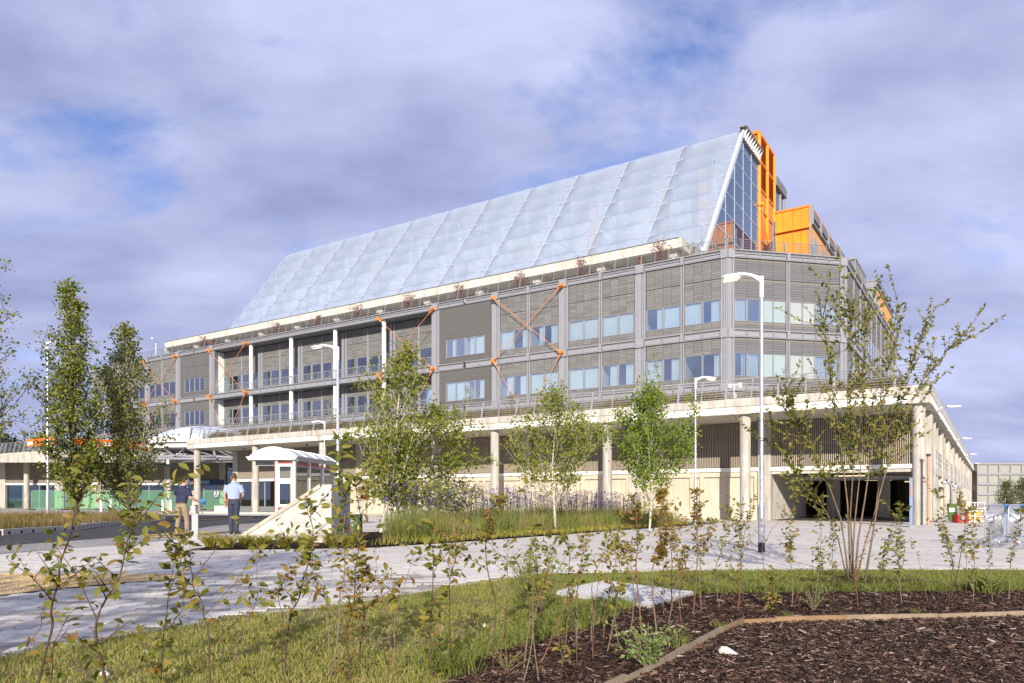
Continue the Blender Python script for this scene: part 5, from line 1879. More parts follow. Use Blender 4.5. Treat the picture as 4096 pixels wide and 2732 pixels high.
# ------------------------------------------------------------------ fenced entrance: netted panels, signs, bollards, benches
fx = [-49.0 + 3.5 * k for k in range(6)]
fence_spots = [(x, 74.5) for x in fx] 
flabels = ['green netted fence panel at the far left end of the entrance fence', 'green netted fence panel behind the white lamp post', 'green netted fence panel behind the first poplar',
           'green netted fence panel between the two poplars', 'green netted fence panel carrying the red and yellow warning board', 'green netted fence panel carrying the keep out sign']
for k, (x, y) in enumerate(fence_spots):
    z0 = 0.13
    r = thing('fence_panel', flabels[k], 'fence panel', (x, y, z0), 0, 'green netted fence panels')
    m = MB()
    pts = [(x + 0.05, y, z0 + 0.05), (x + 0.05, y, z0 + 1.85), (x + 0.2, y, z0 + 2.0), (x + 3.2, y, z0 + 2.0), (x + 3.35, y, z0 + 1.85), (x + 3.35, y, z0 + 0.05)]
    m.tube(pts, 0.022, 6)
    m.tube([(x + 0.05, y, z0 + 0.2), (x + 3.35, y, z0 + 0.2)], 0.02, 6)
    m.tube([(x + 1.7, y, z0 + 0.1), (x + 1.7, y, z0 + 2.0)], 0.018, 6)
    m.build('frame', M['galv_dull'], r)
    m = MB(); m.box(x + 0.08, x + 3.32, y - 0.03, y - 0.022, z0 + 0.1, z0 + 1.97); m.build('netting', M['green_mesh'], r)
    for e in (x - 0.1, x + 3.1):
        m = MB(); m.box(e, e + 0.32, y - 0.25, y + 0.4, z0, z0 + 0.13); m.build('foot_block', M['yellow_line'] if k == 4 else M['black'], r)
p0, p1 = A(753, 1989, 74.2), A(784, 1966, 74.2)
sg = thing('warning_board', 'white site safety board with red, yellow and blue bands on the green fence', 'sign', (p0.x, 74.2, p0.z))
def sgb(name, fx0, fx1, fz0, fz1, mt, d):
    m = MB(); w_, h_ = p1.x - p0.x, p1.z - p0.z
    m.box(p0.x + fx0 * w_, p0.x + fx1 * w_, 74.2 - d, 74.2 - d + 0.01, p0.z + fz0 * h_, p0.z + fz1 * h_); m.build(name, mt, sg)
sgb('board', 0, 1, 0, 1, M['sign_white'], 0.01)
sgb('red_band', 0.2, 0.95, 0.78, 0.93, M['red'], 0.025)
sgb('yellow_band', 0.2, 0.95, 0.60, 0.75, M['sign_yellow'], 0.025)
for i in range(4): sgb('blue_band', 0.2, 0.95, 0.06 + 0.13 * i, 0.16 + 0.13 * i, M['sign_navy'], 0.025)
for i in range(5): sgb('pictogram', 0.04, 0.14, 0.08 + 0.17 * i, 0.18 + 0.17 * i, M['red'] if i > 2 else M['sign_navy'], 0.025)
p0, p1 = A(857, 1988, 74.2), A(874, 1967, 74.2)
sg = thing('keep_out_sign', 'small blue and white sign reading Keep out on the green fence', 'sign', (p0.x, 74.2, p0.z))
sgb('board', 0, 1, 0, 1, M['sign_white'], 0.01)
sgb('blue_field', 0.06, 0.94, 0.04, 0.62, M['sign_navy'], 0.025)
m = MB(); cx_, cz_ = (p0.x + p1.x) / 2, p0.z + (p1.z - p0.z) * 0.8
m.hull([(cx_ + 0.1 * math.cos(a), 74.17, cz_ + 0.1 * math.sin(a)) for a in [2 * PI * i / 14 for i in range(14)]], [(cx_ + 0.1 * math.cos(a), 74.185, cz_ + 0.1 * math.sin(a)) for a in [2 * PI * i / 14 for i in range(14)]])
m.build('symbol', M['sign_navy'], sg)
put_text('Keep', 0.19, M['sign_white'], sg, (cx_, 74.17, p0.z + (p1.z - p0.z) * 0.46))
put_text('out', 0.19, M['sign_white'], sg, (cx_, 74.17, p0.z + (p1.z - p0.z) * 0.18))

bl = ['left of the trunk of the first poplar', 'between the two poplars', 'just left of the man in navy', 'beside the man in navy at his left elbow', 'behind the right hand of the man in navy', 'next to the podium end column']
for (xp, lb) in zip((405, 444, 651, 683, 745, 775), bl):
    p = A(xp, 2044, 66)
    z0 = 0.13
    r = thing('bollard', 'white steel bollard on the entrance pavement ' + lb, 'bollard', (p.x, 66, z0), 0, 'white bollards at the entrance')
    m = MB(); m.lathe([(0.11, z0), (0.11, z0 + 1.0), (0.105, z0 + 1.04), (0.03, z0 + 1.06)], p.x, 66, 14); m.build('post', M['white_dull'], r, SM)
    m = MB(); m.lathe([(0.112, z0 + 0.86), (0.112, z0 + 0.93)], p.x, 66, 14); m.build('band', M['galv_dull'], r, SM)
for xp, xq, back, lb in ((863, 919, True, 'pale concrete bench with a wooden back in front of the entrance'), (769, 786, False, 'end of a pale concrete bench behind the podium end column')):
    a, b_ = A(xp, 2047, 64.6), A(xq, 2047, 64.6)
    r = thing('concrete_bench', lb, 'bench', (a.x, 64.6, 0.13))
    m = MB(); m.box(a.x, b_.x, 64.3, 65.0, 0.13, 0.66); m.build('base', M['concrete_pale'], r)
    m = MB(); m.box(a.x + (b_.x - a.x) * 0.5, b_.x, 64.35, 64.95, 0.663, 0.74); m.build('seat', M['wood'], r)
    if back:
        m = MB(); m.hull([(a.x + 0.75, 64.8, 0.75), (b_.x, 64.8, 0.75), (b_.x, 64.86, 0.75), (a.x + 0.75, 64.86, 0.75)], [(a.x + 0.7, 64.9, 1.25), (b_.x, 64.9, 1.25), (b_.x, 64.96, 1.25), (a.x + 0.7, 64.96, 1.25)]); m.build('backrest', M['wood'], r)

# ------------------------------------------------------------------ bus shelter
sx0, sy0 = -8.35, 28.0
sz = gz(sx0, sy0 + 2)
SH = Matrix.Translation((sx0, sy0, sz)) @ Matrix.Rotation(-0.09, 4, 'Z')
sh = thing('bus_shelter', 'white bus shelter with a barrel roof and red trim behind the sloping block', 'bus shelter', (sx0, sy0, sz))


def sp(name, fn, mt, smooth=False):
    m = MB(SH); fn(m); return m.build(name, mt, sh, smooth)


LEN = 4.65
zE = 2.60
def arc(y, r_off=0.0, n=14):
    x0, x1 = -1.72, 0.10
    return [(x0 + (x1 - x0) * i / n, y, zE + 0.14 + (0.32 + r_off) * (1 - (2 * i / n - 1) ** 2)) for i in range(n + 1)]
def f(m):
    for j in range(4):
        y0, y1 = -0.05 + j * LEN / 4, -0.05 + (j + 1) * LEN / 4
        a, b_ = arc(y0), arc(y1 - 0.02)
        n_ = len(a)
        for i in range(n_ - 1):
            lo = [a[i], a[i + 1], b_[i + 1], b_[i]]
            m.hull([(p[0], p[1], p[2] - 0.02) for p in lo], lo)
sp('roof_sheet', f, mat('grey_roof_sheet', (0.52, 0.54, 0.58), 0.4, 0.05, 2))
for j in range(5):
    def f(m):
        y = -0.06 + j * LEN / 4
        a = arc(y, 0.02)
        for i in range(len(a) - 1):
            m.hull([a[i], (a[i][0], y + 0.07, a[i][2]), (a[i + 1][0], y + 0.07, a[i + 1][2]), a[i + 1]], [(a[i][0], y, a[i][2] + 0.035), (a[i][0], y + 0.07, a[i][2] + 0.035), (a[i + 1][0], y + 0.07, a[i + 1][2] + 0.035), (a[i + 1][0], y, a[i + 1][2] + 0.035)])
    sp('roof_rib', f, M['white'])
def f(m):
    a = arc(-0.10, -0.02)
    m.hull([(p[0], -0.12, p[2]) for p in a], [(p[0], -0.07, p[2]) for p in a])
sp('roof_end_panel', f, M['white'])
sp('end_beam', lambda m: m.hull([(-1.72, -0.16, zE), (0.10, -0.16, zE), (0.10, -0.05, zE), (-1.72, -0.05, zE)], [(-1.83, -0.18, zE + 0.13), (0.21, -0.18, zE + 0.13), (0.21, -0.05, zE + 0.13), (-1.83, -0.05, zE + 0.13)]), M['white'])
for x in (-1.80, 0.05):
    sp('eave_gutter', lambda m: m.box(x, x + 0.13, -0.04, LEN, zE - 0.02, zE + 0.15), M['galv_dull'])
for (x, y) in ((-0.70, 0), (0, 0), (0.0, 1.55), (0.0, 3.08), (0.0, 4.55), (-0.7, 4.55)):
    sp('post', lambda m: m.box(x - 0.055, x + 0.055, y, y + 0.11, -0.1, zE - 0.025), M['white'])
    sp('red_trim', lambda m: m.box(x - 0.048, x - 0.034, y - 0.012, y - 0.002, 0.05, zE - 0.05), M['red'])
# end panel: white frame, two panes
sp('panel_frame', lambda m: (m.box(-0.63, -0.07, 0.02, 0.08, zE - 0.24, zE - 0.14), m.box(-0.63, -0.07, 0.02, 0.08, 0.80, 0.90), m.box(-0.63, -0.07, 0.02, 0.08, 1.70, 1.88), m.box(-0.63, -0.58, 0.021, 0.079, 0.9, zE - 0.24), m.box(-0.12, -0.07, 0.021, 0.079, 0.9, zE - 0.24)), M['white'])
sp('red_trim', lambda m: m.box(-0.63, -0.07, 0.02, 0.07, zE - 0.12, zE - 0.085), M['red'])
sp('red_trim', lambda m: m.box(-0.63, -0.07, 0.02, 0.07, 0.74, 0.775), M['red'])
for z0, z1 in ((0.905, 1.695), (1.885, zE - 0.245)):
    sp('pane', lambda m: m.box(-0.575, -0.125, 0.045, 0.055, z0, z1), M['glass_clear'])
sp('light_box', lambda m: m.box(-1.65, -0.76, 0.3, 0.5, zE - 0.2, zE - 0.03), M['galv_dull'])
for a, c in ((0.11, 1.55), (1.66, 3.08), (3.19, 4.55)):
    sp('pane', lambda m: m.box(-0.01, 0.0, a + 0.02, c - 0.02, 0.5, zE - 0.25), M['glass_clear'])
    sp('red_trim', lambda m: m.box(0.01, 0.045, a, c, zE - 0.16, zE - 0.12), M['red'])
    sp('rail', lambda m: m.box(-0.025, 0.02, a, c, zE - 0.25, zE - 0.17), M['metal_light'])
    sp('rail', lambda m: m.box(-0.025, 0.02, a, c, 0.42, 0.5), M['white'])
sp('back_pane', lambda m: m.box(-0.62, -0.08, 4.58, 4.59, 0.6, zE - 0.2), M['glass_clear'])
sp('seat', lambda m: m.box(-0.5, -0.15, 0.6, 4.0, 0.5, 0.55), M['red'])
sp('seat_leg', lambda m: (m.box(-0.35, -0.3, 1.0, 1.05, 0, 0.5), m.box(-0.35, -0.3, 3.5, 3.55, 0, 0.5)), M['galv_dull'])

# ------------------------------------------------------------------ sloping concrete block
q0 = Vector((-4.28, 17.35, 0))
wz = gz(q0.x, q0.y) - 0.05
WM = Matrix(((-U2.x, -0.05, 0, q0.x), (-U2.y, 1.0, 0, q0.y), (0, 0, 1, wz), (0, 0, 0, 1)))
wd = thing('concrete_ramp_block', 'white rough concrete block with a long sloping top and coping at the bed end', 'concrete block', (q0.x, q0.y, wz))
m = MB(WM)
prof = [(-3.45, 0), (0, 0), (0, 1.44), (-0.32, 1.44), (-3.45, 0.09)]
m.hull([(x, 0, z) for x, z in prof], [(x, 2.6, z) for x, z in prof])
m.build('block', M['wedge'], wd)
for k in range(4):
    a, c = k / 4, (k + 1) / 4 - 0.004
    P = lambda f_: (-3.42 + (3.42 - 0.36) * f_, 0.11 + (1.44 - 0.11) * f_)
    (xa, za), (xc, zc_) = P(a), P(c)
    m = MB(WM)
    m.hull([(xa, -0.035, za - 0.035), (xc, -0.035, zc_ - 0.035), (xc, 2.63, zc_ - 0.035), (xa, 2.63, za - 0.035)], [(xa - 0.03, -0.035, za + 0.055), (xc - 0.03, -0.035, zc_ + 0.055), (xc - 0.03, 2.63, zc_ + 0.055), (xa - 0.03, 2.63, za + 0.055)])
    m.build('coping_slab', M['panel_concrete'], wd)
m = MB(WM); m.box(-0.33, 0.01, -0.012, 2.61, 1.442, 1.475); m.build('top_edge', M['concrete_pale'], wd)

# steel service post and green post
p = G(781, 2155); p = A(781, 2155, 19.0)
r = thing('service_post', 'square galvanised service post beside the man in navy', 'service post', (p.x, p.y, gz(p.x, p.y)))
z0 = gz(p.x, p.y)
m = MB(Matrix.Translation((p.x, p.y, z0)) @ Matrix.Rotation(0.25, 4, 'Z')); m.box(-0.075, 0.075, -0.075, 0.075, -0.05, 0.62); m.build('post', M['galv_dull'], r)
m = MB(Matrix.Translation((p.x, p.y, z0)) @ Matrix.Rotation(0.25, 4, 'Z')); m.box(-0.085, 0.085, -0.085, 0.085, 0.621, 0.655); m.build('cap', M['galv_dull'], r)
m = MB(Matrix.Translation((p.x, p.y, z0)) @ Matrix.Rotation(0.25, 4, 'Z')); m.box(0.076, 0.082, -0.025, 0.025, 0.45, 0.52); m.build('lock_plate', M['galv'], r)
p = A(1432, 2160, 18.5)
z0 = gz(p.x, p.y)
r = thing('green_post', 'dark green square post between the concrete block and the tall grass', 'service post', (p.x, p.y, z0))
m = MB(Matrix.Translation((p.x, p.y, z0)) @ Matrix.Rotation(-0.2, 4, 'Z')); m.box(-0.085, 0.085, -0.085, 0.085, -0.05, 0.66); m.build('post', M['green_paint'], r)
m = MB(Matrix.Translation((p.x, p.y, z0)) @ Matrix.Rotation(-0.2, 4, 'Z')); m.box(-0.09, 0.09, -0.09, 0.09, 0.661, 0.70); m.build('cap', M['green_paint'], r)
m = MB(Matrix.Translation((p.x, p.y, z0)) @ Matrix.Rotation(-0.2, 4, 'Z')); m.box(0.03, 0.07, -0.092, -0.086, 0.32, 0.42); m.build('label_plate', M['sign_yellow'], r)


# ------------------------------------------------------------------ crowd barriers
def crowd_barrier(label, a, b_, mt, group='crowd barriers at the right edge'):
    a, b_ = Vector(a), Vector(b_)
    za = gz(a.x, a.y)
    d = (b_ - a); L = d.length; d.normalize()
    mx = Matrix(((d.x, -d.y, 0, a.x), (d.y, d.x, 0, a.y), (0, 0, 1, za), (0, 0, 0, 1)))
    r = thing('crowd_barrier', label, 'barrier', (a.x, a.y, za), 0, group)
    m = MB(mx)
    z0, z1, e = 0.2, 1.1, 0.1
    loop = [(e, 0, z0), (L - e, 0, z0), (L - 0.02, 0, z0 + 0.1), (L, 0, z0 + e), (L, 0, z1 - e), (L - 0.03, 0, z1 - 0.03), (L - e, 0, z1), (e, 0, z1), (0.03, 0, z1 - 0.03), (0, 0, z1 - e), (0, 0, z0 + e), (0.02, 0, z0 + 0.03), (e, 0, z0)]
    m.tube(loop, 0.021, 8)
    m.build('frame', mt, r, True)
    n_ = max(6, int(L / 0.115))
    for i in range(1, n_):
        m = MB(mx); m.tube([(L * i / n_, 0, z0), (L * i / n_, 0, z1)], 0.0085, 6); m.build('bar', mt, r, True)
    for x in (0.28, L - 0.28):
        m = MB(mx); m.tube([(x, -0.42, 0.02), (x, -0.05, 0.24), (x, 0.05, 0.24), (x, 0.42, 0.02)], 0.021, 8); m.build('foot', mt, r, True)
    return r


crowd_barrier('leftmost silver crowd barrier turned edge-on, apart from the others', (12.42, 19.2), (13.75, 20.5), M['galv'])
crowd_barrier('blue crowd barrier behind the silver ones', (13.98, 20.9), (16.3, 20.3), M['blue_paint'])
crowd_barrier('silver crowd barrier in front of the blue one', (12.42, 18.3), (13.86, 20.0), M['galv'])
crowd_barrier('silver crowd barrier cut off by the right edge of the photo', (12.5, 17.8), (14.0, 19.0), M['galv'])

# things by the right-hand podium wall
a = A(3788, 2091, 39.0)
r = thing('green_board', 'dark green board with a white notice leaning by the right-hand columns', 'board', (a.x, a.y, 0))
w_ = 0.55
m = MB(); m.hull([(a.x + 0.08, a.y, 0.12), (a.x + w_ * 0.75, a.y, 0), (a.x + w_ + 0.02, a.y, 0), (a.x + w_, a.y, 1.0), (a.x, a.y, 1.02)], [(a.x + 0.08, a.y + 0.04, 0.12), (a.x + w_ * 0.75, a.y + 0.04, 0), (a.x + w_ + 0.02, a.y + 0.04, 0), (a.x + w_, a.y + 0.04, 1.0), (a.x, a.y + 0.04, 1.02)]); m.build('board', M['green_board'], r)
m = MB(); m.box(a.x + 0.12, a.x + 0.40, a.y - 0.012, a.y - 0.002, 0.57, 0.79); m.build('notice', M['sign_white'], r)
a = A(3832, 2092, 38.5)
r = thing('red_pump', 'small red pump unit with a grey housing by the right-hand columns', 'pump', (a.x, a.y, 0))
m = MB(); m.box(a.x, a.x + 0.54, a.y, a.y + 0.4, 0.02, 0.12); m.box(a.x, a.x + 0.12, a.y, a.y + 0.4, 0.121, 0.45); m.box(a.x + 0.42, a.x + 0.54, a.y, a.y + 0.4, 0.121, 0.45); m.build('base', M['red'], r)
m = MB(); m.tube([(a.x + 0.27, a.y - 0.02, 0.28), (a.x + 0.27, a.y + 0.3, 0.28)], [0.12, 0.14], 14); m.build('housing', M['galv_dull'], r, SM)
m = MB(); m.tube([(a.x + 0.27, a.y + 0.1, 0.35), (a.x + 0.2, a.y + 0.1, 0.6), (a.x + 0.05, a.y + 0.1, 0.72)], 0.03, 8); m.build('hose', M['galv_dull'], r, True)
a = A(3877, 2093, 38.5)
r = thing('wire_cage', 'white wire cage trolley holding yellow slats by the right-hand columns', 'cage', (a.x, a.y, 0))
X0, Y0 = a.x, a.y
for x in (0, 0.28, 0.8):
    for y in (0, 0.6):
        m = MB(); m.box(X0 + x, X0 + x + 0.035, Y0 + y, Y0 + y + 0.035, 0.0, 1.1); m.build('upright', M['white_dull'], r)
for z in (0.08, 0.34, 0.62, 0.75, 1.06):
    for y in (0, 0.6):
        m = MB(); m.box(X0 + 0.036, X0 + 0.80, Y0 + y + 0.002, Y0 + y + 0.03, z, z + 0.03); m.build('bar', M['white_dull'], r)
for z in np.arange(0.10, 0.75, 0.085):
    m = MB(); m.box(X0 + 0.05, X0 + 0.78, Y0 + 0.15, Y0 + 0.5, z, z + 0.045); m.build('slat', M['sign_yellow'], r)
a = A(3645, 2109, 32.8)
r = thing('totem_sign', 'narrow blue grey sign totem seen edge-on beside the corner column', 'sign', (a.x, a.y, 0))
m = MB(); m.hull([(a.x - 0.08, a.y, 0), (a.x + 0.05, a.y - 0.02, 0), (a.x + 0.56, a.y + 0.9, 0), (a.x + 0.43, a.y + 0.92, 0)], [(a.x - 0.08, a.y, 2.22), (a.x + 0.05, a.y - 0.02, 2.22), (a.x + 0.56, a.y + 0.9, 2.22), (a.x + 0.43, a.y + 0.92, 2.22)]); m.build('panel', M['blue_grey'], r)
m = MB(); m.box(a.x - 0.1, a.x + 0.1, a.y - 0.04, a.y + 0.2, -0.01, 0.06); m.build('base_plate', M['galv_dull'], r)
for i in range(6):
    m = MB(); m.box(a.x - 0.05, a.x + 0.03, a.y - 0.04, a.y - 0.022, 1.4 + i * 0.1, 1.46 + i * 0.1); m.build('plate', M['copper'], r)
a = A(3714, 2102, 34.9)
r = thing('salmon_pipe', 'upright salmon coloured pipe with a black cap beside the corner column', 'pipe', (a.x, a.y, 0))
m = MB(); m.cyl(a.x, a.y, -0.02, 3.35, 0.067, 14); m.build('pipe', M['copper'], r, SM)
m = MB(); m.cyl(a.x, a.y, 3.3, 3.42, 0.095, 14); m.build('cap', M['black'], r, SM)
for z in (0.25, 1.75): m = MB(); m.cyl(a.x, a.y, z, z + 0.05, 0.075, 14); m.build('collar', M['galv_dull'], r, SM)
for (s, lb) in ((16.0, 'nearer'), (33.0, 'farther')):
    q = W(-0.75, s, 0)
    r = thing('vent_pipe', lb + ' bent galvanised pipe on the right-hand podium side', 'pipe', q)
    m = MB(); m.tube([q, q + Vector((0, 0, 2.0)), q + Vector((-0.08, 0, 2.25)), q + Vector((-0.3, -0.1, 2.35)), q + Vector((-0.75, -0.2, 2.35))], 0.09, 10); m.build('pipe', M['galv'], r, True)
    m = MB(); m.cyl(q.x, q.y, 0, 0.1, 0.16, 10); m.build('flange', M['galv_dull'], r)


# ------------------------------------------------------------------ people
def loft(m, rings, n=14):
    """rings: centre, half width, half depth, side axis"""
    P = []
    k = len(rings)
    for i, (c, a, b_, sx_) in enumerate(rings):
        c = Vector(c)
        d = (Vector(rings[min(i + 1, k - 1)][0]) - Vector(rings[max(i - 1, 0)][0])).normalized()
        s_ = Vector(sx_)
        s_ = (s_ - d * s_.dot(d)).normalized()
        f_ = d.cross(s_)
        P.append([c + s_ * (a * math.cos(2 * PI * j / n)) + f_ * (b_ * math.sin(2 * PI * j / n)) for j in range(n)])
    vs = [p for r_ in P for p in r_]
    fs = []
    for i in range(k - 1):
        for j in range(n):
            j2 = (j + 1) % n
            fs.append((i * n + j, i * n + j2, (i + 1) * n + j2, (i + 1) * n + j))
    fs.append(tuple(range(n))[::-1]); fs.append(tuple((k - 1) * n + j for j in range(n)))
    m.add(vs, fs)


def fuse(m, name, mt, voxel=0.012, sm=4):
    """weld the lofted limbs into one continuous skin"""
    me = m.mesh(name, mt)
    o = bpy.data.objects.new('tmp', me)
    COL.objects.link(o)
    md = o.modifiers.new('r', 'REMESH'); md.mode = 'VOXEL'; md.voxel_size = voxel
    s_ = o.modifiers.new('s', 'SMOOTH'); s_.iterations = sm; s_.factor = 0.5
    dg = bpy.context.evaluated_depsgraph_get()
    out = bpy.data.meshes.new_from_object(o.evaluated_get(dg))
    out.name = name
    out.materials.clear(); out.materials.append(mt)
    out.polygons.foreach_set('use_smooth', [True] * len(out.polygons))
    bpy.data.objects.remove(o)
    return out


XA = (1, 0, 0)


def person(label, loc, rz, scale, J, cloth, hair_mt):
    """J: joints; +Y is forward"""
    m = MB()
    # torso, neck, head
    hx, hy = J['head']
    loft(m, [((0, 0, 0.93), 0.15, 0.10, XA), ((0, 0, 1.1), 0.145, 0.10, XA), ((0, J['lean'] * 0.5, 1.3), 0.17, 0.11, XA), ((0, J['lean'], 1.44), 0.17, 0.09, XA), ((0, J['lean'], 1.5), 0.09, 0.065, XA)])
    n0 = Vector((0, J['lean'], 1.48)); h0 = Vector((hx, hy, 1.665))
    loft(m, [(n0, 0.062, 0.062, XA), (n0.lerp(h0, 0.55) + Vector((0, -0.01, 0)), 0.057, 0.062, XA), (h0 + Vector((0, 0.01, -0.06)), 0.06, 0.075, XA)])
    up = Vector((0, 0.10, 1)).normalized() if J.get('bow') else Vector((0, 0, 1))
    fw = Vector((0, 1, -0.10)).normalized() if J.get('bow') else Vector((0, 1, 0))
    tw = J.get('turn', 0.0)
    Rz = Matrix.Rotation(tw, 3, 'Z')
    fw = Rz @ fw
    sd = Rz @ Vector((1, 0, 0))
    loft(m, [(h0 + up * -0.11 + fw * 0.045, 0.035, 0.04, sd), (h0 + up * -0.08 + fw * 0.025, 0.058, 0.075, sd), (h0 + up * -0.02, 0.072, 0.095, sd), (h0 + up * 0.05, 0.076, 0.098, sd), (h0 + up * 0.10, 0.062, 0.08, sd), (h0 + up * 0.135, 0.02, 0.03, sd)])
    # nose, ears, brow and chin
    loft(m, [(h0 + fw * 0.085 + up * 0.01, 0.010, 0.012, sd), (h0 + fw * 0.105 + up * -0.02, 0.014, 0.014, sd), (h0 + fw * 0.09 + up * -0.035, 0.015, 0.012, sd)], 8)
    for sg_ in (-1, 1):
        e = h0 + sd * (0.074 * sg_) - fw * 0.005
        loft(m, [(e + up * 0.03, 0.010, 0.016, fw), (e + up * 0.0 + sd * 0.008 * sg_, 0.012, 0.018, fw), (e - up * 0.03, 0.007, 0.012, fw)], 8)
    # arms and hands
    for sg_, key in ((-1, 'L'), (1, 'R')):
        S_, E_, Wr, Hd = [Vector(p) for p in J['arm' + key]]
        loft(m, [(S_, 0.055, 0.06, XA), (S_.lerp(E_, 0.5), 0.048, 0.05, XA), (E_, 0.04, 0.043, XA), (E_.lerp(Wr, 0.35), 0.042, 0.042, XA), (Wr, 0.027, 0.032, XA), (Wr.lerp(Hd, 0.4), 0.022, 0.045, XA), (Wr.lerp(Hd, 0.6), 0.018, 0.043, XA)], 10)
        d = (Hd - Wr).normalized()
        pl = d.cross(Vector((1, 0, 0)))
        pl = pl.normalized() if pl.length > 0.1 else Vector((0, 1, 0))
        pn = d.cross(pl)
        base = Wr.lerp(Hd, 0.52)
        for i, (off, ln) in enumerate(((-0.030, 0.075), (-0.010, 0.088), (0.011, 0.082), (0.030, 0.062))):
            b0 = base + pl * off
            loft(m, [(b0, 0.009, 0.009, pl), (b0 + d * ln * 0.5 + pn * 0.008 * -sg_, 0.0085, 0.0085, pl), (b0 + d * ln * 0.85 + pn * 0.028 * -sg_, 0.008, 0.008, pl), (b0 + d * ln + pn * 0.045 * -sg_, 0.006, 0.006, pl)], 6)
        b0 = Wr.lerp(Hd, 0.22) + pl * 0.035
        loft(m, [(b0, 0.011, 0.011, pl), (b0 + pl * 0.022 + d * 0.035, 0.010, 0.010, pl), (b0 + pl * 0.026 + d * 0.068 + pn * 0.012 * -sg_, 0.008, 0.008, pl)], 6)
    # legs under the trousers
    for key in 'LR':
        H_, K_, A_ = [Vector(p) for p in J['leg' + key]]
        loft(m, [(H_, 0.075, 0.075, XA), (K_, 0.05, 0.05, XA), (A_, 0.035, 0.04, XA)], 10)
    body = link('person', fuse(m, 'person', M['skin'], 0.009, 2))
    body.location = loc
    body.rotation_euler = (0, 0, rz)
    body.scale = (scale,) * 3
    WL[body] = Vector((0, 0, 0))
    tag(body, label, 'person')
    # shirt
    m = MB()
    le = J['lean']
    loft(m, [((0, 0, 0.99), 0.172, 0.125, XA), ((0, 0, 1.08), 0.178, 0.13, XA), ((0, le * 0.4, 1.22), 0.188, 0.128, XA), ((0, le * 0.8, 1.36), 0.20, 0.128, XA), ((0, le, 1.45), 0.185, 0.10, XA), ((0, le, 1.50), 0.10, 0.075, XA), ((0, le, 1.525), 0.075, 0.072, XA)], 18)
    for key in 'LR':
        S_, E_, Wr, Hd = [Vector(p) for p in J['arm' + key]]
        loft(m, [(S_ + Vector((-0.05 if key == 'R' else 0.05, 0, 0.0)), 0.075, 0.085, XA), (S_, 0.075, 0.083, XA), (S_.lerp(E_, 0.4), 0.068, 0.075, XA), (S_.lerp(E_, 0.78), 0.068, 0.078, XA)], 12)
    link('shirt', fuse(m, 'shirt', M[cloth[0]], 0.011, 3), body)
    m = MB()
    loft(m, [((0, le, 1.515), 0.078, 0.076, XA), ((0, le, 1.555), 0.068, 0.068, XA)], 16)
    link('collar', m.mesh('collar', M[cloth[0]]), body)
    m = MB()
    loft(m, [((0, 0, 1.03), 0.168, 0.122, XA), ((0, 0, 0.95), 0.178, 0.132, XA), ((0, 0, 0.88), 0.17, 0.13, XA)], 18)
    for key in 'LR':
        H_, K_, A_ = [Vector(p) for p in J['leg' + key]]
        loft(m, [(H_ + Vector((0, 0, 0.03)), 0.09, 0.115, XA), (H_.lerp(K_, 0.25), 0.097, 0.112, XA), (H_.lerp(K_, 0.65), 0.082, 0.09, XA), (K_, 0.072, 0.08, XA), (K_.lerp(A_, 0.35), 0.072, 0.08, XA), (K_.lerp(A_, 0.8), 0.064, 0.070, XA), (A_ + Vector((0, 0, -0.02)), 0.064, 0.072, XA)], 14)
    link('trousers', fuse(m, 'trousers', M[cloth[1]], 0.011, 3), body)
    m = MB()
    loft(m, [((0, 0, 1.005), 0.176, 0.130, XA), ((0, 0, 1.04), 0.175, 0.129, XA)], 20)
    link('belt', m.mesh('belt', M['belt']), body)
    for key in 'LR':
        A_ = Vector(J['leg' + key][2])
        t_ = J['foot' + key]
        d = Vector((math.sin(t_), math.cos(t_), 0)); s_ = Vector((d.y, -d.x, 0))
        g = Vector((A_.x, A_.y, 0))
        m = MB()
        loft(m, [(g - d * 0.075 + Vector((0, 0, 0.05)), 0.03, 0.04, s_), (g - d * 0.05 + Vector((0, 0, 0.06)), 0.042, 0.055, s_), (g + d * 0.03 + Vector((0, 0, 0.055)), 0.045, 0.05, s_), (g + d * 0.12 + Vector((0, 0, 0.04)), 0.05, 0.036, s_), (g + d * 0.185 + Vector((0, 0, 0.032)), 0.04, 0.026, s_), (g + d * 0.21 + Vector((0, 0, 0.028)), 0.015, 0.015, s_)], 12)
        sh_ = link('shoe', m.mesh('shoe', M['shoe'], smooth=True), body)
        m = MB()
        m.hull([g - d * 0.085 - s_ * 0.035, g + d * 0.2 - s_ * 0.03, g + d * 0.2 + s_ * 0.03, g - d * 0.085 + s_ * 0.035], [p + Vector((0, 0, 0.022)) for p in (g - d * 0.085 - s_ * 0.04, g + d * 0.21 - s_ * 0.035, g + d * 0.21 + s_ * 0.035, g - d * 0.085 + s_ * 0.04)])
        link('sole', m.mesh('sole', M[cloth[2]]), sh_)
    m = MB()
    loft(m, [(h0 + up * -0.055 - fw * 0.055, 0.052, 0.035, sd), (h0 + up * -0.01 - fw * 0.035, 0.076, 0.068, sd), (h0 + up * 0.05 - fw * 0.018, 0.084, 0.092, sd), (h0 + up * 0.105 - fw * 0.005, 0.072, 0.088, sd), (h0 + up * 0.146, 0.03, 0.04, sd)], 16)
    link('hair', fuse(m, 'hair', hair_mt, 0.008, 2), body)
    # eyes and mouth
    for sg_ in (-1, 1):
        e = h0 + fw * 0.088 + sd * (0.03 * sg_) + up * 0.012
        m = MB(); m.lathe([(0.001, -0.006), (0.009, 0), (0.001, 0.006)], 0, 0, 8)
        me = m.mesh('eye', M['black']); me.transform(Matrix.Translation(e))
        link('eye', me, body)
    m = MB(); e = h0 + fw * 0.088 - up * 0.06; m.beam(e - sd * 0.022, e + sd * 0.022, 0.012, 0.006); link('mouth', m.mesh('mouth', M['red']), body)
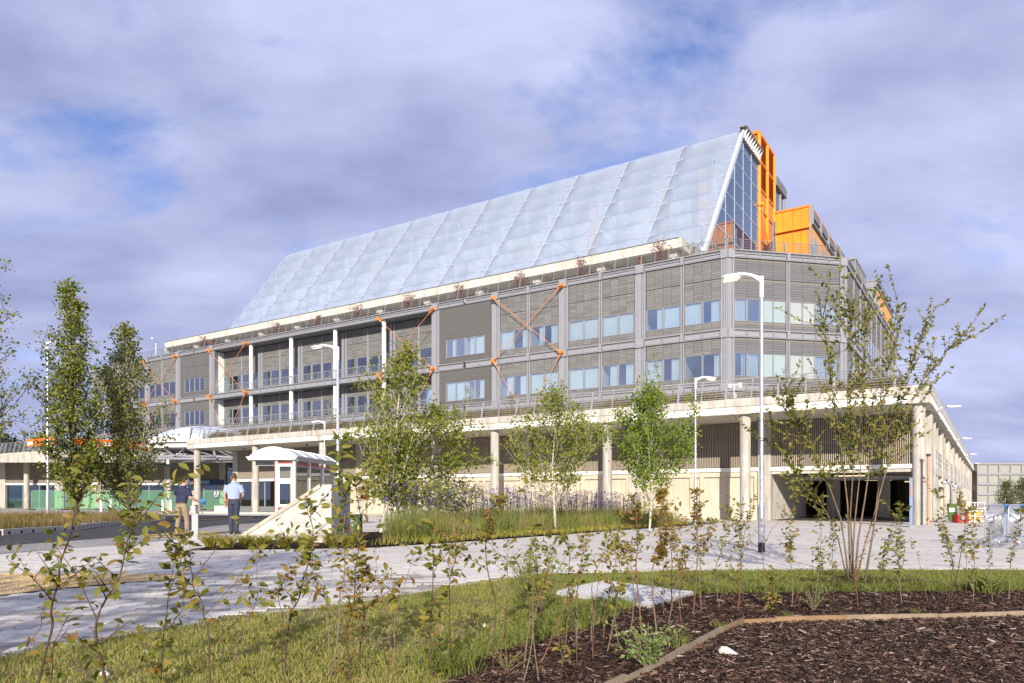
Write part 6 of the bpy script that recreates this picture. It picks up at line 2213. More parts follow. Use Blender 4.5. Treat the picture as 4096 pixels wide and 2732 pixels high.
    # lanyard
    m = MB(); loft(m, [((0, le, 1.548), 0.0715, 0.0715, XA), ((0, le, 1.562), 0.0695, 0.0695, XA)], 16)
    link('lanyard', m.mesh('lanyard', M['sign_white']), body)
    return body


p = A(935, 2136, 21.6)
J2 = dict(lean=0.01, head=(0.0, 0.015), turn=0.25,
          armL=((-0.195, 0.0, 1.43), (-0.255, -0.02, 1.15), (-0.245, 0.05, 0.92), (-0.235, 0.08, 0.75)),
          armR=((0.195, 0.0, 1.43), (0.265, 0.02, 1.16), (0.17, 0.22, 1.06), (0.08, 0.33, 1.06)),
          legL=((-0.085, 0, 0.90), (-0.085, 0.02, 0.50), (-0.065, -0.02, 0.09)), legR=((0.085, 0, 0.90), (0.075, 0.03, 0.50), (0.075, 0.0, 0.09)), footL=-0.2, footR=0.25)
man2 = person('man seen from behind in a light blue short sleeved shirt and navy trousers', (p.x, p.y, gz(p.x, p.y)), 0.12, 1.0, J2, ('shirt', 'trousers_navy', 'shoe'), M['hair'])
m = MB(); loft(m, [((-0.2465, 0.035, 0.955), 0.034, 0.039, XA), ((-0.2455, 0.045, 0.935), 0.033, 0.038, XA)], 12); link('watch', m.mesh('watch', M['black']), man2)
p = A(727, 2146, 19.9)
J1 = dict(lean=0.06, head=(0.02, 0.13), bow=True, turn=-0.55,
          armL=((-0.195, 0.05, 1.43), (-0.33, 0.12, 1.24), (-0.20, 0.17, 1.47), (-0.12, 0.17, 1.60)),
          armR=((0.195, 0.05, 1.43), (0.27, 0.06, 1.16), (0.33, 0.28, 1.08), (0.36, 0.42, 1.06)),
          legL=((-0.10, 0, 0.90), (-0.13, 0.02, 0.50), (-0.16, -0.03, 0.09)), legR=((0.10, 0, 0.90), (0.16, 0.03, 0.50), (0.20, 0.0, 0.09)), footL=0.9, footR=1.0)
man1 = person('man in a navy polo shirt and khaki trousers holding one hand to his ear', (p.x, p.y, gz(p.x, p.y)), -0.25, 0.905, J1, ('polo', 'trousers_khaki', 'shoe_sole'), M['hair_dark'])
# what he carries
h = man1.matrix_basis if False else (Matrix.Translation(man1.location) @ Matrix.Rotation(-0.25, 4, 'Z') @ Matrix.Scale(0.905, 4))
c = h @ Vector((0.37, 0.44, 1.05))
bag = thing('blue_bundle', 'crumpled bright blue bundle held by the man in navy', 'bundle', c)
m = MB()
for i in range(7):
    q = c + Vector((RNG.uniform(-0.06, 0.08), RNG.uniform(-0.05, 0.05), RNG.uniform(-0.05, 0.05)))
    loft(m, [(q - Vector((0.05, 0, 0.02)), 0.02, 0.03, (0, 1, 0)), (q, 0.05, 0.05, (0, 1, 0)), (q + Vector((0.05, 0, 0.01)), 0.02, 0.025, (0, 1, 0))], 8)
me = fuse(m, 'cloth', M['blue_paint'], 0.01, 1)
me.transform(Matrix.Translation(-c))
link('cloth', me, bag)


# ------------------------------------------------------------------ leaves and blades
def leaf_quads(P, D, Nn, ln, wd):
    """diamond leaves: base P, direction D, normal Nn, length and width arrays -> vertices and triangles"""
    S = np.cross(D, Nn)
    S /= np.linalg.norm(S, axis=1, keepdims=True) + 1e-9
    N2 = np.cross(S, D)
    L = ln[:, None]; Wd = wd[:, None]
    v0 = P
    v1 = P + D * L * 0.45 + S * Wd * 0.5 + N2 * Wd * 0.12
    v2 = P + D * L - N2 * L * 0.12
    v3 = P + D * L * 0.45 - S * Wd * 0.5 + N2 * Wd * 0.12
    V = np.stack([v0, v1, v2, v3], 1).reshape(-1, 3)
    b = np.arange(len(P))[:, None] * 4
    F = np.concatenate([b + np.array([[0, 1, 2]]), b + np.array([[0, 2, 3]])], 1).reshape(-1, 3)
    return V, F


def unit(a):
    return a / (np.linalg.norm(a, axis=1, keepdims=True) + 1e-9)


def blades(P, h, w, lean, curl=0.4):
    """grass blades of two segments each"""
    n = len(P)
    ang = NR.uniform(0, 2 * PI, n)
    S = np.stack([np.cos(ang), np.sin(ang), np.zeros(n)], 1)
    a2 = NR.uniform(0, 2 * PI, n)
    Ld = np.stack([np.cos(a2), np.sin(a2), np.zeros(n)], 1) * (lean * h)[:, None]
    up = np.zeros((n, 3)); up[:, 2] = 1
    H = h[:, None]; Wd = w[:, None]
    b0 = P - S * Wd * 0.5; b1 = P + S * Wd * 0.5
    mid = P + up * H * 0.6 + Ld * 0.35
    m0 = mid - S * Wd * 0.38; m1 = mid + S * Wd * 0.38
    tip = P + up * H * (1 - curl * 0.3 * NR.random((n, 1))) + Ld
    V = np.stack([b0, b1, m0, m1, tip], 1).reshape(-1, 3)
    b = np.arange(n)[:, None] * 5
    F = np.concatenate([b + np.array([[0, 1, 3]]), b + np.array([[0, 3, 2]]), b + np.array([[2, 3, 4]])], 1).reshape(-1, 3)
    return V, F


def in_poly_np(poly, X, Y):
    c = np.zeros(len(X), bool)
    n = len(poly)
    for i in range(n):
        x1, y1 = poly[i][0], poly[i][1]
        x2, y2 = poly[(i + 1) % n][0], poly[(i + 1) % n][1]
        if y1 == y2: continue
        t = ((y1 > Y) != (y2 > Y)) & (X < (x2 - x1) * (Y - y1) / (y2 - y1) + x1)
        c ^= t
    return c


def scatter(poly, n, y0, y1, x0=None, x1=None, power=1.0):
    """random points inside a polygon, more of them near the camera, only where the camera can look"""
    Y = y0 + (y1 - y0) * NR.random(n) ** power
    lim = 0.74 * Y + 0.6
    X = NR.uniform(-1, 1, n) * lim if x0 is None else NR.uniform(x0, x1, n)
    k = in_poly_np(poly, X, Y)
    X, Y = X[k], Y[k]
    return X, Y


def stuff(name, V, F, mt, rnd, parent=None, label=None, cat=None):
    o = link(name, np_mesh(name, V, F, mt, rnd, wloc(parent) if parent else None), parent)
    o['kind'] = 'stuff'
    if label: o['label'] = label
    if cat and parent is None: o['category'] = cat
    return o


M['fallen'] = leaf_mat('fallen_leaves', [(0.10, 0.05, 0.025), (0.20, 0.11, 0.04), (0.30, 0.20, 0.06)], 0.1)

# ------------------------------------------------------------------ lawn, mulch, gravel
X, Y = scatter(LAWN, 300000, 3.4, 13.0, power=1.25)
k = ~in_poly_np(MULCH, X, Y)
cvx, cvy = [p.x for p in cq], [p.y for p in cq]
k &= ~in_poly_np([(p.x, p.y) for p in cq], X, Y)
# thin, patchy turf
cl = np.sin(X * 2.1 + 1.3 * np.sin(Y * 1.7)) * np.sin(Y * 2.6 + np.sin(X * 1.1)) + 0.5 * np.sin(X * 5.3 + Y * 4.1)
k &= NR.random(len(X)) < np.clip(0.72 + 0.34 * cl, 0.22, 1)
X, Y, cl = X[k], Y[k], cl[k]
P = np.stack([X, Y, gz_np(X, Y) + 0.028], 1)
h = NR.uniform(0.02, 0.05, len(X)) * (1 + 0.25 * np.clip(cl, -1, 1))
V, F = blades(P, h, NR.uniform(0.005, 0.009, len(X)), NR.uniform(0.1, 1.0, len(X)))
stuff('lawn_grass', V, F, M['lawn_blade'], np.repeat(np.clip(NR.random(len(X)) * 0.85 + 0.16 * (Y < 7) - 0.25 * (X > 0) , 0, 1), 5), label='short patchy lawn grass', cat='grass')
# greener longer tufts along the mulch and round the multi-stemmed tree
TX, TY = [], []
edge = [G(x, y) for x, y in MULCH_EDGE[1:]]
for a, b_ in zip(edge[:-1], edge[1:]):
    n_ = int((b_ - a).length * 900)
    f_ = NR.random(n_)
    off = np.abs(NR.normal(0, 0.22, n_))
    TX.append(a.x + (b_.x - a.x) * f_ - off * (0.9 if a.x < 3 else 0.1)); TY.append(a.y + (b_.y - a.y) * f_ + off * (0.5 if a.x < 3 else 1))
X, Y = np.concatenate(TX), np.concatenate(TY)
k = ~in_poly_np([(p.x, p.y) for p in cq], X, Y)
X, Y = X[k], Y[k]
P = np.stack([X, Y, gz_np(X, Y) + 0.03], 1)
V, F = blades(P, NR.uniform(0.05, 0.15, len(X)), NR.uniform(0.006, 0.01, len(X)), NR.uniform(0.2, 0.9, len(X)))
stuff('long_grass', V, F, M['lawn_green'], np.repeat(NR.random(len(X)), 5), label='longer fresh green grass along the mulch', cat='grass')
X, Y = scatter(LAWN, 30000, 8.5, 11.6, 2.2, 12)
k = ~in_poly_np(MULCH, X, Y) & ~in_poly_np([(p.x, p.y) for p in cq], X, Y)
X, Y = X[k], Y[k]
P = np.stack([X, Y, gz_np(X, Y) + 0.03], 1)
k = NR.random(len(X)) < 0.55 + 0.45 * np.sin(X * 1.9) * np.sin(Y * 3.1 + X)
X, Y, P = X[k], Y[k], P[k]
V, F = blades(P, NR.uniform(0.03, 0.07, len(X)), NR.uniform(0.006, 0.011, len(X)), NR.uniform(0.2, 0.9, len(X)))
stuff('far_lawn_grass', V, F, M['lawn_green'], np.repeat(NR.random(len(X)), 5), label='green lawn strip beyond the mulch', cat='grass')


def chips(n, y0, y1, smin, smax, mt, name, poly, power=1.4, lift=0.05, rpow=1.0, label=None):
    X, Y = scatter(poly, n, y0, y1, power=power)
    k = ~in_poly_np([(p.x, p.y) for p in cq], X, Y)
    X, Y = X[k], Y[k]
    n = len(X)
    a = NR.uniform(0, 2 * PI, n)
    d = unit(np.stack([np.cos(a), np.sin(a), NR.normal(0, 0.22, n)], 1))
    u_ = np.stack([-np.sin(a), np.cos(a), NR.normal(0, 0.35, n)], 1)
    L = NR.uniform(smin, smax, n) * NR.choice([0.6, 1, 1.6], n)
    Wd = L * NR.uniform(0.09, 0.28, n)
    T = Wd * 0.3
    c = np.stack([X, Y, gz_np(X, Y) + lift + NR.uniform(-0.004, 0.016, n)], 1)
    L, Wd, T = L[:, None], Wd[:, None], T[:, None]
    up = np.cross(d, unit(u_))
    V = np.stack([c - d * L / 2 - u_ * Wd / 3, c - d * L / 2.2 + u_ * Wd / 2, c + d * L / 2 + u_ * Wd / 4, c + d * L / 1.9 - u_ * Wd / 2, c + up * T], 1).reshape(-1, 3)
    b = np.arange(n)[:, None] * 5
    F = np.concatenate([b + np.array([[0, 1, 4]]), b + np.array([[1, 2, 4]]), b + np.array([[2, 3, 4]]), b + np.array([[3, 0, 4]])], 1).reshape(-1, 3)
    return stuff(name, V, F, mt, np.repeat(NR.random(n) ** rpow, 5), label=label, cat='mulch')


chips(190000, 3.8, 9.6, 0.02, 0.055, M['chip'], 'bark_mulch', MULCH, 1.3, rpow=1.15, label='dark shredded bark mulch covering the bed')
NEARB = [(p.x, p.y) for p in tp] + [(14, tp[-1].y), (14, 0), (tp[0].x, 0)]
chips(20000, 3.8, 7.2, 0.014, 0.04, M['chip_pale'], 'pale_wood_chips', NEARB, 1.2, label='pale wood chips mixed in the nearest mulch')
chips(1600, 5.0, 9.4, 0.03, 0.08, M['chip_pale'], 'scattered_wood_chips', MULCH, 1.2, label='single pale wood chips scattered over the bed')
p = G(2915, 2615, 0.05)
r = thing('stone', 'single pale flat stone lying on the mulch near the timber corner', 'stone', p)
m = MB(); n_ = 10
loft(m, [(p + Vector((0, 0, -0.01)), 0.06, 0.04, XA), (p + Vector((0, 0, 0.0)), 0.075, 0.05, XA), (p + Vector((0, 0, 0.015)), 0.078, 0.055, XA), (p + Vector((0.005, 0, 0.03)), 0.06, 0.04, XA), (p + Vector((0.01, 0, 0.038)), 0.03, 0.018, XA)], 11)
m.build('stone_body', M['stone'], r, True)
for i, (x, y) in enumerate(((584, 2610), (700, 2690), (420, 2700), (2640, 2570), (2885, 2570), (2735, 2665), (1940, 2505), (1480, 2600), (2750, 2690))):
    p = G(x, y, 0.035)
    r = thing('stone', ['small pale stone in the grass below the fourth left sapling', 'flat pale stone in the lawn left of the tall left sapling', 'small stone in the lawn at the lower left', 'small pale stone on the mulch before the timber', 'small pale lump on the timber bend', 'small tan lump on the mulch beside the timber end', 'pale stone in the lawn left of the weed clump', 'small stone in the lawn at the bottom middle', 'small pale stone at the bottom beside the timber'][i], 'stone', p, 0, 'small stones')
    m = MB(); s_ = RNG.uniform(0.015, 0.03)
    loft(m, [(p + Vector((0, 0, -0.01)), s_, s_ * 0.7, XA), (p + Vector((0, 0, s_ * 0.4)), s_ * 1.1, s_ * 0.8, XA), (p + Vector((0.005, 0, s_ * 0.8)), s_ * 0.6, s_ * 0.4, XA)], 7)
    m.build('stone_body', M['stone'], r, True)

X, Y = scatter(GRAVEL, 90000, 7.5, 11.5, -9, -3)
n = len(X)
oct_v = np.array([[1, 0, 0], [-1, 0, 0], [0, 1, 0], [0, -1, 0], [0, 0, 0.7], [0, 0, -0.7]])
oct_f = np.array([[0, 2, 4], [2, 1, 4], [1, 3, 4], [3, 0, 4]])
sz_ = NR.uniform(0.011, 0.024, (n, 1, 1)) * NR.uniform(0.7, 1.3, (n, 1, 3))
a = NR.uniform(0, 2 * PI, n)
rot = np.zeros((n, 3, 3)); rot[:, 0, 0] = np.cos(a); rot[:, 0, 1] = -np.sin(a); rot[:, 1, 0] = np.sin(a); rot[:, 1, 1] = np.cos(a); rot[:, 2, 2] = 1
V = np.einsum('nij,nkj->nki', rot, oct_v[None] * sz_) + np.stack([X, Y, gz_np(X, Y) + 0.018], 1)[:, None, :]
F = (np.arange(n)[:, None, None] * 6 + oct_f[None]).reshape(-1, 3)
stuff('gravel', V.reshape(-1, 3), F, M['pebble'], np.repeat(NR.random(n), 6), label='yellow gravel patch in the paving at the left', cat='gravel')

# ------------------------------------------------------------------ planted bed in front of the podium, island planting
BED_FRONT = [(760, 2203), (1000, 2199), (1240, 2196), (1468, 2192), (1800, 2172), (2100, 2150), (2328, 2133), (2608, 2112), (2880, 2092)]
bf = [p.to_2d() for p in (G(x, y) for x, y in BED_FRONT)]
BED = [tuple(p) for p in bf] + [(9.5, 38), (4, 40), (-1, 33), (-4.0, 24), (-6.4, 19.6)]
sheet('planting_bed', BED, 0.03, M['soil'], 1.5)
kk = [tuple(p) for p in bf]


def patch(poly, n, y0, y1, x0, x1, h0, h1, w0, w1, ln, mt, name, label, dens=None, rshift=0.0, dz=0.03):
    X, Y = scatter(poly, n, y0, y1, x0, x1)
    if dens is not None:
        k = NR.random(len(X)) < dens(X, Y)
        X, Y = X[k], Y[k]
    P = np.stack([X, Y, gz_np(X, Y) + dz], 1)
    cl = 0.75 + 0.25 * np.sin(X * 2.3 + np.sin(Y * 1.9) * 2) * np.sin(Y * 1.6)
    h = NR.uniform(h0, h1, len(X)) * cl
    V, F = blades(P, h, NR.uniform(w0, w1, len(X)), NR.uniform(0.05, ln, len(X)))
    r_ = np.clip(NR.random(len(X)) * 0.6 + 0.4 * (0.5 + 0.5 * np.sin(X * 1.7 + Y * 0.8)) + rshift, 0, 1)
    return stuff(name, V, F, mt, np.repeat(r_, 5), label=label, cat='grass')


def dist_front(X, Y):
    d = np.full(len(X), 1e9)
    for a, b_ in zip(bf[:-1], bf[1:]):
        ax, ay, bx_, by_ = a.x, a.y, b_.x, b_.y
        L2 = (bx_ - ax) ** 2 + (by_ - ay) ** 2
        t_ = np.clip(((X - ax) * (bx_ - ax) + (Y - ay) * (by_ - ay)) / L2, 0, 1)
        d = np.minimum(d, np.hypot(X - ax - t_ * (bx_ - ax), Y - ay - t_ * (by_ - ay)))
    return d


GBED = [(-3.1, 17.3)] + kk[2:] + [(9.0, 36), (4, 38), (-1, 31), (-3.6, 22)]
patch(GBED, 120000, 16.5, 38, -5, 10, 0.5, 1.15, 0.006, 0.012, 0.4, M['tall_grass'], 'ornamental_grass', 'tall soft ornamental grass filling the bed', lambda X, Y: np.clip((dist_front(X, Y) - 0.55) / 0.6, 0, 1) * 0.95)
patch(GBED, 40000, 16.5, 38, -5, 10, 0.15, 0.32, 0.01, 0.018, 0.9, M['sedge'], 'sedge_edge', 'low yellow green sedge along the front of the bed', lambda X, Y: np.clip(1.2 - np.abs(dist_front(X, Y) - 0.45) / 0.55, 0, 1) * (X > -3.2))
patch(GBED, 15000, 16.5, 38, -5, 10, 0.5, 1.25, 0.006, 0.012, 0.5, M['straw_grass'], 'tawny_grass', 'tawny seed stalks standing above the ornamental grass', lambda X, Y: (dist_front(X, Y) > 0.9) * (0.35 + 0.6 * np.sin(X * 1.1 + 2) * np.sin(Y * 0.7)))
# purple verbena on thin stems
X, Y = scatter(GBED, 6500, 18.5, 36, -3.5, 9.5)
dens = 0.5 + 0.5 * np.sin(X * 0.9 + 1.0) * np.sin(Y * 0.35)
k = (NR.random(len(X)) < 0.22 + 0.6 * dens) & (dist_front(X, Y) > 1.2)
X, Y = X[k], Y[k]
n = len(X)
hh = NR.uniform(0.85, 1.55, n)
base = np.stack([X, Y, gz_np(X, Y)], 1)
lean = NR.normal(0, 0.10, (n, 2))
top_ = base + np.stack([lean[:, 0], lean[:, 1], hh], 1)
S = np.tile(np.array([[0.0035, 0, 0]]), (n, 1))
V = np.stack([base - S, base + S, top_ + S, top_ - S], 1).reshape(-1, 3)
b = np.arange(n)[:, None] * 4
stuff('verbena_stems', V, np.concatenate([b + np.array([[0, 1, 2]]), b + np.array([[0, 2, 3]])], 1).reshape(-1, 3), M['leaf_dark'], np.repeat(NR.random(n) * 0.5, 4), label='thin verbena stems above the grass', cat='flowers')
m_ = 5
C = np.repeat(top_, m_, 0) + NR.normal(0, 1, (n * m_, 3)) * np.array([[0.06, 0.06, 0.04]])
ss = NR.uniform(0.015, 0.036, (n * m_, 1, 1))
V = C[:, None, :] + oct_v[None] * ss
F = (np.arange(n * m_)[:, None, None] * 6 + oct_f[None]).reshape(-1, 3)
stuff('verbena_flowers', V.reshape(-1, 3), F, M['verbena'], np.repeat(np.repeat(NR.random(n), m_), 6), label='purple verbena flower heads floating over the bed', cat='flowers')

# separate sedge clumps round the concrete block
for i, (xp, yp, lb) in enumerate(((842, 2192, 'leftmost sedge clump at the left tip of the bed'), (905, 2196, 'sedge clump second from the left tip of the bed'), (985, 2190, 'sedge clump under the low end of the sloping block'), (1050, 2194, 'broad sedge clump in front of the sloping block'),
                                  (1140, 2190, 'sedge clump below the middle of the sloping block'), (1222, 2190, 'sedge clump before the tall end of the sloping block'), (1325, 2184, 'sedge clump at the corner of the concrete block'), (1400, 2190, 'sedge clump at the foot of the dark green post'))):
    p = G(xp, yp)
    r = thing('sedge_clump', lb, 'plant', p, 0, 'sedge clumps along the bed edge')
    n = 300
    a = NR.uniform(0, 2 * PI, n); rr_ = NR.uniform(0, 0.10, n)
    P = np.stack([p.x + np.cos(a) * rr_, p.y + np.sin(a) * rr_, np.full(n, p.z)], 1)
    V, F = blades(P, NR.uniform(0.2, 0.4, n) * NR.choice([0.6, 1, 1.15], n), NR.uniform(0.014, 0.024, n), NR.uniform(0.5, 1.6, n), 1.5)
    stuff('leaves', V, F, M['sedge'], np.repeat(NR.random(n), 5), r)

# planting of the island: dry grass and dark seed heads
patch(ISLAND, 60000, 17, 30, -22, -8, 0.15, 0.5, 0.008, 0.016, 0.6, M['straw_grass'], 'island_front_grass', 'dry grass along the near kerb of the traffic island', dz=0.14)
patch(ISLAND, 60000, 28, 75, -50, -10, 0.25, 0.7, 0.014, 0.026, 0.5, M['straw_grass'], 'island_dry_grass', 'dry straw coloured grass on the traffic island', dz=0.14)
X, Y = scatter(ISLAND, 1500, 26, 70, -48, -9)
n = len(X)
top_ = np.stack([X, Y, gz_np(X, Y) + NR.uniform(0.6, 1.15, n)], 1)
ss = NR.uniform(0.025, 0.045, (n, 1, 1))
V = top_[:, None, :] + oct_v[None] * ss
stuff('seed_heads', V.reshape(-1, 3), (np.arange(n)[:, None, None] * 6 + oct_f[None]).reshape(-1, 3), M['seed_head'], np.repeat(NR.random(n), 6), label='dark round seed heads over the island grass', cat='flowers')
# planting along the podium terrace edge
TER = [tuple(W(59, 0.2).to_2d()), tuple(W(0.3, 0.2).to_2d()), tuple(W(0.3, 1.8).to_2d()), tuple(W(59, 1.8).to_2d())]
n = 26000
t_ = NR.uniform(0.6, 58.5, n); s_ = NR.uniform(0.2, 1.6, n)
k = NR.random(n) < np.clip(0.62 + 0.6 * np.sin(t_ * 0.9) * np.sin(t_ * 0.37 + 1), 0.12, 1)
t_, s_ = t_[k], s_[k]; n = len(t_)
P = np.stack([C0.x + U2.x * t_ + V2.x * s_, C0.y + U2.y * t_ + V2.y * s_, np.full(n, Z_POD - 0.05)], 1)
V, F = blades(P, NR.uniform(0.5, 1.0, n), NR.uniform(0.015, 0.03, n), NR.uniform(0.1, 0.6, n))
stuff('terrace_grass', V, F, M['straw_grass'], np.repeat(NR.random(n), 5), label='brown grasses planted behind the terrace railing', cat='grass')


# ------------------------------------------------------------------ trees
def grow(label, name, base, H, crown, trunk_r, bark, leafm, n_leaf, leaf, group=None, bare=0.25, n_br=26, up=0.9, seed=1, lean=(0, 0), droop=0.0, spread=0.16, cat='tree', fork=None, asp=0.8, stems=None):
    """crown: list of (height fraction, half width in metres); limbs reach the crown outline and carry the leaves"""
    rg = np.random.default_rng(seed)
    base = Vector(base)
    r = thing(name, label, cat, base, 0, group)
    tr = MB()
    hs = [c[0] for c in crown]; ws = [c[1] for c in crown]
    def tp_(f_):
        return base + Vector((lean[0] * f_ + 0.012 * H * math.sin(f_ * 7 + seed), lean[1] * f_ + 0.012 * H * math.cos(f_ * 5 + seed * 2), H * f_))
    K = 12
    tr.tube([base - Vector((0, 0, 0.1))] + [tp_(i / K) for i in range(K + 1)], [trunk_r * 1.25] + [max(trunk_r * (1 - 0.93 * i / K), 0.006) for i in range(K + 1)], 8)
    PL, DL = [], []
    def limb(p0, dirv, L, rad, depth):
        pts = [p0]
        d = dirv.normalized()
        n_ = 5
        for i in range(n_):
            d = (d + Vector((rg.normal(0, 0.13), rg.normal(0, 0.13), rg.normal(0, 0.08) + (0.10 * up if droop <= 0 else -droop * 0.28 * (i / n_))))).normalized()
            pts.append(pts[-1] + d * (L / n_))
        tr.tube(pts, [max(rad * (1 - 0.85 * i / n_), 0.003) for i in range(n_ + 1)], 5 if depth == 0 else 3)
        if depth < 2:
            nb = (5 if depth == 0 else 3)
            for _ in range(nb):
                f_ = rg.uniform(0.25, 0.95) * n_
                i = int(f_)
                q = pts[i].lerp(pts[min(i + 1, n_)], f_ - i)
                d2 = (d + Vector((rg.normal(0, 0.75), rg.normal(0, 0.75), rg.normal(0.1, 0.45)))).normalized()
                limb(q, d2, L * rg.uniform(0.3, 0.55), rad * 0.45, depth + 1)
        wt = L
        for _ in range(max(2, int(wt * 9))):
            f_ = (0.25 + 0.75 * rg.random()) * n_
            i = min(int(f_), n_ - 1)
            PL.append(tuple(pts[i].lerp(pts[i + 1], f_ - i)))
            DL.append(tuple(d))
    for b_ in range(n_br):
        f_ = bare + (0.99 - bare) * ((b_ + rg.random()) / n_br)
        w_ = float(np.interp(f_, hs, ws))
        a = b_ * 2.4 + rg.normal(0, 0.5)
        # the limb leaves the trunk lower down and climbs to the outline at this height
        el = up * rg.uniform(0.75, 1.15)
        L = w_ * rg.uniform(0.72, 1.25) / max(0.35, math.cos(math.atan(el)))
        f0 = max(bare * 0.8, f_ - el * w_ / H * 0.8)
        limb(tp_(f0), Vector((math.cos(a), math.sin(a), el)), L, max(0.006, trunk_r * 0.4 * (1 - 0.6 * f_)), 0)
    for i in range(10):
        PL.append(tuple(tp_(0.93 + 0.007 * i))); DL.append((0, 0, 1))
    tr.build('trunk', M[bark], r, True)
    PL, DL = np.array(PL), np.array(DL)
    idx = rg.integers(0, len(PL), n_leaf)
    P = PL[idx] + rg.normal(0, spread, (n_leaf, 3)) * np.array([[1, 1, 0.9]])
    D = unit(DL[idx] * 0.5 + rg.normal(0, 0.7, (n_leaf, 3)) + np.array([[0, 0, -0.35 - droop]]))
    Nn = unit(rg.normal(0, 0.6, (n_leaf, 3)) + np.array([[0, -0.75, 0.6]]))
    ln = leaf * rg.uniform(0.6, 1.25, n_leaf)
    V, F = leaf_quads(P, D, Nn, ln, ln * asp * rg.uniform(0.8, 1.1, n_leaf))
    clump = 0.5 + 0.5 * np.sin(P[:, 0] * 3.1 + seed) * np.sin(P[:, 2] * 2.3) 
    rv = np.clip(rg.random(n_leaf) ** 1.4 * 0.85 + 0.2 * clump - 0.05, 0, 1)
    o = link('crown', np_mesh('crown', V, F, M[leafm], np.repeat(rv, 4), wloc(r)), r)
    o['kind'] = 'stuff'
    return r


p = A(302, 2080, 33); p.z = gz(p.x, p.y) + 0.1
grow('tallest poplar on the island, dense dark green columnar crown', 'poplar_tree', p, 10.9, [(0.08, 0.5), (0.18, 1.45), (0.35, 1.6), (0.5, 1.35), (0.62, 1.05), (0.75, 1.0), (0.85, 0.6), (0.95, 0.3), (1, 0.1)], 0.13, 'bark_dark', 'leaf_poplar', 9800, 0.135, 'poplars on the island', 0.08, 52, 1.5, 3, (-0.4, 0.2), spread=0.14, asp=0.9)
p = A(506, 2080, 36); p.z = gz(p.x, p.y) + 0.1
grow('second poplar on the island, lighter and shorter with a pale trunk', 'poplar_tree', p, 9.7, [(0.08, 0.7), (0.2, 1.5), (0.4, 1.7), (0.6, 1.35), (0.75, 1.0), (0.88, 0.65), (1, 0.15)], 0.11, 'bark_birch', 'leaf_olive', 9800, 0.13, 'poplars on the island', 0.08, 46, 1.4, 8, (-0.15, 0), spread=0.16, asp=0.9)
p = A(-190, 2080, 30); p.z = gz(p.x, p.y) + 0.1
grow('poplar cut off by the left edge, loose branches hanging into the picture', 'poplar_tree', p, 10.2, [(0.2, 2.2), (0.4, 3.3), (0.55, 3.3), (0.7, 2.6), (0.9, 1.6), (1, 0.5)], 0.14, 'bark_dark', 'leaf_poplar', 3600, 0.13, 'poplars on the island', 0.2, 30, 0.9, 5, (0.3, 0), spread=0.15, asp=0.9)
p = A(1525, 2105, 23); p.z = gz(p.x, p.y)
grow('largest birch of the bed, pale trunk leaning right with long leaders', 'birch_tree', p, 5.9, [(0.18, 0.9), (0.3, 1.4), (0.45, 1.6), (0.6, 1.4), (0.75, 0.95), (0.88, 0.45), (1, 0.12)], 0.075, 'bark_birch', 'leaf_birch', 6500, 0.095, 'young trees in the bed', 0.2, 34, 1.1, 12, (0.85, 0.2), spread=0.13, asp=0.9)
p = A(1715, 2090, 25); p.z = gz(p.x, p.y)
grow('lower birch right behind the largest one, drooping outline', 'birch_tree', p, 4.3, [(0.15, 1.2), (0.3, 1.85), (0.5, 1.85), (0.7, 1.35), (0.88, 0.75), (1, 0.2)], 0.055, 'bark_birch', 'leaf_birch', 7800, 0.095, 'young trees in the bed', 0.16, 28, 0.6, 21, (0.2, 0), droop=0.4, spread=0.14, asp=0.9)
p = A(2214, 2085, 25); p.z = gz(p.x, p.y)
grow('middle tree of the bed, open olive crown on a white trunk', 'birch_tree', p, 4.75, [(0.2, 0.9), (0.36, 1.7), (0.55, 1.75), (0.7, 1.4), (0.85, 0.95), (1, 0.3)], 0.05, 'bark_birch', 'leaf_birch', 5600, 0.095, 'young trees in the bed', 0.24, 26, 0.95, 33, (0.05, 0), spread=0.11, asp=0.85)
p = A(2598, 2085, 26); p.z = gz(p.x, p.y)
grow('bright green tree of the bed with upright shoots on a thin trunk', 'lime_tree', p, 5.0, [(0.24, 1.0), (0.36, 1.65), (0.5, 1.65), (0.65, 1.15), (0.8, 0.8), (1, 0.25)], 0.045, 'bark_birch', 'leaf_green', 8000, 0.095, 'young trees in the bed', 0.26, 30, 1.5, 44, (0.0, 0), spread=0.11, asp=0.95)

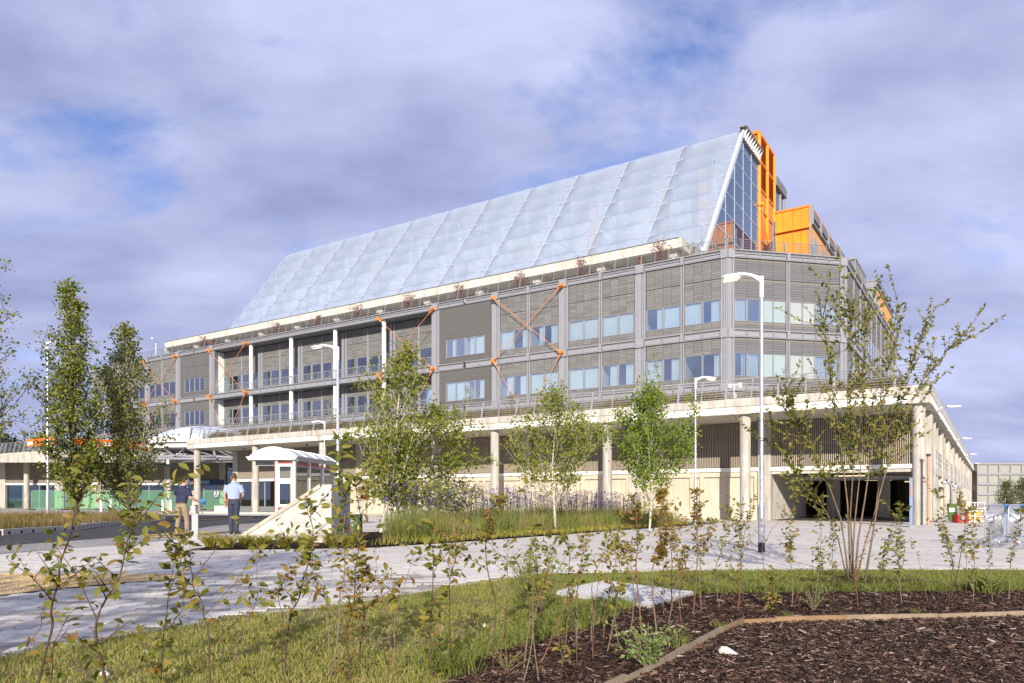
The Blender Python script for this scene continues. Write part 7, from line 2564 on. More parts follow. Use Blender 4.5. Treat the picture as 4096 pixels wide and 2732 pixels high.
# multi-stemmed tree on the lawn
p0 = A(3395, 2326, 10.1); p0.z = gz(p0.x, p0.y) + 0.03
mt_ = thing('multi_stem_tree', 'multi stemmed young tree with smooth tan stems on the lawn', 'tree', p0)
def pxl(pts, Y0, dy=0.0):
    out = []
    for i, (x, y) in enumerate(pts):
        out.append(A(x * 1.7423, y * 1.7423, Y0 + dy * i / max(1, len(pts) - 1)))
    return out
stems = [
    ([(1948, 1340), (1942, 1270), (1930, 1190), (1905, 1120), (1872, 1050), (1846, 985), (1815, 950), (1795, 900)], -0.5, 0.034),
    ([(1953, 1338), (1950, 1250), (1946, 1160), (1935, 1060), (1920, 950), (1905, 860), (1895, 760), (1880, 700)], -0.1, 0.036),
    ([(1962, 1340), (1970, 1240), (1985, 1150), (1998, 1060), (2012, 960), (2035, 860), (2052, 760), (2062, 675)], 0.2, 0.036),
    ([(1966, 1336), (1985, 1250), (2010, 1170), (2022, 1080), (2040, 980), (2075, 880), (2110, 790), (2150, 700)], 0.5, 0.026),
    ([(1985, 1338), (2003, 1230), (2018, 1140), (2040, 1060), (2075, 960), (2120, 870), (2170, 810), (2215, 765)], 0.1, 0.036),
    ([(1955, 1334), (1962, 1200), (1975, 1080), (1985, 960), (1980, 850), (1985, 760), (1990, 710)], 0.4, 0.026),
    ([(1945, 1336), (1925, 1240), (1900, 1180), (1870, 1130), (1825, 1085), (1795, 1030)], 0.3, 0.022),
    ([(1960, 1330), (1952, 1180), (1960, 1060), (1945, 930), (1955, 800), (1948, 690)], -0.4, 0.028)]
PLt, DLt, Wt = [], [], []
for pts, dy, rad in stems:
    q = pxl(pts, 10.1, dy)
    m = MB()
    m.tube(q, [max(0.004, 0.52 * rad * (1 - 0.9 * (i / (len(q) - 1)) ** 0.55)) for i in range(len(q))], 8)
    tw = []
    tot = len(q) - 1
    for b_ in range(40):
        f_ = RNG.uniform(0.30, 0.99) ** 0.8 * tot
        i = int(f_)
        s0 = q[i].lerp(q[min(i + 1, tot)], f_ - i)
        d = (q[min(i + 1, tot)] - q[i]).normalized()
        d2 = (d * 0.8 + Vector((RNG.gauss(0, 0.7), RNG.gauss(0, 0.7), RNG.gauss(0.15, 0.3)))).normalized()
        L = RNG.choice((0.2, 0.35, 0.55, 0.8)) * RNG.uniform(0.7, 1.15)
        e1_ = s0 + d2 * L * 0.5; e2_ = e1_ + (d2 + Vector((0, 0, 0.25))).normalized() * L * 0.5
        m.tube([s0, e1_, e2_], [0.005, 0.0035, 0.002], 4)
        for _ in range(int(L * 36)):
            g = RNG.random()
            PLt.append(tuple(s0.lerp(e1_, g * 2) if g < 0.5 else e1_.lerp(e2_, g * 2 - 1))); DLt.append(tuple(d2)); 
    for _ in range(36):
        f_ = RNG.uniform(0.45, 1.0) * tot
        i = min(int(f_), tot - 1)
        PLt.append(tuple(q[i].lerp(q[i + 1], f_ - i))); DLt.append(tuple((q[i + 1] - q[i]).normalized()))
    m.build('stem', M['bark'], mt_, True)


def leaf_mesh(name, mt, L, Wd, fold=0.25, curl=0.3, n=4):
    """one leaf with a folded midrib, four rows of faces"""
    vs, fs = [(0, 0, 0)], []
    prof = [0.62, 1.0, 0.8]
    for i, w in enumerate(prof):
        y = (i + 1) / 4
        z = -curl * y * y * L * 0.5
        vs += [(-w * Wd / 2, y * L, z + fold * w * Wd / 2), (0, y * L, z), (w * Wd / 2, y * L, z + fold * w * Wd / 2)]
    vs.append((0, L, -curl * L * 0.5))
    fs += [(0, 2, 1), (0, 3, 2)]
    for i in range(2):
        a = 1 + 3 * i
        fs += [(a, a + 1, a + 4, a + 3), (a + 1, a + 2, a + 5, a + 4)]
    fs += [(7, 8, 10), (8, 9, 10)]
    me = bpy.data.meshes.new(name)
    me.from_pydata(vs, [], fs)
    me.polygons.foreach_set('use_smooth', [True] * len(fs))
    me.materials.append(mt)
    return me


def orient(p, d, roll, s):
    d = d.normalized()
    up = Vector((RNG.gauss(0, 0.45), RNG.gauss(-0.7, 0.4), RNG.gauss(0.6, 0.3)))
    x = d.cross(up)
    if x.length < 0.05: x = Vector((1, 0, 0))
    x.normalize()
    z = x.cross(d)
    mx = Matrix(((x.x, d.x, z.x, p.x), (x.y, d.y, z.y, p.y), (x.z, d.z, z.z, p.z), (0, 0, 0, 1)))
    return mx @ Matrix.Rotation(roll, 4, 'Y') @ Matrix.Scale(s, 4)


lm = [leaf_mesh('leaf', M['leaf_olive_obj'], 0.06, 0.032, 0.3, c) for c in (0.2, 0.5)]
order = list(range(len(PLt)))
RNG.shuffle(order)
rest_P, rest_D = [], []
for k, i in enumerate(order):
    p = Vector(PLt[i]); d = (Vector(DLt[i]) * 0.6 + Vector((RNG.gauss(0, 0.6), RNG.gauss(0, 0.6), RNG.gauss(0.05, 0.45)))).normalized()
    if k < 300:
        link('leaf', lm[k % 2], mt_, Matrix.Translation(-p0) @ orient(p, d, RNG.uniform(-0.8, 0.8), RNG.uniform(0.7, 1.25)))
    else:
        rest_P.append(tuple(p)); rest_D.append(tuple(d))
rest_P, rest_D = np.array(rest_P), np.array(rest_D)
n = len(rest_P)
ln = NR.uniform(0.04, 0.08, n)
V, F = leaf_quads(rest_P, unit(rest_D), unit(NR.normal(0, 0.6, (n, 3)) + np.array([[0, -0.7, 0.6]])), ln, ln * 0.55)
o = link('crown', np_mesh('crown', V, F, M['leaf_olive'], np.repeat(NR.random(n), 4), wloc(mt_)), mt_); o['kind'] = 'stuff'
X = NR.normal(p0.x + 0.1, 0.42, 2500); Y = NR.normal(p0.y, 0.28, 2500)
P = np.stack([X, Y, gz_np(X, Y) + 0.05], 1)
a = NR.uniform(0, 2 * PI, 2500)
V, F = leaf_quads(P, np.stack([np.cos(a), np.sin(a), NR.normal(0, 0.2, 2500)], 1), unit(NR.normal(0, 0.3, (2500, 3)) + np.array([[0, 0, 1]])), NR.uniform(0.03, 0.08, 2500), NR.uniform(0.008, 0.02, 2500))
stuff('tree_mulch', V, F, M['chip'], np.repeat(NR.random(2500) ** 1.3, 4), label='dark mulch ring round the foot of the multi stemmed tree', cat='mulch')

# small birches and shrubs on the terrace, red shrubs on the roof
for i, (xp, yb, yt, lb) in enumerate(((1505, 902, 800, 'small birch on the terrace left of the corner pilaster'), (1072, 925, 868, 'small olive birch on the terrace before the fin bay'), (1290, 900, 842, 'thin bare birch on the terrace under the orange cross brace'),
                                      (756, 965, 905, 'small olive birch on the terrace behind the second lamp post'), (1592, 895, 840, 'thin brownish birch on the terrace beside the slim lamp head'), (1175, 930, 893, 'low brown shrub on the terrace below the orange brace'))):
    rx = (xp - 1175) / 1680
    s_ = 2.2
    o_ = W(0, s_)
    t_ = (o_.x - rx * o_.y) / (rx * U2.y - U2.x)
    q = W(t_, s_, Z_POD - 0.02)
    H = (yb - yt) / 1680 * q.y + 0.9
    grow(lb, 'terrace_birch', q, H, [(0.2, 0.15), (0.4, 0.5), (0.7, 0.4), (1, 0.1)], 0.03, 'bark_birch' if i in (0, 1, 3) else 'stem_grey', 'leaf_olive', 420 if i in (0, 1, 3) else 130, 0.075, 'small trees on the terrace', 0.2, 16, 1.2, 60 + i, spread=0.09)
for i, (xp, yb) in enumerate(((1517, 590), (1335, 625), (1192, 655), (1056, 684), (940, 708), (824, 730), (730, 750), (634, 768), (470, 800))):
    rx = (xp - 1175) / 1680
    s_ = S_U + 2.0
    o_ = W(0, s_)
    t_ = (o_.x - rx * o_.y) / (rx * U2.y - U2.x)
    q = W(t_, s_, 23.6)
    grow(['first', 'second', 'third', 'fourth', 'fifth', 'sixth', 'seventh', 'eighth', 'ninth'][i] + ' dark red shrub along the roof edge, counted from the cut corner', 'red_shrub', q, 2.4 - 0.05 * i, [(0.1, 0.4), (0.4, 0.8), (0.8, 0.75), (1, 0.4)], 0.03, 'stem_brown', 'leaf_red', 620, 0.14, 'red shrubs on the roof', 0.1, 14, 1.2, 80 + i, spread=0.2, cat='shrub')
q = W(119, S_U + 1.5, 23.6)
grow('dark green shrub on the far left end of the roof', 'roof_shrub', q, 3.6, [(0.05, 0.8), (0.5, 1.0), (1, 0.2)], 0.05, 'bark_dark', 'leaf_dark', 900, 0.2, None, 0.05, 16, 1.2, 93, spread=0.25, cat='shrub')
for i, t_ in enumerate((21.2, 19.4)):
    grow(['sparse leafy shrub', 'low leafy shrub'][i] + ' on the roof in front of the orange tower', 'roof_shrub', W(t_, S_U + 3.5 + 1.5 * i, 23.6), 2.0, [(0.3, 0.5), (1, 0.3)], 0.03, 'stem_brown', 'leaf_olive', 160, 0.2, None, 0.2, 10, 1.2, 97 + i, spread=0.2, cat='shrub')
# far trees
for i, (xp, Y_, H, wd, lf, lb) in enumerate(((20, 150, 14.5, 4.5, 'leaf_dark', 'dark evergreen tree behind the left wing at the picture edge'), (72, 150, 13.2, 3.2, 'leaf_dark', 'dark rounded tree behind the left wing'), (140, 160, 16.5, 2.2, 'leaf_olive', 'thin see-through tree behind the left wing'),
                                             (232, 165, 17, 3.8, 'leaf_olive', 'light rounded tree behind the left wing near the lamp post'))):
    grow(lb, 'background_tree', A(xp * 0.75, 1995, Y_) * 1.0 - Vector((0, 0, EYE)), H, [(0.2, wd), (0.6, wd * 0.9), (0.85, wd * 0.5), (1, 0.3)], 0.3, 'bark_dark', lf, 2600 if i != 2 else 700, 0.5, 'trees beyond the left wing', 0.15, 26, 0.9, 110 + i, spread=0.6)
for i, (xp, H, wd, lb) in enumerate(((4028, 2.75, 0.85, 'left bushy tree before the far grey building'), (4092, 2.9, 0.9, 'right bushy tree before the far grey building'), (4140, 2.4, 0.8, 'bushy tree cut off by the right edge before the far grey building'))):
    p = A(xp, 1995, 62); p.z = 0
    grow(lb, 'bushy_tree', p, H, [(0.05, wd * 0.8), (0.4, wd), (0.75, wd * 0.6), (1, 0.15)], 0.06, 'bark_dark', 'leaf_bamboo', 2600, 0.11, 'trees before the far grey building', 0.05, 30, 1.0, 120 + i, spread=0.2)
# a tree and a shrub behind the photographer that shade the left paving
grow('leafy tree standing behind the photographer at the left', 'shade_tree', (-5.6, -6.5, 0.2), 7.6, [(0.3, 0.8), (0.55, 2.2), (0.8, 2.4), (1, 0.8)], 0.09, 'bark', 'leaf_poplar', 3600, 0.16, None, 0.4, 30, 0.9, 131, spread=0.3)
# fallen leaves on the paving and the lawn
X, Y = scatter([(-11, 4), (11, 4), (16, 24), (-16, 24)], 900, 4.2, 22)
k = ~in_poly_np(MULCH, X, Y)
X, Y = X[k], Y[k]; n = len(X)
a = NR.uniform(0, 2 * PI, n)
ln = NR.uniform(0.03, 0.06, n)
V, F = leaf_quads(np.stack([X, Y, gz_np(X, Y) + 0.03 + 0.03 * in_poly_np(LAWN, X, Y)], 1), np.stack([np.cos(a), np.sin(a), NR.normal(0, 0.12, n)], 1), unit(NR.normal(0, 0.2, (n, 3)) + np.array([[0, 0, 1]])), ln, ln * 0.6)
stuff('fallen_leaves', V, F, M['fallen'], np.repeat(NR.random(n), 4), label='small dry leaves scattered over paving and lawn', cat='leaves')


# ------------------------------------------------------------------ young hornbeam whips
hb_leaf = {c: [leaf_mesh('leaf', M['hb_' + c], 0.066, 0.031, 0.4, q) for q in (0.15, 0.45, 0.8)] for c in ('green', 'yellow', 'brown')}


def whip(label, pts, leaves, mix, stem='stem_brown', rad=0.005, start=0.25, size=1.0, twigs=6, depth=None, tw_len=0.22):
    """pts: stem polyline in photograph pixels from the foot up; the foot stands on the ground, the plant at that depth"""
    rad *= 0.78
    x0, y0 = pts[0]
    b0 = G(x0, y0, 0.03) if depth is None else None
    Y0 = b0.y if depth is None else depth
    q = [A(x, y, Y0) for x, y in pts]
    if depth is not None:
        g = gz(q[0].x, Y0) + 0.03
        e = q[0] + (q[0] - q[1]) * ((q[0].z - g) / max(0.05, (q[1].z - q[0].z)))
        q = [Vector((e.x, Y0, g))] + q
    else:
        q[0].z = gz(q[0].x, Y0) + 0.03
    ph = RNG.uniform(0, 6)
    q = [p + Vector((0, 0.05 * math.sin(ph + i * 1.3) * min(1, i), 0)) for i, p in enumerate(q)]
    q = [q[0]] + [x for i in range(len(q) - 1) for x in (q[i].lerp(q[i + 1], 0.5) + Vector((RNG.gauss(0, 0.008), RNG.gauss(0, 0.01), 0)), q[i + 1])]
    # smooth the polyline a little
    fine = []
    for i in range(len(q) - 1):
        a, b_, c, d = q[max(i - 1, 0)], q[i], q[i + 1], q[min(i + 2, len(q) - 1)]
        for k in range(4):
            t = k / 4
            fine.append(0.5 * ((2 * b_) + (c - a) * t + (2 * a - 5 * b_ + 4 * c - d) * t * t + (3 * b_ - a - 3 * c + d) * t ** 3))
    fine.append(q[-1])
    q = fine
    base = q[0].copy()
    r = thing('hornbeam_whip', label, 'sapling', base, 0, 'young hornbeam saplings')
    m = MB()
    n = len(q) - 1
    m.tube([q[0] - Vector((0, 0, 0.04))] + q, [rad] + [max(0.0014, rad * (1 - 0.8 * i / n)) for i in range(n + 1)], 6)
    def at(f):
        f *= n
        i = min(int(f), n - 1)
        return q[i].lerp(q[i + 1], f - i), (q[i + 1] - q[i]).normalized()
    spots = []
    size *= RNG.uniform(0.82, 1.1)
    for k in range(twigs):
        f = start + (0.95 - start) * (k + RNG.random()) / twigs
        if k % 2: f = min(0.95, max(start, f + RNG.gauss(0, 0.12)))
        p, d = at(f)
        a = RNG.uniform(0, 2 * PI)
        d2 = (d * 0.7 + Vector((math.cos(a), math.sin(a) * 0.7, RNG.uniform(-0.1, 0.5)))).normalized()
        L = tw_len * RNG.choice((0.25, 0.4, 0.6, 1.0, 1.7)) * RNG.uniform(0.8, 1.1)
        e1 = p + d2 * L * 0.5
        e2 = e1 + (d2 + Vector((RNG.gauss(0, 0.2), RNG.gauss(0, 0.2), 0.1))).normalized() * L * 0.5
        m.tube([p, e1, e2], [rad * 0.4, rad * 0.3, 0.001], 4)
        nl = max(2, int(L / 0.024))
        for j in range(nl):
            g = (j + 0.7) / nl
            spots.append((p.lerp(e1, g * 2) if g < 0.5 else e1.lerp(e2, g * 2 - 1), d2, j))
    k = 0
    main = max(int(leaves * 0.6), int(leaves * 1.85) - len(spots))
    cc = [RNG.uniform(start, 1.0) for _ in range(RNG.randint(3, 6))] + [0.97]
    for j in range(main):
        f = start + (1.0 - start) * ((j + RNG.random()) / main) ** 0.8
        if RNG.random() < 0.72: f = min(0.995, max(start, RNG.gauss(RNG.choice(cc), 0.035)))
        p, d = at(min(f, 0.995))
        spots.append((p, d, j))
    p, d = at(0.995)
    spots.append((p, d, 0)); spots.append((p, d, 1))
    m.build('stem', M[stem], r, True)
    RNG.shuffle(spots)
    for j, (p, d, par) in enumerate(spots[:min(int(leaves * 1.85), 290)]):
        side = d.cross(Vector((RNG.gauss(0, 0.6), RNG.gauss(0, 0.6), 1)))
        if side.length < 0.1: side = Vector((1, 0, 0))
        side.normalize()
        ld = (d * RNG.uniform(0.1, 0.6) + side * (1 if par % 2 else -1) + Vector((0, RNG.gauss(0, 0.35), RNG.uniform(-0.55, 0.35)))).normalized()
        c = mix[int(RNG.random() * len(mix))]
        link('leaf', hb_leaf[{'g': 'green', 'y': 'yellow', 'b': 'brown'}[c]][RNG.randrange(3)], r, Matrix.Translation(-base) @ orient(p + ld * 0.006, ld, RNG.uniform(-0.9, 0.9), size * RNG.uniform(0.55, 1.15)))
    return r


# near the left edge, feet below the frame
whip('thin leaning reddish whip at the lower left corner', [(-10, 2790), (60, 2650), (155, 2510), (200, 2390), (225, 2318)], 16, 'gb', 'stem_red', 0.006, 0.35, 1.0, 4, 4.2)
whip('tall leaning whip at far left crossing the first poplar', [(120, 2800), (190, 2515), (225, 2388), (262, 2262), (285, 2140), (310, 1990), (330, 1818)], 46, 'ggy', 'stem_brown', 0.010, 0.22, 0.95, 9, 3.7, 0.18)
whip('short broken whip beside the tall leaning left whip', [(212, 2810), (228, 2585), (257, 2470)], 26, 'ggb', 'stem_brown', 0.008, 0.2, 1.0, 5, 3.9, 0.34)
whip('large leafy whip with big green leaves left of the man in navy', [(423, 2830), (405, 2570), (440, 2398), (485, 2262), (512, 2080), (517, 1905)], 105, 'gggy', 'stem_brown', 0.011, 0.12, 0.92, 18, 3.6, 0.30)
whip('upright whip just right of the large leafy left whip', [(632, 2790), (664, 2538), (690, 2374), (697, 2205)], 52, 'ggy', 'stem_brown', 0.007, 0.2, 1.05, 9, 4.1)
whip('bent whip with olive yellow leaves beside the service post', [(860, 2790), (838, 2515), (795, 2412), (753, 2290), (735, 2205), (700, 2190)], 78, 'gyy', 'stem_brown', 0.008, 0.12, 1.0, 12, 4.0, 0.3)
whip('slender whip with few leaves right of the yellow bent whip', [(895, 2790), (960, 2575), (1006, 2430), (1020, 2328), (1034, 2187)], 24, 'gg', 'stem_grey', 0.006, 0.35, 0.95, 5, 4.2, 0.15)
whip('small yellowing whip below the sloping concrete block', [(1131, 2720), (1136, 2538), (1112, 2407), (1114, 2318), (1170, 2278)], 34, 'yyb', 'stem_brown', 0.005, 0.15, 0.95, 6, None)
whip('tall green whip in front of the sloping concrete block', [(1140, 2705), (1159, 2496), (1187, 2398), (1234, 2234), (1257, 2117), (1230, 2000)], 72, 'gggg', 'stem_brown', 0.009, 0.2, 1.1, 12, None, 0.22)
whip('leaning whip right of the tall green one', [(1318, 2712), (1300, 2445), (1277, 2330), (1252, 2240)], 30, 'ggb', 'stem_grey', 0.006, 0.3, 0.95, 5, None)
whip('very tall thin whip with leaves at its top before the concrete block corner', [(1322, 2715), (1365, 2468), (1379, 2281), (1374, 2023), (1366, 1900), (1368, 1748)], 62, 'ggg', 'stem_grey', 0.008, 0.4, 1.1, 10, None, 0.2)
whip('dense yellow leaved whip at the dark green post', [(1416, 2790), (1393, 2515), (1421, 2351), (1430, 2187), (1435, 2050), (1425, 1905)], 125, 'yygb', 'stem_brown', 0.009, 0.12, 1.0, 18, 4.4, 0.28)
whip('bare red shoot leaning right in the left part of the lawn', [(1343, 2770), (1375, 2600), (1416, 2468)], 6, 'b', 'stem_red', 0.005, 0.5, 0.8, 1, 4.5)
whip('crooked stem with brown leaves right of the dense yellow whip', [(1435, 2660), (1463, 2468), (1449, 2365), (1470, 2290)], 40, 'ybb', 'stem_brown', 0.008, 0.2, 1.0, 7, None)
whip('bare orange stem rising to the bed edge', [(1562, 2760), (1561, 2515), (1519, 2328), (1491, 2200)], 9, 'y', 'stem_red', 0.005, 0.6, 0.8, 2, 4.4)
whip('grey whip leaning right with a leafy tip', [(1571, 2760), (1585, 2468), (1645, 2262), (1688, 2210)], 14, 'gg', 'stem_grey', 0.006, 0.75, 0.9, 3, 4.4)
whip('small sapling with grey green leaves by the lawn edge', [(1590, 2400), (1575, 2330), (1560, 2290)], 20, 'gg', 'stem_grey', 0.004, 0.2, 0.8, 4, None, 0.15)
whip('whip with yellow lower leaves in the middle of the lawn', [(1740, 2780), (1716, 2515), (1730, 2234), (1735, 2095)], 62, 'ygg', 'stem_brown', 0.008, 0.15, 1.05, 10, 4.4, 0.25)
whip('upright whip right of the middle lawn whip', [(1803, 2770), (1800, 2328), (1825, 2230), (1833, 2180)], 50, 'ggb', 'stem_brown', 0.007, 0.35, 1.0, 8, 4.5)
whip('red shoot crossing above the upright lawn whip', [(1752, 2560), (1772, 2374), (1866, 2056)], 8, 'y', 'stem_red', 0.004, 0.3, 0.8, 2, None)
whip('dark leafed whip leaning over the bed edge', [(1980, 2760), (1983, 2421), (1941, 2187), (1964, 2047), (2006, 1985)], 66, 'ggb', 'stem_brown', 0.008, 0.4, 1.0, 10, 4.6)
whip('thin red stem with a green tip left of the weed clump', [(1997, 2680), (2030, 2328), (2040, 2165)], 26, 'gy', 'stem_red', 0.005, 0.55, 0.95, 4, None)
# over the mulch
rows = [
    ('tall dark whip just right of the weed clump', [(2094, 2695), (2122, 2468), (2140, 2281), (2135, 2090)], 62, 'ggg', 'stem_grey', 0.007, 0.3, 9),
    ('leaning whip with a leafy tip over the tread plate corner', [(2089, 2745), (2136, 2491), (2187, 2281), (2196, 2188)], 26, 'ggy', 'stem_grey', 0.006, 0.5, 5),
    ('pale bare stem at the mulch edge', [(2159, 2745), (2131, 2515), (2126, 2270)], 10, 'g', 'stem_grey', 0.006, 0.5, 2),
    ('orange red stem leaning right across the tread plate', [(2159, 2664), (2225, 2491), (2304, 2337), (2358, 2140)], 22, 'gy', 'stem_red', 0.007, 0.4, 4),
    ('yellow green seedling at the front of the mulch', [(2241, 2690), (2240, 2600), (2236, 2520)], 26, 'yyg', 'stem_grey', 0.004, 0.1, 5),
    ('thin stem behind the yellow green seedling', [(2255, 2632), (2272, 2421), (2278, 2330)], 14, 'gy', 'stem_grey', 0.005, 0.4, 3),
    ('whip with a cluster of dark leaves over the tread plate', [(2309, 2683), (2285, 2421), (2281, 2234), (2258, 2140)], 38, 'ggb', 'stem_brown', 0.006, 0.5, 6),
    ('straight grey whip over the left part of the tread plate', [(2306, 2618), (2309, 2374), (2328, 2234), (2335, 2130)], 28, 'gyb', 'stem_grey', 0.006, 0.45, 5),
    ('slanting whip with yellow leaves left of the brown one', [(2363, 2580), (2370, 2328), (2421, 2187), (2435, 2110)], 44, 'ygg', 'stem_grey', 0.006, 0.45, 7),
    ('bare stem bending right with few leaves', [(2372, 2655), (2384, 2374), (2420, 2220)], 10, 'y', 'stem_red', 0.005, 0.5, 2),
    ('forked whip left of the brown sapling', [(2426, 2622), (2468, 2374), (2478, 2180)], 50, 'gyy', 'stem_grey', 0.007, 0.35, 8),
    ('tall slanting red whip with brown tip leaves', [(2414, 2561), (2445, 2328), (2500, 2050)], 46, 'bby', 'stem_red', 0.006, 0.4, 7),
    ('short thin stem standing on the mulch before the forked whip', [(2480, 2599), (2459, 2468), (2442, 2400)], 8, 'g', 'stem_grey', 0.005, 0.5, 2),
    ('whip with mixed leaves next to the brown sapling', [(2517, 2561), (2529, 2328), (2515, 2200), (2560, 2140)], 52, 'gyb', 'stem_grey', 0.007, 0.35, 8),
    ('thick tan stem reaching over the paving', [(2568, 2552), (2545, 2281), (2543, 2094), (2530, 1985)], 56, 'ygb', 'stem_red', 0.009, 0.35, 8),
    ('densest sapling with rusty brown leaves in the middle', [(2627, 2529), (2613, 2281), (2655, 2164), (2640, 1960)], 170, 'bbby', 'stem_grey', 0.010, 0.40, 24),
    ('whip right of the rusty sapling leaning right', [(2671, 2515), (2702, 2328), (2740, 2190)], 52, 'bbg', 'stem_grey', 0.007, 0.4, 8),
    ('short stem behind the rusty sapling', [(2655, 2468), (2650, 2328), (2652, 2210)], 34, 'yb', 'stem_grey', 0.006, 0.3, 6),
    ('tall leafy whip behind the rusty sapling with olive top', [(2690, 2450), (2690, 2240), (2670, 2080), (2630, 1975)], 90, 'gyg', 'stem_brown', 0.007, 0.4, 14),
    ('reddish stem with brown leaves left of the street lamp', [(2725, 2491), (2720, 2328), (2700, 2100)], 40, 'bby', 'stem_red', 0.006, 0.4, 7),
    ('low whip in the second row left of the street lamp', [(2735, 2445), (2720, 2300), (2695, 2150)], 30, 'yb', 'stem_grey', 0.006, 0.4, 5),
    ('dense orange brown sapling two steps left of the street lamp', [(2772, 2473), (2786, 2234), (2792, 2090), (2785, 1960)], 120, 'bygb', 'stem_red', 0.008, 0.35, 17),
    ('grey whip with a drooping brown tip', [(2805, 2449), (2800, 2234), (2840, 2080)], 62, 'bgb', 'stem_grey', 0.007, 0.4, 10),
    ('zigzag whip with small olive leaves', [(2870, 2421), (2866, 2281), (2900, 2150), (2912, 2030)], 56, 'ggy', 'stem_grey', 0.006, 0.3, 10),
    ('thin whip leaning right toward the street lamp', [(2875, 2449), (2889, 2374), (2945, 2200)], 20, 'gy', 'stem_grey', 0.005, 0.4, 4),
    ('tall red whip just left of the street lamp', [(2950, 2449), (2964, 2328), (2983, 2140), (3017, 1985)], 74, 'gyg', 'stem_red', 0.007, 0.35, 11),
    ('slim leafy whip beside the tall red one', [(2973, 2416), (2960, 2200), (2955, 2020)], 62, 'ggy', 'stem_brown', 0.006, 0.35, 10),
    ('low bushy sapling at the foot of the street lamp', [(3076, 2445), (3080, 2380), (3088, 2300)], 80, 'gbyg', 'stem_brown', 0.008, 0.05, 14),
    ('bare red shoot crossing in front of the lamp base', [(3064, 2400), (3050, 2200), (3080, 2120), (3136, 2042)], 12, 'g', 'stem_red', 0.005, 0.2, 3),
    ('whip with a dense leafy top right of the street lamp', [(3166, 2435), (3173, 2281), (3159, 2130), (3168, 1950)], 110, 'ggyy', 'stem_grey', 0.007, 0.4, 16),
    ('tan shoot leaning right from the same foot', [(3170, 2430), (3210, 2340), (3258, 2240)], 12, 'g', 'stem_red', 0.006, 0.4, 3),
    ('whip with hanging leaves left of the multi stemmed tree', [(3253, 2440), (3280, 2234), (3278, 2040)], 70, 'gyg', 'stem_grey', 0.007, 0.35, 12),
    ('leafy whip touching the multi stemmed tree on its left', [(3337, 2407), (3328, 2234), (3340, 2080)], 62, 'ggy', 'stem_brown', 0.006, 0.3, 10),
    ('reddish whip in front of the multi stemmed tree', [(3433, 2435), (3421, 2328), (3440, 2220), (3480, 2100)], 22, 'gb', 'stem_red', 0.006, 0.4, 4),
    ('dense green whip right of the multi stemmed tree', [(3519, 2430), (3524, 2257), (3578, 2060)], 84, 'ggg', 'stem_brown', 0.007, 0.3, 14),
    ('tall green whip before the corner column', [(3608, 2423), (3599, 2257), (3588, 2010)], 84, 'ggg', 'stem_grey', 0.008, 0.35, 13),
    ('bare thin whip leaning left below the salmon pipe', [(3714, 2416), (3683, 2257), (3640, 2170)], 4, 'b', 'stem_red', 0.005, 0.5, 3),
    ('S shaped leafy whip below the green board', [(3795, 2428), (3800, 2257), (3772, 2130), (3762, 1960)], 92, 'ggb', 'stem_brown', 0.007, 0.3, 13),
    ('whip with yellow brown leaves leaning right below the red pump', [(3801, 2402), (3842, 2187), (3850, 2080), (3838, 1990)], 74, 'gyb', 'stem_brown', 0.007, 0.3, 11),
    ('short thin whip between the two leafy right whips', [(3864, 2379), (3856, 2234), (3850, 2150)], 22, 'yg', 'stem_red', 0.005, 0.4, 4),
    ('upright whip in front of the wire cage', [(3892, 2421), (3889, 2234), (3875, 2030)], 70, 'ggb', 'stem_grey', 0.007, 0.3, 10),
    ('slim whip in front of the leftmost crowd barrier', [(3971, 2416), (3966, 2234), (3952, 2090)], 44, 'gg', 'stem_grey', 0.006, 0.3, 7),
    ('rightmost whip in front of the crowd barriers', [(4034, 2407), (4037, 2234), (4062, 2110), (4072, 2040)], 62, 'ggb', 'stem_grey', 0.007, 0.3, 9),
]
for lb, pts, nl, mix, st, rad, start, tw in rows:
    whip(lb, pts, nl, mix, st, rad, start, 0.76, tw, None, 0.15)


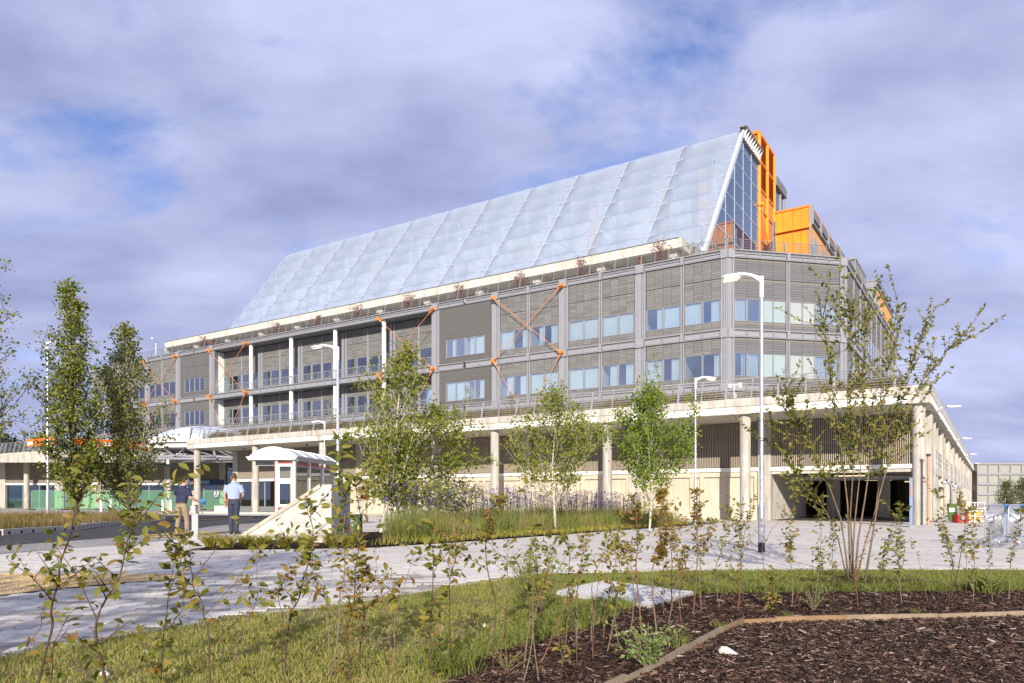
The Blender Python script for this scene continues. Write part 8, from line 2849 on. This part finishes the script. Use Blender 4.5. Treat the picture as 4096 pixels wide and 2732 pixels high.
# ------------------------------------------------------------------ weeds
def weed(label, p, n, r_, h, mt, leaf, seed, stemn=14, cat='weed'):
    rg = np.random.default_rng(seed)
    root = thing('weed_clump', label, cat, p)
    m = MB()
    PL, DL = [], []
    for k in range(stemn):
        a = rg.uniform(0, 2 * PI); rr = r_ * rg.uniform(0.2, 1)
        e = p + Vector((math.cos(a) * rr, math.sin(a) * rr, h * rg.uniform(0.5, 1)))
        mid = p.lerp(e, 0.5) + Vector((0, 0, h * 0.08))
        m.tube([p, mid, e], [0.004, 0.003, 0.0015], 4)
        for j in range(n // stemn):
            g = rg.uniform(0.15, 1)
            PL.append(tuple(p.lerp(mid, g * 2) if g < 0.5 else mid.lerp(e, g * 2 - 1))); DL.append(tuple((e - p).normalized()))
    m.build('stem', M['lawn_green'] if False else M['stem_grey'], root)
    PL, DL = np.array(PL), np.array(DL)
    q = len(PL)
    D = unit(DL * 0.4 + rg.normal(0, 0.6, (q, 3)))
    ln = leaf * rg.uniform(0.6, 1.2, q)
    V, F = leaf_quads(PL + rg.normal(0, leaf * 0.4, (q, 3)), D, unit(rg.normal(0, 0.5, (q, 3)) + np.array([[0, -0.2, 1]])), ln, ln * 0.6)
    o = link('leaves', np_mesh('leaves', V, F, M[mt], np.repeat(rg.random(q), 4), wloc(root)), root)
    o['kind'] = 'stuff'


M['weed_pale'] = leaf_mat('pale_weed_leaves', [(0.15, 0.22, 0.055), (0.21, 0.29, 0.085), (0.27, 0.34, 0.12)], 0.35)
weed('pale green leafy weed clump on the mulch beside the timber edging', G(2590, 2675, 0.05), 420, 0.26, 0.30, 'weed_pale', 0.038, 1, 22)
weed('feathery green weed clump in the lawn left of the tread plate', G(2150, 2455, 0.03), 2600, 0.42, 0.62, 'leaf_green', 0.022, 2, 60)
weed('tall feathery weed stem rising from the lawn weed clump', G(2110, 2420, 0.03), 500, 0.16, 0.85, 'leaf_green', 0.022, 3, 10)
weed('small feathery weed on the mulch left of the multi stemmed tree', G(3255, 2445, 0.05), 260, 0.13, 0.26, 'weed_pale', 0.018, 4, 14)
weed('low green weed with creeping shoots at the bottom of the mulch', G(2030, 2690, 0.05), 220, 0.16, 0.16, 'leaf_olive', 0.016, 5, 16)
for i, (xp, yp, hh, lb) in enumerate(((2720, 2605, 0.22, 'spiky grass tuft at the timber bend'), (2880, 2520, 0.12, 'small grass tuft above the timber corner'), (3155, 2480, 0.12, 'small grass tuft by the timber below the leafy whip'), (3665, 2465, 0.12, 'small grass tuft near the timber at the right'), (1830, 2700, 0.24, 'bright grass tuft at the tip of the mulch'), (3945, 2375, 0.32, 'broad leaved green clump at the right end of the lawn'))):
    p = G(xp, yp, 0.04)
    r = thing('grass_tuft', lb, 'grass tuft', p)
    n = 60 if i < 4 else 130
    a = NR.uniform(0, 2 * PI, n); rr_ = NR.uniform(0, 0.05 if i < 4 else 0.16, n)
    P = np.stack([p.x + np.cos(a) * rr_, p.y + np.sin(a) * rr_, np.full(n, p.z - 0.01)], 1)
    V, F = blades(P, NR.uniform(0.5, 1, n) * hh, NR.uniform(0.004, 0.008, n) * (1 if i < 5 else 5), NR.uniform(0.3, 1.1, n), 1.0)
    stuff('blades', V, F, M['lawn_green'], np.repeat(NR.random(n), 5), r)
